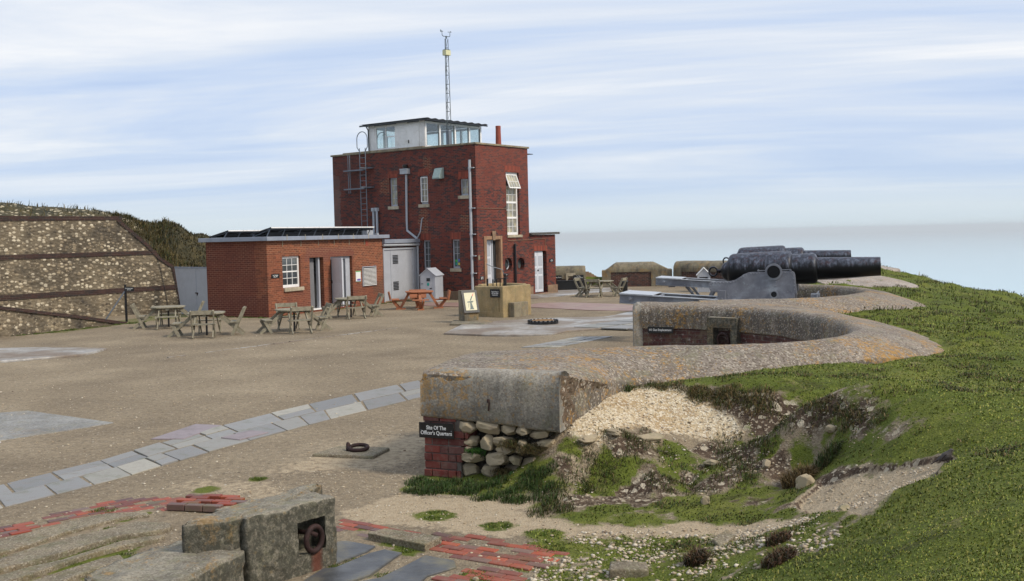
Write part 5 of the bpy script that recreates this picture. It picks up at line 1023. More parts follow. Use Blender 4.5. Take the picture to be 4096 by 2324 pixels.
k = prof[0]
for i in range(K_):
    for j in range(k-1): m.f.append((i*k+j, i*k+j+1, (i+1)*k+j+1, (i+1)*k+j))
m.f.append(tuple(range(k))); m.f.append(tuple(K_*k+j for j in range(k))[::-1])
m.build('cast_concrete_nose', 'slab_face', E1, smooth=True)
# broken conglomerate flank to the right of the nose
MT['conglomerate'] = concrete('conglomerate', (.13, .085, .052), .2, .2, .3, 1.0, .75, 0, .25)
m = MB(); A0, A1_ = pt(1.83, .03), np.array([1.14, 13.25]); nx, nz = 40, 22
for i in range(nx+1):
    for j in range(nz+1):
        t = i/nx; s = j/nz; p = A0*(1-t)+A1_*t; zt = 1.315*(1-t)+1.04*t; zb = .62*(1-t)+.74*t; z = zb+(zt-zb)*s
        w1 = float(fbm(p[0]*4, z*4+p[1]*3, 1, 3))*.10+float(fbm(p[0]*17+p[1]*11, z*19, 3, 3))*.07; q = p+np.array([.75, -.66])*(.05+w1*.9-.10*(1-s)); m.v.append((q[0]+w1*.2, q[1]+.02, z))
for i in range(nx):
    for j in range(nz): a = i*(nz+1)+j; m.f.append((a, a+1, a+nz+2, a+nz+1))
m.build('broken_conglomerate_edge', 'conglomerate', E1)
# brick pier
m = MB(); base_T = Matrix.Translation((*pt(.02, .02), 0)) @ Matrix.Rotation(math.atan2(g_[1], g_[0]), 4, 'Z')
MT['pier_unit'] = brick_unit_mat('pier_unit_brick', [(0., (.17, .03, .022)), (.3, (.10, .025, .02)), (.6, (.22, .045, .03)), (.85, (.075, .03, .028)), (1., (.17, .06, .045))], .85, .12)
rows_z = [i*.098 for i in range(-1, 8)]
for i, z in enumerate(rows_z):
    x = -.0; xe = [.46, .47, .43, .50, .56, .62, .58, .40, .44][i]; off = random.uniform(-.012, .012)
    ln = [.225, .11][i % 2]
    while x < xe:
        l = min(ln, xe-x+.03); j = random.uniform(-.008, .008); m.box(x+.005, x+l-.005, .0+off+j, .9, z+.006, z+.092, base_T); x += l; ln = .225 if ln < .2 else random.choice([.11, .225])
m.build('brick_pier', 'pier_unit', E1, bevel=.006, seg=1)
MT['mortar'] = paint('old_mortar', (.12, .10, .085), .95, var=.3, scale=9, bmp=.4)
MB().box(.012, .5, .02, .88, -.1, .72, base_T).build('mortar_core', 'mortar', E1)
# rubble core and chalk blocks
m = MB(); nx, nz = 60, 26
for i in range(nx+1):
    for j in range(nz+1):
        a = .40+1.5*i/nx; z = -.1+.88*j/nz; w1 = float(fbm(a*5, z*5, 2, 4))*.22; p = pt(a, .26-w1+max(0, a-1.3)*.25+(.18*(z-.4))); m.v.append((p[0], p[1], z))
for i in range(nx):
    for j in range(nz): a = i*(nz+1)+j; m.f.append((a, a+1, a+nz+2, a+nz+1))
MT['rubble_core'] = concrete('rubble_core', (.045, .035, .026), .3, .1, .5, .6, 1, .2, .1); m.build('rubble_core', 'rubble_core', E1)
def rockmesh(sx, sy, sz, seed, sub=3, rough=.22, boxy=.55, cuts=9):
    rq = random.Random(seed*17+1); planes = []
    for _ in range(cuts):
        q = Vector((rq.uniform(-1, 1), rq.uniform(-1, 1), rq.uniform(-1, 1))).normalized(); planes.append((q, rq.uniform(.72, .95)))
    bm = bmesh.new(); bmesh.ops.create_icosphere(bm, subdivisions=sub, radius=1)
    for v in bm.verts:
        c = v.co.copy(); q = max(abs(c.x), abs(c.y), abs(c.z)); c = c*(1-boxy)+c/q*boxy*.85
        n = mnoise.noise(c*1.5+Vector((seed*7.3, seed*3.1, 0)))*rough+mnoise.noise(c*4+Vector((seed, 0, seed*5)))*rough*.4
        c = c*(1+n)
        for (nn, dd) in planes:
            t_ = c.dot(nn)-dd
            if t_ > 0: c = c-nn*t_
        v.co = Vector((c.x*sx, c.y*sy, c.z*sz))
    m = MB(); m.v = [tuple(v.co) for v in bm.verts]; m.f = [tuple(v.index for v in f.verts) for f in bm.faces]; bm.free(); return m
blocks = [(.62, .63, .23, .13), (.90, .645, .29, .17), (1.16, .63, .20, .12), (1.35, .63, .17, .11), (1.55, .59, .26, .09),
          (.88, .46, .17, .17), (1.11, .48, .27, .11), (1.12, .375, .26, .085), (1.34, .44, .13, .13), (.66, .46, .16, .10),
          (.68, .265, .27, .125), (1.01, .26, .28, .15), (1.25, .26, .14, .11), (.60, .10, .24, .15), (.90, .10, .24, .15), (1.17, .12, .22, .10), (1.49, .225, .38, .15), (1.88, .22, .46, .13), (.62, .36, .12, .08), (1.45, .40, .16, .12), (1.62, .47, .2, .09)]
for i, (a, z, w_, h_) in enumerate(blocks):
    p = pt(a, .08+max(0, a-1.3)*.30+(.06 if z < .2 else 0)+random.uniform(-.03, .04)); mm = rockmesh(w_/2*1.08, .11, h_/2*1.12+.01, i+3, 4, .16, .80, 11)
    mm.build('chalk_block', 'chalkstone', E1, loc=(p[0], p[1], z), rot=(random.uniform(-.05, .05), random.uniform(-.08, .08)-(.16 if a > 1.4 else 0), math.atan2(g_[1], g_[0])))
p = pt(.93, -.012); MB().tube([(0, 0, 0), (.012, -.01, .10)], .011, 6).lathe([(.10, .02), (.14, .015)], 'z', 8).build('rusty_bolt', 'rust', E1, loc=(p[0], p[1], .86), rot=(0, 0, 0))
# ring recess in the far arm
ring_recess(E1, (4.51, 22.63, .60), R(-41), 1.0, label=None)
MB().beam((3.25, 23.82, .70), (3.2, 23.8, .02), .3, .12, (1, 0, 0)).build('stone_quoin', 'far_wall', E1) if False else None
p = pt(.215, -.0); sign('plaque', "Site Of The\nOfficer's Quarters", .475, .19, .068, (p[0]-.0, p[1]-.012, .585), math.atan2(g_[1], g_[0]), "black plaque reading Site Of The Officer's Quarters on the brick pier")
def along(I, f): k = f*(len(I)-1); i = int(k); t = k-i; q = I[i]*(1-t)+I[min(i+1, len(I)-1)]*t; d = I[min(i+1, len(I)-1)]-I[i]; return q, math.atan2(d[1], d[0])
sign('plaque', 'A1 Gun Emplacement', .60, .145, .073, (3.34, 23.70, .735), R(-25), 'black plaque reading A1 Gun Emplacement at the end of the curved pit wall', sx=.80)
# --- second and third pits
inB = [(4.4,25.0),(5.5,24.97),(6.6,25.0),(7.3,25.15),(8.1,25.8),(8.75,26.6),(9.15,27.5),(9.3,28.4),(9.2,29.4),(8.9,30.3),(8.3,31.0)]
outB = [(4.4,24.4),(5.6,24.2),(6.8,23.8),(8.3,24.4),(9.4,24.9),(10.3,25.7),(10.6,26.8),(10.75,28.2),(10.85,29.8),(10.8,31.3),(9.9,32.5)]
E2 = empty('gun_emplacement', (0, 0, 0), 0, label='second concrete gun pit curving behind the nearer big cannon', cat='gun emplacement')
_, I2 = loft(inB, outB, 70, 'concrete_parapet', E2, zout=[1.27, 1.2, 1.02, .95, .93, .94, .95, .97, .98, .98, 1.0, 1.05], zin=1.312, inner_bottom=.0, drop=.4)
E3 = empty('gun_emplacement', (0, 0, 0), 0, label='third gun pit, pale apron showing beyond the cannon muzzle', cat='gun emplacement')
MT['pale_apron'] = concrete('bleached_apron', (.36, .31, .27), .25, .3, .08, .8, 1.0, 0, .7)
loft([(x+3.0, y+8.7) for x, y in inB[2:11]], [(x+3.0+(.2 if i > 3 else 0), y+8.7+(.0 if i > 2 else -.7)) for i, (x, y) in enumerate(outB[2:11])], 46, 'concrete_parapet', E3, zout=[1.08, 1.0, .98, .96, .97, 1.0, 1.0, 1.0, 1.0], mat='pale_apron', inner_bottom=.0, drop=.4)
E4 = empty('gun_emplacement', (0, 0, 0), 0, label='farthest pale apron patch high on the grass ridge', cat='gun emplacement')
loft([(x+5.6, y+17.6) for x, y in inB[2:10]], [(x+5.7, y+17.3) for x, y in outB[2:10]], 30, 'concrete_parapet', E4, zout=[1.15, 1.15, 1.15, 1.2, 1.2, 1.2, 1.2, 1.2], zin=1.36, mat='pale_apron', inner_bottom=0., drop=.3)
# --- far battery walls
def farwall(x0, y0, x1, y1, h, label, hip0=0, hip1=0, brick=(.0, 1.), top=.52, white=False, recess=None):
    L = math.hypot(x1-x0, y1-y0); e = empty('parapet_wall', (x0, y0, 0), math.atan2(y1-y0, x1-x0), label=label, cat='wall'); rd = .45
    m = MB(); n = 24; prof0 = [(-.04, top), (-.04, h-rd)]+[(-.04+rd*(1-math.cos(t)), h-rd+rd*math.sin(t)) for t in [math.pi/2*k/7 for k in range(1, 8)]]+[(1.3, h), (1.3, top)]
    for i in range(n+1):
        x = L*i/n; c = h-max(0, hip0-x)*.75-max(0, x-(L-hip1))*.5
        for (y, z) in prof0: m.v.append((x, y, min(z, max(top+.1, c-max(0, (z-h+.2))*0)+float(fbm(x*1.2, y, 3, 3))*.08)))
    k = len(prof0)
    for i in range(n):
        for j in range(k): j2 = (j+1) % k; m.f.append((i*k+j, i*k+j2, (i+1)*k+j2, (i+1)*k+j))
    m.f.append(tuple(range(k))); m.f.append(tuple(n*k+j for j in range(k))[::-1]); m.build('concrete_top', 'far_wall', e, smooth=False)
    a, b = brick[0]*L, brick[1]*L; MB().box(a, b, .0, 1.2, -.1, top).build('brick_face', 'old_brick', e)
    if a > 0: MB().box(0, a-.002, -.05, 1.2, -.1, top-.002).build('rendered_pier', 'far_wall', e)
    if b < L: MB().box(b+.002, L, -.05, 1.2, -.1, top-.002).build('rendered_pier', 'far_wall', e)
    return e, L
w1, L = farwall(2.3, 57.0, 4.02, 57.0, 1.20, 'short rounded parapet with a ring recess beside the annex', 0, 0); ring_recess(w1, (.90, -.08, .50), 0, .72, 'sill')
for (x, wd, bd, lb) in ((2.50, .42, 'Engine Room', 'small black plaque partly hidden behind the annex corner'), (3.62, .56, 'To The\nCommand Post', 'small black plaque at the right end of the short rounded parapet')): sign('plaque', bd, wd, .21, .085, (x, 56.93, .62), 0, lb, nails=False)
farwall(4.95, 57.6, 8.75, 57.2, 1.32, 'long far parapet wall with a dark concrete top over old brick', .75, 1.0, (.13, .70), .80); farwall(8.8, 57.0, 12.8, 54.0, 1.34, 'brick and concrete parapet wall behind the little white hut', 0, 0, (.1, .62), .78)
e = empty('ruined_wall', (4.05, 60.5, 0), R(5), label='low ruined reddish wall in the gap between two parapets', cat='wall'); m = MB(); random.seed(4)
for i in range(9): m.box(i*.14, i*.14+.139, 0, .5, -.1, .52+.25*math.sin(i*.5+.6)+random.uniform(-.05, .05))
m.build('masonry', 'plinth', e)
random.seed(9)
# ---------------------------------------------------------------- coastal guns
def gun(loc, rz, elev, label, detail=True, slope=R(3.7)):
    """origin on the ground under the trunnions; local +x = muzzle, -y = near side"""
    G = empty('cannon', loc, rz, label=label, cat='cannon', group='heavy muzzle loading cannons in the pits'); ZT = 1.86
    prof = [(-1.44, .03), (-1.41, .08), (-1.38, .16), (-1.32, .225), (-1.25, .26), (-1.215, .30), (-1.19, .37), (-1.15, .425), (-1.08, .458), (-.9, .468), (.28, .49), (.36, .482), (.41, .455), (.43, .415), (.435, .395), (.9, .40), (.98, .395), (1.03, .37), (1.06, .32), (1.065, .288), (1.8, .268), (2.60, .242), (2.62, .236), (2.621, .14), (2.3, .135)]
    B = MB().lathe(prof[:-1], 'x', 56); br = B.build('barrel', 'gun_steel', G, loc=(0, .0, ZT+.03), rot=(0, -elev, 0)); br.data.polygons.foreach_set('use_smooth', [len(p.vertices) == 4 for p in br.data.polygons]); es = br.modifiers.new('es', 'EDGE_SPLIT'); es.split_angle = R(50)
    MB().lathe([(2.615, .145), (2.623, .146)], 'x', 24).build('bore', 'void', br)
    m = MB().tube([(-1.40, 0, 0), (-1.52, 0, .02)], .05, 10); m.tube([(-1.62+.105*math.cos(a)*1.05, 0, .0+.12*math.sin(a)) for a in [2*math.pi*k/20 for k in range(20)]], .026, 8, True); m.build('cascabel_loop', 'gun_steel', br, smooth=True)
    MB().lathe([(-.70, .16), (.70, .16)], 'y', 28).build('trunnion', 'gun_steel', G, loc=(0, 0, ZT))
    C = [(-1.66, -.30), (-1.60, -.25), (-1.52, -.235), (-1.3, -.235), (-1.10, -.23), (-.98, -.20), (-.86, -.13), (-.76, -.06), (-.64, -.01), (-.5, .0), (-.22, -.005), (.22, .015), (.45, .015), (.51, -.015), (.535, -.09), (.57, -.55), (.52, -.585), (.51, -.80), (-1.22, -.77), (-1.39, -.77), (-1.42, -.74), (-1.44, -.53), (-1.58, -.50), (-1.64, -.47), (-1.66, -.38)]
    for s in (-1, 1):
        y = s*.60; mm = MB().prism([(a, b+ZT) for a, b in C], y-.02, y+.02, 'y'); ck = mm.build('carriage_cheek', 'carriage', G, bevel=.008)
        rv = MB(); path = [(-1.55, -.285), (-1.1, -.275), (-.95, -.235), (-.82, -.155), (-.70, -.08), (-.58, -.045), (-.28, -.04), None, (.28, -.03), (.43, -.035), (.49, -.10), (.525, -.55)]
        last = None
        for q in path:
            if q is None: last = None; continue
            if last:
                L = math.hypot(q[0]-last[0], q[1]-last[1]); n = max(1, round(L/.085))
                for i in range(n): a = last[0]+(q[0]-last[0])*i/n; b_ = last[1]+(q[1]-last[1])*i/n; rv.lathe([(0, .017), (.010, .013), (.017, .004)], 'y', 8, Matrix.Translation((a, y+s*.02, b_+ZT)) @ Matrix.Scale(s, 4, (0, 1, 0)))
            last = q
        for (a, b_) in ((-1.62, -.35), (-1.62, -.43), (-1.17, -.58), (-1.16, -.66), (-1.15, -.75), (.05, -.27), (.05, -.37), (.05, -.48), (.25, -.56), (.34, -.52), (.43, -.51), (.20, -.64), (-1.05, -.62), (-.97, -.62)): rv.lathe([(0, .015), (.008, .011), (.012, .003)], 'y', 8, Matrix.Translation((a, y+s*.02, b_+ZT)) @ Matrix.Scale(s, 4, (0, 1, 0)))
        rv.build('rivets', 'carriage', ck)
        def ringm(cx_, cz_, ri, ro, th):
            q = MB(); K2 = 30
            for k in range(K2):
                a0, a1 = 2*math.pi*k/K2, 2*math.pi*(k+1)/K2; c0, s0, c1, s1 = math.cos(a0), math.sin(a0), math.cos(a1), math.sin(a1); Y0, Y1 = y+s*.021, y+s*(.02+th)
                P = lambda r, c, ss, Y: (cx_+r*c, Y, cz_+r*ss)
                q.quad(P(ri, c0, s0, Y1), P(ri, c1, s1, Y1), P(ro, c1, s1, Y1), P(ro, c0, s0, Y1)); q.quad(P(ro, c0, s0, Y0), P(ro, c1, s1, Y0), P(ro, c1, s1, Y1), P(ro, c0, s0, Y1)); q.quad(P(ri, c0, s0, Y0), P(ri, c1, s1, Y0), P(ri, c1, s1, Y1), P(ri, c0, s0, Y1))
            return q
        ringm(0, ZT, .165, .215, .05).build('trunnion_bearing', 'carriage', ck); ringm(0, ZT-.585, .075, .11, .04).build('axle_ring', 'carriage', ck)
        MB().lathe([(y+s*.022, .074), (y+s*.026, .074)], 'y', 20, Matrix.Translation((0, 0, ZT-.585))).build('axle_hole', 'void', ck)
        q = MB(); q.beam((-.40, y, ZT+.03), (-.18, y, ZT+.035), .05, .025); q.beam((.19, y, ZT+.045), (.42, y, ZT+.05), .05, .025)
        for x in (-.39, .42): q.lathe([(-.04, .025), (.04, .025)], 'y', 10, Matrix.Translation((x, y, ZT+.035)))
        q.build('cap_strap', 'carriage', ck)
        q = MB().prism([(-1.44, -.78), (-1.22, -.78), (-1.22, -.48), (-1.44, -.46)], y+s*.022, y+s*.06, 'y', Matrix.Translation((0, 0, ZT))); q.lathe([(0, .04), (.03, .035)], 'y', 6, Matrix.Translation((-1.33, y+s*.06, ZT-.70)) @ Matrix.Scale(s, 4, (0, 1, 0))); q.prism([(-1.08, -.72), (-.96, -.73), (-.96, -.70), (-1.05, -.695)], y+s*.021, y+s*.09, 'y', Matrix.Translation((0, 0, ZT))); q.build('clip_plate', 'carriage', ck, bevel=.01)
    MB().box(-1.3, .45, -.58, .58, 1.10, 1.16).box(.2, .45, -.579, .579, 1.161, 1.45).box(-1.2, -1.1, -.579, .579, 1.161, 1.5).build('transom', 'carriage', G)
    # inclined slide
    T = Matrix.Translation((0, 0, 1.055)) @ Matrix.Rotation(slope, 4, 'Y')
    for s in (-1, 1):
        y = s*.62; m = MB(); x0, x1 = -4.05, 1.05
        m.box(x0, x1, y-.012, y+.012, -.235, -.022, T).box(x0, x1, y-.075, y+.075, -.258, -.238, T)
        b_ = m.build('slide_beam', 'carriage', G); MB().box(x0, x1, y-.075, y+.075, -.02, 0.0, T).build('top_flange', 'carriage_top', b_); MB().lathe([(0, .07), (.02, .07), (.03, .03), (.10, .028)], 'y', 10, T @ Matrix.Translation((-3.75, y+s*.013, -.12)) @ Matrix.Scale(s, 4, (0, 1, 0))).build('bolt', 'carriage', b_)
    m = MB().box(-4.06, -3.15, -.70, .70, .003, .018, T); m.build('end_plate', 'carriage_top', G); MB().box(-4.06, -4.04, -.60, .60, -.25, -.002, T).box(1.04, 1.07, -.6, .6, -.25, .3, T).box(-3.1, -3.04, -.6, .6, -.24, -.03, T).box(-1.6, -1.5, -.6, .6, -.24, -.03, T).build('cross_member', 'carriage', G)
    m = MB()
    for s in (-1, 1):
        y = s*.55
        m.beam((-2.95, y, 1.0), (-2.45, y, .28), .05, .09); m.beam((-2.0, y, .95), (-2.35, y, .28), .05, .09); m.beam((-1.6, y, .95), (-1.95, y, .28), .05, .09); m.beam((-3.0, y, .98), (-2.55, y, .5), .05, .05); m.beam((-2.7, y, .26), (-1.6, y, .26), .08, .08); m.beam((.7, y, .9), (.8, y, .25), .1, .1)
    m.beam((-3.5, -.6, 1.0), (-3.5, .6, 1.0), .22, .05); m.build('truck_frame', 'carriage', G)
    for x, y in ((-2.5, -.52), (-2.5, .52), (-1.8, -.52), (-1.8, .52), (.8, -.5), (.8, .5)):
        r_ = .25 if x < 0 else .34; MB().lathe([(-.05, r_-.03), (-.045, r_), (.045, r_), (.05, r_-.03)], 'y', 24, Matrix.Translation((x, y, r_+.03))).build('wheel', 'carriage', G)
    MB().tube([(3.1*math.cos(a)+.6, 3.1*math.sin(a), .02) for a in [R(120)+R(120)*k/20 for k in range(21)]], .045, 6).build('racer_rail', 'rust', G)
    MB().lathe([(0, .5), (.1, .48), (.12, .2), (.9, .16)], 'z', 18, Matrix.Translation((1.2, 0, 0))).box(.9, 1.12, -.3, .3, .55, 1.25).build('pivot_column', 'carriage', G)
    return G
gun((6.95, 27.65, 0), R(-18), R(1.2), 'nearer black and grey cannon on its riveted grey carriage')
gun((9.22, 37.0, 0), R(-17), R(1.0), 'farther cannon mostly hidden behind the nearer one')
# ---------------------------------------------------------------- picnic tables
def xleg(m, a, b, w=.035, h=.09): m.beam(a, b, w, h)
def picnic(name, loc, rz, mat, label, backs=(1, 1, 1, 1), group=None, post=True, style=0):
    e = empty(name, loc, rz, label=label, cat='picnic table', group=group); zt = .70
    rr = .57; top = MB(); n_pl = 8; wv = 2*rr/n_pl
    for i in range(n_pl):
        y0, y1 = -rr+wv*i+.004, -rr+wv*(i+1)-.004; c = rr*.62
        def half(y): return rr if abs(y) < c else rr-(abs(y)-c)
        a0, a1 = half(y0), half(y1); top.prism([(-a0, y0), (a0, y0), (a1, y1), (-a1, y1)], zt, zt+.035)
    top.build('tabletop', mat, e)
    b = MB(); b.box(-.05, .05, -rr+.05, rr-.05, zt-.08, zt-.002).box(-rr+.05, -.06, -.05, .05, zt-.08, zt-.002).box(.06, rr-.05, -.05, .05, zt-.08, zt-.002).build('under_batten', mat, e)
    if post: MB().tube([(0, 0, .0), (0, 0, zt-.08)], .032, 8).build('parasol_tube', 'black', e)
    for k in range(4):
        a = k*math.pi/2; Tm = Matrix.Rotation(a, 4, 'Z'); has = backs[k]
        if style == 0:
            for s in (-1, 1):
                y = s*.30
                lg = MB(); P = lambda x, yy, z: tuple(Tm @ Vector((x, yy, z)))
                lg.beam(P(.36, y*.9, zt-.01), P(1.16, y, .0), .035, .085, (0, 0, 1)); lg.build('leg', mat, e)
                lg = MB()
                if has: lg.beam(P(1.20, y+s*.037, .86), P(.80, y+s*.037, .0), .035, .085)
                else: lg.beam(P(1.02, y+s*.037, .40), P(.80, y+s*.037, .0), .035, .085)
                lg.build('leg', mat, e)
            st = MB(); w_ = .38
            for j in range(2): x0 = .76+j*.135; st.box(x0, x0+.125, -w_, w_, .40, .435, Tm)
            st.box(.78, 1.0, -.33, -.30, .34, .398, Tm).box(.78, 1.0, .30, .33, .34, .398, Tm); st.build('seat', mat, e)
            if has: MB().add(MB().beam((1.165, -.37, .80), (1.165, .37, .80), .028, .13), Tm).build('backrest', mat, e)
        else:
            m = MB(); m.box(.84, 1.14, -.34, .34, .40, .44, Tm); m.build('seat', mat, e)
            if has:
                m = MB(); Tb = Tm @ Matrix.Translation((1.18, 0, .44)) @ Matrix.Rotation(R(12), 4, 'Y'); m.box(-.02, .02, -.36, .36, .15, .31, Tb).box(-.02, .02, -.36, .36, .0, .13, Tb)
                for y in (-.22, 0, .22): m.box(.021, .06, y-.04, y+.04, -.1, .30, Tb)
                m.build('backrest', mat, e)
            m = MB(); m.add(MB().beam((.40, 0, zt), (.80, 0, .04), .11, .10), Tm); m.add(MB().beam((1.12, 0, .40), (.78, 0, .04), .10, .09), Tm); m.add(MB().beam((1.14, .12, .40), (.86, .05, .04), .05, .09), Tm); m.box(.58, .98, -.13, .13, .0, .05, Tm).box(.55, 1.14, -.05, .05, .34, .398, Tm); m.build('leg', mat, e)
    return e
GR = 'weathered grey picnic tables on the gravel'
picnic('picnic_table', (-9.75, 33.35, 0), R(10), 'wood', 'grey wooden picnic table nearest the flint wall end of the courtyard, in front of another', (1, 0, 0, 1), GR)
picnic('picnic_table', (-12.15, 37.0, 0), R(14), 'wood', 'grey wooden picnic table beside the signpost and grey yard door', (1, 0, 1, 0), GR)
picnic('picnic_table', (-7.1, 34.05, 0), R(24), 'wood', 'grey wooden picnic table in front of the office corner', (1, 1, 0, 1), GR)
picnic('picnic_table', (-6.1, 39.6, 0), R(20), 'wood', 'grey wooden picnic table outside the open white office door', (1, 0, 0, 1), GR)
picnic('picnic_table', (4.15, 49.2, 0), R(-24), 'wood', 'grey wooden picnic table far off by the black litter bin', (1, 0, 1, 1), GR)
picnic('stained_picnic_table', (-3.85, 43.5, 0), R(8), 'orange_wood', 'orange brown stained picnic table with chunky splayed legs', (1, 1, 1, 0), None, False, 1)
# ---------------------------------------------------------------- stone box over the tunnel, with railings and plaque
def tunnel_box():
    e = empty('tunnel_entrance', (-.33, 37.79, 0), R(50), label='ochre stone walled box around the tunnel steps with black railings', cat='parapet')
    F = lambda a, d, z: (a, d, z); L, W_ = 1.62, 1.40
    m = MB(); th = .2; m.box(0, L, 0, th, -.1, 1.13).box(0, th, th+.001, W_, -.1, 1.12).box(L-th, L, th+.001, W_, -.1, 1.16).box(th, L-th, W_-th, W_, -.1, 1.18); m.build('wall', 'box_stone', e, bevel=.045, seg=3)
    MB().box(-.03, .0, -.03, W_*.9, -.1, .20).build('base_course', 'box_stone', e, bevel=.01); MB().box(.30, 1.10, -.27, -.002, -.1, .52).build('abutting_block', 'coping', e, bevel=.015)
    m = MB(); 
    for x in (.3, .42, .54, .66): m.tube([(x*1.1, .9-.5*x, .7), (x*1.1, .9-.5*x, 1.36)], .018, 6)
    m.box(.2, .95, .5, .53, 1.36, 1.39); m.tube([(.25, .95, .6), (.25, .95, 1.38)], .035, 8); m.build('railing', 'black', e)
    MB().lathe([(.5, .055), (1.42, .055), (1.43, .03), (1.46, .03), (1.48, .05), (1.52, .055), (1.56, .045), (1.58, .01)], 'z', 14, Matrix.Translation((.55, .35, 0))).build('railing_post', 'black', e)
    MB().tube([(.45, .8, 1.3), (.45, .8, 1.80), (.2, .95, 1.93)], .016, 6).tube([(.45, .8, 1.80), (.70, .60, 1.70), (.74, .58, 1.55)], .016, 6).build('handrail', 'galv', e)
tunnel_box()
p = np.array([-.33, 37.79]); u = np.array([math.cos(R(140)), math.sin(R(140))])
q = p+u*.36; sign('plaque', 'Tunnel leading to\n1899 Searchlight\nEmplacement', .47, .30, .062, (q[0]-.01, q[1]-.012, .87), R(-40), 'black plaque about the tunnel on the ochre stone box', sx=.8)
# ---------------------------------------------------------------- information pedestal
def pedestal():
    e = empty('information_pedestal', (-1.66, 35.71, 0), R(26), label='stone lectern pedestal with a tilted framed picture of an anti aircraft gun', cat='pedestal')
    MB().prism([(0, -.05), (.62, -.05), (.62, 1.12), (.50, 1.13), (0, .42)], 0, .57, 'x', Matrix.Identity(4)).build('pillar', 'far_wall', e, bevel=.01) if False else None
    m = MB(); m.prism([(0., -.05), (.5, -.05), (.5, 1.1), (.24, 1.1), (0., .36)], .02, .55, 'x'); m.build('pillar', 'far_wall', e, bevel=.012)
    ang = math.atan2(.24, .74); T = Matrix.Translation((.285, -.012, .33)) @ Matrix.Rotation(-ang, 4, 'X')
    MB().box(-.29, .29, -.05, -.005, 0, .80, T).build('frame', 'black', e, bevel=.004)
    pic = MB().box(-.205, .205, -.055, -.0505, .09, .71, T).build('picture', 'paper', e)
    m = MB()
    for pl_ in ([(-.08, .12), (.10, .12), (.08, .16), (.03, .36), (-.02, .36), (-.04, .16)], [(-.12, .36), (.08, .36), (.08, .42), (-.12, .40)], [(-.02, .44), (.02, .42), (.10, .58), (.07, .60)], [(-.11, .18), (-.08, .34), (-.06, .34), (-.10, .18)], [(.06, .40), (.12, .39), (.10, .42)]): m.prism(pl_, -.0562, -.0556, 'y', T)
    m.build('gun_drawing', 'ink', pic); MB().prism([(.08, .60), (.11, .58), (.16, .70), (.15, .705)], -.0562, -.0556, 'y', T).build('flash_drawing', 'redink', pic)
    MB().prism([(-.75, -.55), (.1, -1.45), (.75, -.75), (.85, .25), (-.1, .7)], .0, .07).build('base_slab', 'far_wall', e, bevel=.02)
pedestal()
def racer():
    e = empty('floor_ring', (.99, 34.25, .05), 0, label='low black iron ring with rusty centre set in the paving', cat='iron ring'); m = MB(); m.lathe([(0, .50), (.08, .50), (.10, .46), (.105, .40)], 'z', 20)
    for k in range(20): a = 2*math.pi*k/20; m.lathe([(0, .035), (.12, .035), (.13, .02)], 'z', 6, Matrix.Translation((.47*math.cos(a), .47*math.sin(a), 0)))
    m.build('ring', 'black', e); MT['leaf'] = paint('rusty_infill', (.22, .12, .04), .9, var=.4, scale=14, bmp=.4); MB().lathe([(.106, .38), (.125, .30), (.13, .02)], 'z', 24).build('rusty_infill', 'leaf', e)
racer()
# ---------------------------------------------------------------- little sheds
def hut(name, loc, rz, w, d, he, hp, label, opening, logo=False, over=.05):
    e = empty(name, loc, rz, label=label, cat='shed'); m = MB()
    m.prism([(0, 0), (w, 0), (w, he), (w/2, hp), (0, he)], 0, d, 'y'); b = m.build('walls', 'grey_paint', e)
    bd = MB(); n = int(d/.1)
    for i in range(1, n): bd.box(w, w+.004, d*i/n-.003, d*i/n+.003, .02, he-.03)
    n = int(w/.1)
    for i in range(1, n): bd.box(w*i/n-.003, w*i/n+.003, -.004, 0, .02, he)
    bd.build('board_joints', 'lead', b)
    r = MB(); t = .03
    r.prism([(-over, he-over*.8), (w/2, hp+.0), (w/2, hp+t), (-over, he-over*.8+t)], -over, d+over, 'y'); r.prism([(w+over, he-over*.8), (w/2, hp+.001), (w/2, hp+t+.001), (w+over, he-over*.8+t)], -over, d+over, 'y'); r.build('roof', 'white' if not logo else 'grey_paint', e)
    x0, x1, z0, z1 = opening; MB().box(x0, x1, -.012, -.005, z0, z1).build('opening', 'void', e)
    if logo:
        MB().box(.04, w-.22, -.02, -.0045, .03, he-.02).build('door', 'grey_paint', e); MB().box(x0, x1, -.030, -.0205, z0, z1).build('hatch', 'void', e)
        MB().prism([(x0+.07+.055*math.cos(a), z0-.14+.08*math.sin(a)) for a in [2*math.pi*k/14 for k in range(14)]], -.026, -.0205, 'y').build('sticker', 'teal', e)
        MB().box(.06, .16, -.03, -.0205, z0-.13, z0-.10).box(.06, .16, -.03, -.0205, .22, .25).box(w-.26, w-.16, -.03, -.0205, .60, .64).build('hinge', 'black', e)
    else: MB().box(x0+.14, x0+.20, -.02, -.013, z0-.28, z0-.05).build('notice', 'letter', e)
    return e
hut('tool_shed', (-4.20, 48.05, 0), R(-17), .74, 1.0, 1.22, 1.52, 'small grey boarded shed with a teal sticker standing by the drainpipe', (.33, .50, .95, 1.10), True)
hut('viewing_hut', (8.95, 50.6, -.22), R(-10), .62, 1.1, 1.05, 1.38, 'tiny white roofed hut with a dark opening seen past the breech of the near cannon', (.10, .50, .70, .96))
e = empty('litter_bin', (5.63, 52.59, 0), 0, label='black cylindrical litter bin by the far picnic table', cat='litter bin'); MB().lathe([(0, .17), (.5, .175), (.52, .185), (.56, .185), (.60, .15), (.61, .02)], 'z', 20).build('body', 'black', e)
MT['bin_rim'] = MT['galv']; MB().lathe([(.515, .19), (.53, .19)], 'z', 20).build('rim', 'galv', e)
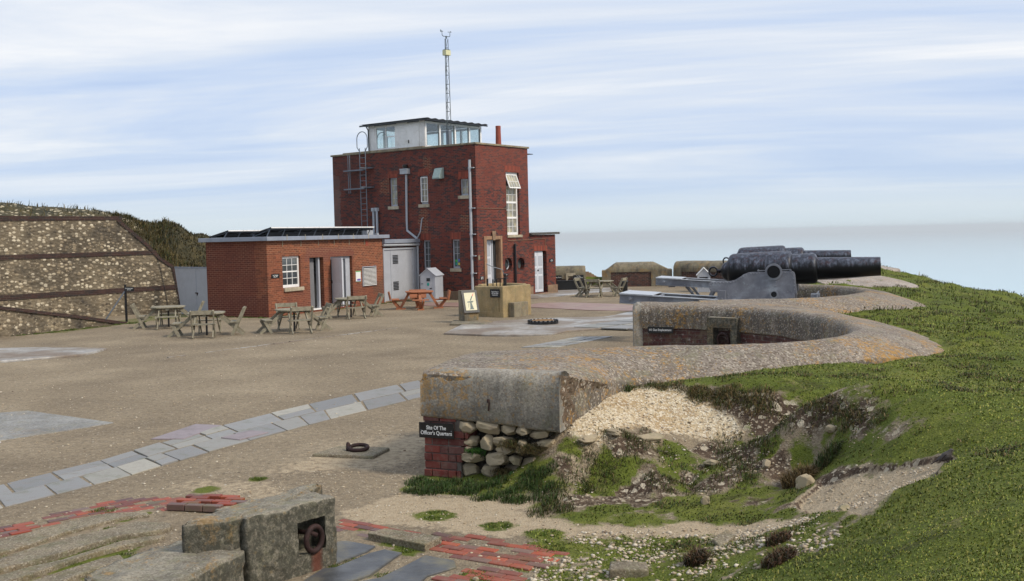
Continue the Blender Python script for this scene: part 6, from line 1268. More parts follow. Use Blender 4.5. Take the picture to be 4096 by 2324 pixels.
e = empty('trough', (2.3, 55.1, 0), R(2), label='black box trough under the short rounded parapet', cat='trough'); MB().box(0, 1.66, 0, .5, 0, .50).build('body', 'black', e, bevel=.015); MB().box(.1, 1.56, .08, .42, .501, .515).build('lid', 'felt', e); MB().box(-.03, 1.69, -.03, .02, .46, .52).build('rim', 'black', e)
# ---------------------------------------------------------------- signpost with stay at the ramp
e = empty('signpost', (-14.72, 39.95, 0), R(-20), label='dark post with slanting handrail and small sign at the foot of the ramp', cat='signpost'); MB().tube([(0, 0, 0), (0, 0, 1.42)], .045, 10).build('post', 'black', e)
MB().beam((.0, -.03, 1.18), (-.72, -.4, .02), .045, .05).build('stay', 'galv', e); MB().box(0, .44, -.06, -.045, 1.17, 1.34).build('board', 'sign', e)
text('To The Parade Ground\nAnd Tunnel', .055, 'letter', e, (.22, -.062, 1.255), (R(90), 0, 0), sx=.7)
# ---------------------------------------------------------------- wall plaques and notices
ca, sa = math.cos(R(64.5)), math.sin(R(64.5))
def cf(a, off): return (-9.39+ca*a+sa*off, 40.38+sa*a-ca*off)
x, y = cf(.465, .002); sign('plaque', 'Port War Signal\nOffice 1905', .50, .17, .062, (x, y, 1.585), R(64.5), 'small black plaque left of the office sash window', sx=.8, nails=False)
x, y = cf(6.19, .004); e = empty('poster', (x, y, 1.32), R(64.5), label='white poster with green header and purple footer on the office wall', cat='poster'); MB().box(-.19, .19, -.01, 0, -.23, .23).build('sheet', 'letter', e); MB().box(-.19, .19, -.014, -.0105, .2, .23).build('header', 'green', e); MB().box(-.1, .16, -.014, -.0105, -.19, -.11).build('footer_print', 'purple', e); MB().box(-.19, .19, -.014, -.0105, -.23, -.215).build('footer', 'teal', e)
x, y = cf(7.05, .03); 
tc_, ts_ = math.cos(R(53.1)), math.sin(R(53.1))
def tf(a, off): return (-1.54+tc_*a*K+ts_*off, 48.41+ts_*a*K-tc_*off)
for (a, z, w_, h_, s_, body, lb) in ((.245, kz(1.09), .27, .17, .045, 'Coastguard\nLookout And\nBattery Store', 'small plaque left of the main door'), (2.0, kz(1.16), .37, .115, .07, 'Tearoom', 'small plaque with a white symbol right of the main door'), (5.70, kz(1.70), .39, .15, .055, 'To The\nSearchlight', 'small plaque high on the annex wall beside its white door')):
    x, y = tf(a, .014); e = sign('plaque', body, w_, h_, s_, (x, y, z), R(53.1), lb, nails=False, sx=.8)
# ---------------------------------------------------------------- mooring slab and anchor blocks
def mooring():
    e = empty('mooring_slab', (-2.26, 14.34, 0), R(-12), label='square concrete slab with a black iron shackle ring lying on it', cat='anchor slab')
    m = MB(); m.prism([(-.47, -.28), (.42, -.33), (.47, .25), (-.30, .33)], -.05, .045); m.build('slab', 'strip', e, bevel=.02); MB().tube([(.10+.13*math.cos(a), .0+.10*math.sin(a), .085+.02*math.sin(a)) for a in [2*math.pi*k/22 for k in range(22)]], .028, 8, True).build('ring', 'rust', e, smooth=True); MB().tube([(-.04, -.03, .04), (-.05, 0, .13), (-.04, .05, .04)], .03, 8).build('staple', 'rust', e, smooth=True)
mooring()
def rough_block(poly, z0, z1, name, mat, parent, cuts=5, amp=.05, hole=None, top_tilt=0):
    bm = bmesh.new(); n = len(poly); vb = [bm.verts.new((x, y, z0)) for x, y in poly]; vt = [bm.verts.new((x, y, z1+top_tilt*i)) for i, (x, y) in enumerate(poly)]
    bm.faces.new(vb[::-1]); bm.faces.new(vt)
    for i in range(n): j = (i+1) % n; bm.faces.new((vb[i], vb[j], vt[j], vt[i]))
    bmesh.ops.bevel(bm, geom=bm.edges[:], offset=.022, segments=2, affect='EDGES')
    for _ in range(cuts):
        ed = [e for e in bm.edges if e.calc_length() > .045]
        if not ed: break
        bmesh.ops.subdivide_edges(bm, edges=ed, cuts=1, use_grid_fill=True)
        bmesh.ops.triangulate(bm, faces=[f for f in bm.faces if len(f.verts) > 4])
    for v in bm.verts:
        n_ = mnoise.noise(v.co*3.1)*amp+mnoise.noise(v.co*9)*amp*.45+mnoise.noise(v.co*24)*amp*.28; v.co += v.normal*n_ if v.normal.length else Vector()
    m = MB(); m.v = [tuple(v.co) for v in bm.verts]; bm.verts.index_update(); m.f = [tuple(v.index for v in f.verts) for f in bm.faces]; bm.free(); return m.build(name, mat, parent, smooth=True)
def anchor():
    e = empty('anchor_block', (0, 0, 0), 0, label='big lichened concrete block with an iron ring in a square recess', cat='concrete block')
    # right hand front face from (-2.18,8.26) to (-1.67,9.45)
    a = Vector((-2.27, 8.73, 0)); b = Vector((-1.64, 9.44, 0)); d = (b-a).normalized(); L = (b-a).length; inn = Vector((-d.y, d.x, 0))
    T = Matrix(((d.x, inn.x, 0, a.x), (d.y, inn.y, 0, a.y), (0, 0, 1, 0), (0, 0, 0, 1)))
    bm = bmesh.new(); nx, nz, ny = 60, 30, 34; H_ = .62; V = {}; D_ = .52
    def wv(p):
        q = T @ p; s = q*1.0; return Vector((mnoise.noise(s*3.1), mnoise.noise(s*3.1+Vector((9, 0, 0))), mnoise.noise(s*3.1+Vector((0, 7, 0)))))*.022+Vector((mnoise.noise(s*13), mnoise.noise(s*13+Vector((3, 0, 0))), mnoise.noise(s*13+Vector((0, 3, 0)))))*.014
    m = MB(); hx0, hx1, hz0, hz1 = .50, .80, .18, .46
    def rnd(x, y, z):   # rounded box edges
        r = .035; cx_ = min(max(x, r), L-r); cy_ = min(max(y, r), D_-r); cz_ = min(z, H_-r); v = Vector((x-cx_, y-cy_, max(0, z-cz_))); 
        if v.length > r: v = v.normalized()*r
        p = Vector((cx_, cy_, cz_))+v if z > cz_ or v.length else Vector((x, y, z)); return p
    def put(x, y, z, wob=1):
        p = rnd(x, y, z); q = T @ (p+wv(p)*wob); q.z += 0; return tuple(q)
    def sheet(fn, n1, n2, skip=None):
        base = len(m.v)
        for i in range(n1+1):
            for j in range(n2+1): m.v.append(fn(i/n1, j/n2))
        for i in range(n1):
            for j in range(n2):
                if skip and skip((i+.5)/n1, (j+.5)/n2): continue
                p = base+i*(n2+1)+j; m.f.append((p, p+1, p+n2+2, p+n2+1))
    hole = lambda u, v: hx0 < u*L < hx1 and hz0 < v*(H_+.1)-.1 < hz1
    sheet(lambda u, v: put(u*L, 0, v*(H_+.1)-.1), nx, 42, hole); sheet(lambda u, v: put(u*L, v*D_, H_), nx, ny); sheet(lambda u, v: put(0, u*D_, v*(H_+.1)-.1), ny, nz); sheet(lambda u, v: put(L, u*D_, v*(H_+.1)-.1), ny, nz); sheet(lambda u, v: put(u*L, D_, v*(H_+.1)-.1), 20, 10)
    dd = .17; P = lambda x, y, z: tuple(T @ Vector((x, y, z)))
    x0, x1, z0, z1 = hx0-.012, hx1+.012, hz0-.012, hz1+.012
    m.quad(P(x0, .0, z0), P(x0, dd, z0), P(x0, dd, z1), P(x0, .0, z1)); m.quad(P(x1, 0, z0), P(x1, dd, z0), P(x1, dd, z1), P(x1, 0, z1)); m.quad(P(x0, 0, z1), P(x0, dd, z1), P(x1, dd, z1), P(x1, 0, z1)); m.quad(P(x0, 0, z0), P(x0, dd, z0), P(x1, dd, z0), P(x1, 0, z0)); m.quad(P(x0, dd, z0), P(x1, dd, z0), P(x1, dd, z1), P(x0, dd, z1))
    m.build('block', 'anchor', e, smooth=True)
    c = ((hx0+hx1)/2+.03, -.005, .29); rg = MB().tube([tuple(T @ Vector((c[0]+.095*math.cos(t), c[1]+.012*math.cos(t), c[2]+.11*math.sin(t)))) for t in [2*math.pi*k/26 for k in range(26)]], .026, 10, True); rg.tube([P(c[0]-.05, .17, c[2]+.05), P(c[0]-.03, .0, c[2]+.06), P(c[0]+.02, -.02, c[2]+.03)], .022, 8)
    rg.build('iron_ring', 'rust', e, smooth=True)
    MT['ruststain'] = paint('rust_stain', (.10, .022, .012), .9, var=.4, scale=20, bmp=.3)
    m = MB(); pts = []
    for k in range(8): z = .155-.27*k/7; w_ = .03+.035*math.sin(k*.8+.5)*.5; pts.append((z, w_))
    e2 = empty('low_anchor_block', (0, 0, 0), 0, label='lower rounded concrete block joined to the foot of the ringed block', cat='concrete block')
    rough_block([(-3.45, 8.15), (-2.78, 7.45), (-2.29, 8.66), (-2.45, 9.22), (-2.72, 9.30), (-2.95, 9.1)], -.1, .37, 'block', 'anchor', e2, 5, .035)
    e3 = empty('concrete_ledge', (0, 0, 0), 0, label='broken concrete ledge running left from the top of the ringed block', cat='concrete block')
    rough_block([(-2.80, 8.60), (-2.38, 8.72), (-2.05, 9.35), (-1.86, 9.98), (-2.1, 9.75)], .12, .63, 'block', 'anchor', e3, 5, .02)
anchor()
# ---------------------------------------------------------------- plants, stones and the bird
def mesh_np(name, V, F, mat, attr=None, smooth=False):
    me = bpy.data.meshes.new(name); me.vertices.add(len(V)); me.vertices.foreach_set('co', V.astype(np.float32).ravel()); k = F.shape[1]
    me.loops.add(F.size); me.loops.foreach_set('vertex_index', F.ravel().astype(np.int32)); me.polygons.add(len(F)); me.polygons.foreach_set('loop_start', np.arange(0, F.size, k, dtype=np.int32)); me.update(calc_edges=True)
    if attr is not None: a = me.color_attributes.new('tint', 'FLOAT_COLOR', 'POINT'); a.data.foreach_set('color', attr.astype(np.float32).ravel())
    if smooth: me.polygons.foreach_set('use_smooth', np.ones(len(F), bool))
    me.materials.append(MT[mat] if isinstance(mat, str) else mat); o = bpy.data.objects.new(name, me); COL.objects.link(o); return o
def blade_mat():
    m, nt, b = newmat('grass_blade'); a = nt.nodes.new('ShaderNodeVertexColor'); a.layer_name = 'tint'; nt.links.new(a.outputs['Color'], b.inputs['Base Color']); b.inputs['Roughness'].default_value = .6; b.inputs['Specular IOR Level'].default_value = .25
    return m
MT['blade'] = blade_mat()
def blades(name, P, hgt, width, lean, col, tipcol=None, wind=(.25, -.1), seg=2):
    """P (n,3) roots, hgt (n), col (n,3)"""
    n = len(P); a = rng.uniform(0, 2*math.pi, n); w_ = np.stack([np.cos(a), np.sin(a), np.zeros(n)], -1)*(width*rng.uniform(.6, 1.3, n))[:, None]
    ld = rng.uniform(0, 2*math.pi, n); L = np.stack([np.cos(ld), np.sin(ld)], -1)*(lean*rng.uniform(.2, 1., n))[:, None]+np.array(wind)*1.0; L = L*hgt[:, None]
    mid = P.copy(); mid[:, :2] += L*.35; mid[:, 2] += hgt*.62; tip = P.copy(); tip[:, :2] += L; tip[:, 2] += hgt*np.clip(1-np.hypot(L[:, 0], L[:, 1])/hgt*.35, .4, 1)
    root = P.copy(); root[:, 2] -= .01
    V = np.stack([root-w_, root+w_, mid+w_*.7, mid-w_*.7, tip+w_*.12, tip-w_*.12], 1).reshape(-1, 3); i = np.arange(n)[:, None]*6
    F = np.concatenate([i+np.array([[0, 1, 2, 3]]), i+np.array([[3, 2, 4, 5]])], 0)
    tc_ = col if tipcol is None else tipcol; one = np.ones((n, 1)); c = np.stack([np.hstack([col*.92, one])]*2+[np.hstack([col, one])]*2+[np.hstack([tc_, one])]*2, 1).reshape(-1, 4)
    o = mesh_np(name, V, F, 'blade', c); return o
def palette(n, base, var):
    k = rng.randint(0, len(base), n); c = np.array(base)[k]*(1+rng.uniform(-var, var, (n, 1))); return np.clip(c, 0, 1)
GREEN = [(.090, .125, .016), (.115, .145, .018), (.07, .095, .014), (.15, .155, .03), (.20, .17, .06)]
# short turf close by
n = 170000; r = 4.2*(26/4.2)**(rng.rand(n)**.85); th = np.radians(rng.uniform(-4, 31, n)); x = r*np.sin(th); y = r*np.cos(th); g, c, s, p_w = zones(x, y)
z = height(x, y); vis = rng.rand(n) < g*1.1-.2-s*.8-c-.35*np.clip(fbm(x*2.2, y*2.2, 7, 3)*4, 0, 1)
apr = np.concatenate([np.array(inA), np.array(outA)[::-1]]); on_ap = sdist(x, y, [tuple(q) for q in apr]) > -.01; on_ap |= sdist(x, y, [tuple(q) for q in np.concatenate([np.array(inB), np.array(outB)[::-1]])]) > -.01
keep = vis & ~on_ap; x, y, z, r = x[keep], y[keep], z[keep], r[keep]
tf = np.clip(.5+fbm(x*1.4, y*2.1, 4, 3)*4, 0, 1); hg = (.008+.010*tf+.0006*r)*rng.uniform(.5, 1.3, len(x)); col = palette(len(x), GREEN[:4], .2)*(1.8-.45*tf[:, None])*np.array([1.06, .98, 1.15]); col = col*(.7+.5*np.clip(.5+fbm(x*.6, y*.6, 2, 3)*2, 0, 1))[:, None]; inb = np.clip(.5+np.maximum(sdist(x, y, Z_BANK), np.maximum(sdist(x, y, Z_PATCH), sdist(x, y, Z_SOIL)))/.5, 0, 1); col = col*(1-.5*np.maximum(inb, np.clip(.5+sdist(x, y, Z_HOLLOW)/.6, 0, 1))[:, None])
tag(blades('short_turf', np.stack([x, y, z], -1), hg, .0022+.00055*r, 1.5, col, np.clip(col*1.25, 0, 1)), kind='stuff')
# brownish tussocky tufts scattered over the slope
def tuft_cloud(name, centres, per, rad, h0, h1, cols, width, lean=.8, dark=1., squash=1.):
    P = []; Hh = []; W = []
    for (cx_, cy_, sc) in centres:
        k = int(per*sc); rr_ = rad*sc*np.sqrt(rng.rand(k)); aa = rng.uniform(0, 2*math.pi, k); xx = cx_+rr_*np.cos(aa); yy = cy_+rr_*np.sin(aa)*squash; P.append(np.stack([xx, yy], -1)); Hh.append(rng.uniform(h0, h1, k)*sc*(1.1-.5*rr_/(rad*sc)))
    P = np.concatenate(P); Hh = np.concatenate(Hh); zz = height(P[:, 0], P[:, 1]); P3 = np.column_stack([P, zz]); c = palette(len(P3), cols, .3)*dark; return blades(name, P3, Hh, width, lean, c, np.clip(c*1.5, 0, 1))
BROWN = [(.055, .045, .018), (.09, .065, .025), (.05, .06, .016), (.13, .09, .04)]; DARKG = [(.03, .055, .012), (.05, .08, .016), (.06, .06, .02)]
cen = []
while len(cen) < 230:
    rr_ = 9*(48/9)**random.random(); t_ = R(random.uniform(8, 32)); x_, y_ = rr_*math.sin(t_), rr_*math.cos(t_); gg = zones(np.array([x_]), np.array([y_]))[0][0]
    if gg > .6 and fbm(np.array([x_*.35]), np.array([y_*.35]), 5, 3)[0] > -.04 and sdist(np.array([x_]), np.array([y_]), [tuple(q) for q in apr])[0] < -.15 and sdist(np.array([x_]), np.array([y_]), COURT)[0] < -.3: cen.append((x_, y_, random.uniform(.45, 1.15)*(.6+rr_/30)))
tag(tuft_cloud('rough_grass_clumps', cen, 80, .20, .03, .075, BROWN+DARKG[:2]+[(.11, .10, .03)], .006, 1.3, 1.25, .8), kind='stuff')
# coarse grass and weeds in the crater and against the rubble
cen = [(random.uniform(.2, 3.7), random.uniform(10.9, 13.0), random.uniform(.4, 1.1)) for _ in range(420)]; cen = [q for q in cen if sdist(np.array([q[0]]), np.array([q[1]]), Z_BANK)[0] > -.1 and sdist(np.array([q[0]]), np.array([q[1]]), Z_CHALK)[0] < .05 and fbm(np.array([q[0]*1.5]), np.array([q[1]*1.5]), 2, 3)[0] > -.07]
rim_ = [(1.44,13.87),(1.76,13.88),(2.13,13.89),(2.34,13.6),(2.61,13.4),(2.84,13.26),(3.05,13.05),(3.32,12.8),(3.38,12.1),(3.54,11.7),(3.65,11.36),(3.82,10.96)]
rc = []
for (a, b) in zip(rim_, rim_[1:]):
    for k in range(9): t_ = random.random(); rc.append((a[0]*(1-t_)+b[0]*t_+random.uniform(-.07, .07), a[1]*(1-t_)+b[1]*t_+random.uniform(-.12, .1), random.uniform(.5, 1.2)))
tag(tuft_cloud('crater_rim_grass', rc, 60, .10, .03, .085, [tuple(v*1.5 for v in q) for q in BROWN]+DARKG[1:], .0045, 1.5), kind='stuff')
tag(tuft_cloud('coarse_bank_grass', cen, 70, .13, .03, .10, DARKG+BROWN+[(.08, .11, .02)], .004, 1.1), kind='stuff')
cen = [(random.uniform(-1.25, .45), 0, random.uniform(.4, 1.)) for _ in range(120)]; cen = [(a, 12.42-.42*(a+1.2)+random.uniform(-.45, .28), s_) for a, _, s_ in cen]
tag(tuft_cloud('wall_foot_grass', cen, 110, .12, .05, .15, DARKG+[(.04, .085, .016)], .004, .9), kind='stuff')
# named tussocks
def tussock(x_, y_, rad, h, cols, label, cat='grass tussock', n_=480, up=0.):
    o = tuft_cloud('grass_tussock', [(x_, y_, 1.)], n_, rad, h*.5, h, cols, .0045, 1.1)
    if up:
        for v in o.data.vertices: v.co.z += up
    return tag(o, label, cat)
REDB = [(.08, .045, .025), (.12, .06, .03), (.04, .035, .018), (.06, .05, .02)]
tussock(1.50, 8.78, .10, .20, REDB, 'wiry dark tussock right of the flat stone slab near the bottom edge'); tussock(2.02, 8.05, .13, .17, REDB, 'dark reddish tussock on the edge of the foreground bank'); tussock(2.16, 8.62, .10, .13, REDB, 'small dark tussock above the reddish one on the bank edge')
tussock(3.02, 11.15, .17, .28, [(.10, .065, .025), (.06, .045, .02), (.15, .10, .04)], 'large tawny tussock beside the boulder at the pale path', n_=1100); tussock(3.33, 11.2, .15, .24, DARKG+BROWN[:1], 'dark green tussock at the head of the crater')
for i, (x_, y_, w_, lb) in enumerate([(2.40, 13.55, .16, 'overhanging brown turf tuft at the left of the crater rim'), (2.72, 13.35, .2, 'broad brown turf tuft hanging over the middle of the crater rim'), (3.05, 13.05, .2, 'brown turf tuft right of centre on the crater rim'), (3.32, 12.5, .18, 'brown tuft near the right end of the crater rim')]): tussock(x_, y_, w_, .11, [tuple(v*1.7 for v in q) for q in BROWN], lb, n_=380)
tussock(1.40, 13.75, .15, .16, DARKG+[(.07, .12, .02)], 'green tuft tucked under the broken apron edge')
# tufts rooted in the rubble face
for i, (a, z_, lb, cc, hh) in enumerate([(1.18, .50, 'brown hanging tuft growing between the upper chalk blocks', BROWN, .22), (1.40, .46, 'brown hanging tuft at the right of the rubble', BROWN, .24), (.72, .36, 'green weed growing in the rubble near the brick pier', [(.03, .09, .015), (.05, .12, .02)], .1), (1.06, .14, 'brown tuft low down among the chalk blocks', BROWN, .15), (1.27, .12, 'green creeping weed low among the chalk blocks', [(.04, .11, .02), (.03, .08, .02)], .11)]):
    n_ = 420; P = np.zeros((n_, 3)); q = pt(a, .03); P[:, 0] = q[0]+rng.normal(0, .05, n_); P[:, 1] = q[1]+rng.normal(0, .03, n_); P[:, 2] = z_+rng.normal(0, .035, n_); c = palette(n_, cc, .3)
    o = blades('hanging_tuft', P, rng.uniform(hh*.5, hh, n_), .004, 1.2, c, np.clip(c*1.4, 0, 1), wind=(.45, -.45)); 
    for v in o.data.vertices:
        pass
    co_ = np.zeros(len(o.data.vertices)*3); o.data.vertices.foreach_get('co', co_); co_ = co_.reshape(-1, 3); dz = co_[:, 2]-z_; co_[:, 2] = z_+np.where(dz > .03, .03-(dz-.03)*.75, dz); o.data.vertices.foreach_set('co', co_.ravel()); tag(o, lb, 'grass tuft')
# grass line at foot of walls and gutters
cen = [(random.uniform(-.2, 1), 0, 1) for _ in range(1)]
pts = []
for (a, b, nn, j) in (((-16.6, 34.5), (-14.1, 39.6), 90, .22), ((-12.2, 41.7), (-9.5, 40.2), 34, .10), ((-9.3, 40.3), (-8.4, 42.0), 6, .06), ((-5.95, 47.3), (-4.8, 49.6), 14, .08), ((-14.2, 41.5), (-12.6, 42.6), 30, .3)):
    for k in range(nn): t_ = random.random(); pts.append((a[0]+(b[0]-a[0])*t_+random.uniform(-j, j), a[1]+(b[1]-a[1])*t_+random.uniform(-j, j), random.uniform(.5, 1.2)))
tag(tuft_cloud('wall_foot_weeds', pts, 46, .13, .02, .07, [(.06, .11, .02), (.09, .13, .02), (.11, .12, .03)], .010, .9), kind='stuff')
# paving weeds in the foreground
pts = [(tx+random.uniform(-.6, .6)*tr, ty+random.uniform(-.6, .6)*tr, random.uniform(.4, .9)) for (tx, ty, tr) in ((-4.85,9.75,.2),(-4.55,10.2,.2),(-4.3,10.7,.2),(-4.75,9.25,.2),(-4.4,9.6,.15),(-4.1,10.05,.15),(-3.8,10.4,.2),(-5.1,8.9,.3),(-4.4,8.8,.2),(-.86,11.0,.25),(-.2,10.55,.2),(.25,10.2,.22),(-1.2,10.05,.15),(-1.05,9.75,.16),(.35,9.75,.25),(-.35,9.0,.2),(-1.5,9.2,.3),(-3.9,9.6,.5),(-3.4,8.8,.4),(-3.2,12.9,.1),(-5,9.3,.3),(-4.2,10.2,.4),(-4.6,11.5,.2),(-1.5,9.5,.2),(-1.1,9.0,.25)) for _ in range(10)]
tag(tuft_cloud('paving_weeds', pts, 60, .08, .012, .045, [(.06, .11, .015), (.09, .13, .02), (.12, .13, .03)], .0035, .8), kind='stuff')
# scrub on the bank behind the flint wall
P = mound_pts; n_ = len(P); k_ = np.clip(.5+fbm(P[:, 0]*1.1, P[:, 1]*1.1, 2, 3)*3, 0, 1); c = palette(n_, [(.05, .042, .015), (.09, .07, .022), (.035, .045, .014), (.12, .09, .035)], .3)*(.6+.7*k_)[:, None]
tag(blades('scrub', P, (.10+.22*k_)*rng.uniform(.6, 1.2, n_), .016, .8, c, np.clip(c*1.5, 0, 1)), kind='stuff')
# distant turf fringe on the ridge
n = 26000; r = rng.uniform(22, 62, n); th = np.radians(rng.uniform(13, 32, n)); x = r*np.sin(th); y = r*np.cos(th); ok = sdist(x, y, COURT) < -.4; x, y, r = x[ok], y[ok], r[ok]; z = height(x, y); tf = np.clip(.5+fbm(x*1.4, y*2.1, 4, 3)*4, 0, 1); c = palette(len(x), GREEN[:3]+BROWN[:2], .25)
tag(blades('ridge_grass', np.stack([x, y, z], -1), (.03+.09*tf**2)*rng.uniform(.5, 1.2, len(x)), .012, .8, c*.9, np.clip(c*1.25, 0, 1)), kind='stuff')
# ---- loose stones
def stones(name, X, Y, size, mat, lift=.25):
    n = len(X); Z = height(X, Y); base = []
    for k in range(8):
        rs = np.random.RandomState(50+k); bm = bmesh.new(); bmesh.ops.create_icosphere(bm, subdivisions=1, radius=1); V = np.array([v.co[:] for v in bm.verts]); F = np.array([[v.index for v in f.verts] for f in bm.faces]); bm.free(); V *= (1+rs.uniform(-.3, .25, (len(V), 1))); V[:, 2] *= .55; base.append((V, F))
    VV = []; FF = []; off = 0; a = rng.uniform(0, 6.28, n); kk = rng.randint(0, 8, n); el = rng.uniform(.6, 1.3, n)
    for i in range(n):
        V, F = base[kk[i]]; c, s_ = math.cos(a[i]), math.sin(a[i]); q = V*size[i]*np.array([1, el[i], 1]); VV.append(np.stack([q[:, 0]*c-q[:, 1]*s_+X[i], q[:, 0]*s_+q[:, 1]*c+Y[i], q[:, 2]+Z[i]+size[i]*lift], -1)); FF.append(F+off); off += len(V)
    return tag(mesh_np(name, np.concatenate(VV), np.concatenate(FF), mat), kind='stuff')
def scatter_in(poly, n, s0, s1, power=2.5, wgt=None):
    P = np.array(poly); x0, y0 = P.min(0)-.1; x1, y1 = P.max(0)+.1; X = rng.uniform(x0, x1, n*4); Y = rng.uniform(y0, y1, n*4); ok = sdist(X, Y, poly)+fbm(X*2, Y*2, 3, 3)*.6 > 0; ok &= (rng.rand(len(X)) < np.clip(.5+fbm(X*2.6, Y*2.6, 6, 3)*5, .05, 1)) if wgt else True; X, Y = X[ok][:n], Y[ok][:n]
    return X, Y, s0+(s1-s0)*rng.rand(len(X))**power
sets = [scatter_in(Z_STONY, 2300, .004, .027, 2.4, True), scatter_in(Z_CHALK, 1500, .004, .022, 3), scatter_in(Z_BANK, 700, .004, .022, 3, True), scatter_in(Z_PATH, 600, .004, .02, 2.8), scatter_in(Z_PATH2, 700, .004, .016, 3), scatter_in(Z_SOIL, 420, .004, .018, 3), scatter_in(Z_PATCH, 160, .005, .014, 3),
        scatter_in([(-3, 12), (-.9, 10.9), (-.9, 12.6), (-1.6, 13.8), (-3, 13.4)], 900, .004, .013, 3), scatter_in([(-3.6, 10.6), (-2.8, 11.4), (-2, 10.4), (-2.8, 9.4), (-3.8, 9.8)], 300, .005, .015, 3), scatter_in([(-2, 8), (-.3, 8), (.4, 10), (-1, 10.2), (-1.9, 9.6)], 240, .005, .02, 3)]
stones('loose_stones', np.concatenate([q[0] for q in sets]), np.concatenate([q[1] for q in sets]), np.concatenate([q[2] for q in sets]), 'flintstone')
n = 2600; r = 11*(34/11)**rng.rand(n); th = np.radians(rng.uniform(-30, 6, n)); X = r*np.sin(th); Y = r*np.cos(th); ok = (sdist(X, Y, COURT) > .2); stones('gravel_stones', X[ok], Y[ok], (.006+.014*rng.rand(ok.sum())**3)*(1+r[ok]*.01), 'flintstone')
STN = [((3.02, 10.85, 0), (.11, .08, .11), 'boulder beside the tawny tussock at the pale path'), ((2.82, 11.71, 0), (.07, .05, .06), 'pale pointed stone in the middle of the crater bank'), ((2.27, 12.1, 0), (.10, .06, .045), 'flat yellowish stone low on the crater bank'), ((.87, 12.3, 0), (.17, .09, .05), 'pale slab like stone at the foot of the chalk slope'),
       ((1.16, 12.42, 0), (.17, .08, .045), 'long pale stone half buried above the others on the bank lip'), ((1.62, 12.5, 0), (.2, .09, .05), 'long pale stone further right on the bank lip'), ((2.0, 11.02, 0), (.06, .05, .07), 'upright pale stone at the bottom of the crater'), ((3.5, 11.5, 0), (.07, .05, .05), 'pale stone by the dark tussock at the crater head'), ((2.85, 9.05, 0), (.09, .06, .04), 'pale stone lying on the chalk path'),
       ((-.37, 8.9, 0), (.035, .03, .02), 'small round chalk lump at the edge of the brick paving')]
for i, (l_, s_, lb) in enumerate(STN):
    z_ = float(height(np.array([l_[0]]), np.array([l_[1]]))[0]); o = rockmesh(*s_, i+40, 4, .22, .5, 12).build('chalk_stone', 'chalkstone', loc=(l_[0], l_[1], z_+s_[2]*.35), rot=(.1*i % .3, 0, i*1.3)); tag(o, lb, 'stone', 'pale stones lying on the bank')
z_ = float(height(np.array([.95]), np.array([8.85]))[0]); o = MB().prism([(-.18, -.09), (.16, -.11), (.19, .09), (-.13, .12)], -.08, .05).build('stone_slab', 'strip', loc=(.93, 8.82, z_+.02), rot=(.05, .04, .1), bevel=.02, seg=3); tag(o, 'flat squared grey stone slab near the bottom edge', 'stone')
z_ = float(height(np.array([1.85]), np.array([9.5]))[0]); o = MB().prism([(-.2, -.06), (.12, -.05), (.2, .08), (-.08, .09)], -.08, .02).build('stone_slab', 'strip', loc=(1.9, 9.5, z_+.03), rot=(.12, -.1, .9), bevel=.012, seg=2); tag(o, 'thin tilted slab sticking out of the stony bank', 'stone')
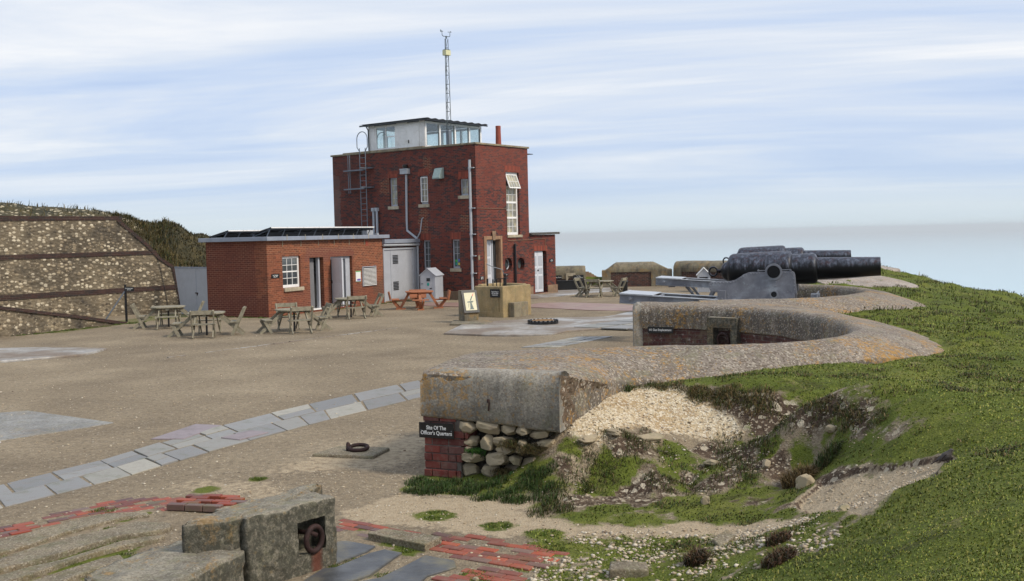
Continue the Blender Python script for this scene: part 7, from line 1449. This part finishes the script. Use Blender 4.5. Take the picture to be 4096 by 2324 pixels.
# ---- small bird on the rim of the pale path
def bird():
    bm = bmesh.new(); sp = [((0, 0, .075), .034), ((.028, 0, .098), .033), ((.048, 0, .122), .022), ((.058, 0, .136), .019), ((-.03, 0, .052), .028), ((-.055, 0, .033), .014)]
    e = empty('bird', (3.86, 9.36, 0), R(-20), label='small grey brown bird standing on the bare chalk edge', cat='bird'); z_ = float(height(np.array([3.86]), np.array([9.36]))[0]); e.location.z = z_+.005
    m = MB(); m.tube([(-.065, 0, .045), (-.045, 0, .052), (-.02, 0, .064), (.005, 0, .080), (.028, 0, .098), (.042, 0, .118), (.050, 0, .132), (.058, 0, .140), (.066, 0, .141), (.074, 0, .138)], [.006, .017, .030, .038, .037, .026, .020, .0195, .014, .004], 16)
    MT['feather'] = paint('grey_feathers', (.07, .06, .055), .8, var=.3, scale=30, bmp=.2); b_ = m.build('body', 'feather', e, smooth=True)
    MB().beam((-.055, 0, .048), (-.115, 0, .005), .022, .006).build('tail', 'rust', e); MB().lathe([(0, .004), (.014, .0005)], 'x', 6, Matrix.Translation((.073, 0, .138))).build('beak', 'black', e)
    w_ = MB(); 
    for s in (-1, 1): w_.prism([(.02, .11), (-.05, .035), (-.03, .06), (.0, .10)], s*.033, s*.039, 'y')
    w_.build('wings', 'rust', e); l_ = MB()
    for s in (-1, 1): l_.tube([(.0, s*.010, .045), (.004, s*.012, .0)], .0018, 5); l_.tube([(.004, s*.012, .001), (.02, s*.014, .001)], .0015, 4)
    l_.build('legs', 'rust', e); MB().lathe([(-.002, .004), (.002, .004)], 'y', 8, Matrix.Translation((.062, -.018, .142))).build('eye', 'black', e)
bird()
# tiny marker posts on the ridge
for (x_, y_, h_, lb) in ((17.6, 45.3, .30, 'thin pale marker stick on the ridge skyline'),):
    z_ = float(height(np.array([x_]), np.array([y_]))[0]); o = MB().tube([(0, 0, -.05), (0, 0, h_)], .012, 6).box(-.05, .05, -.006, .006, h_*.55, h_*.6).build('marker_stick', 'litter', loc=(x_, y_, z_)); tag(o, lb, 'marker')
# ---------------------------------------------------------------- sea haze: one closed box of even density round everything
def haze():
    m = bpy.data.materials.new('haze'); m.use_nodes = True; nt = m.node_tree; nt.nodes.clear()
    v = nt.nodes.new('ShaderNodeVolumePrincipled'); v.inputs['Color'].default_value = (.93, .98, 1., 1); v.inputs['Density'].default_value = 1.3e-4; v.inputs['Anisotropy'].default_value = 0.
    o = nt.nodes.new('ShaderNodeOutputMaterial'); nt.links.new(v.outputs[0], o.inputs['Volume']); MT['haze'] = m
    tag(MB().box(-24000, 24000, -24000, 24000, -176, 16).build('haze', 'haze'), kind='stuff')
haze()
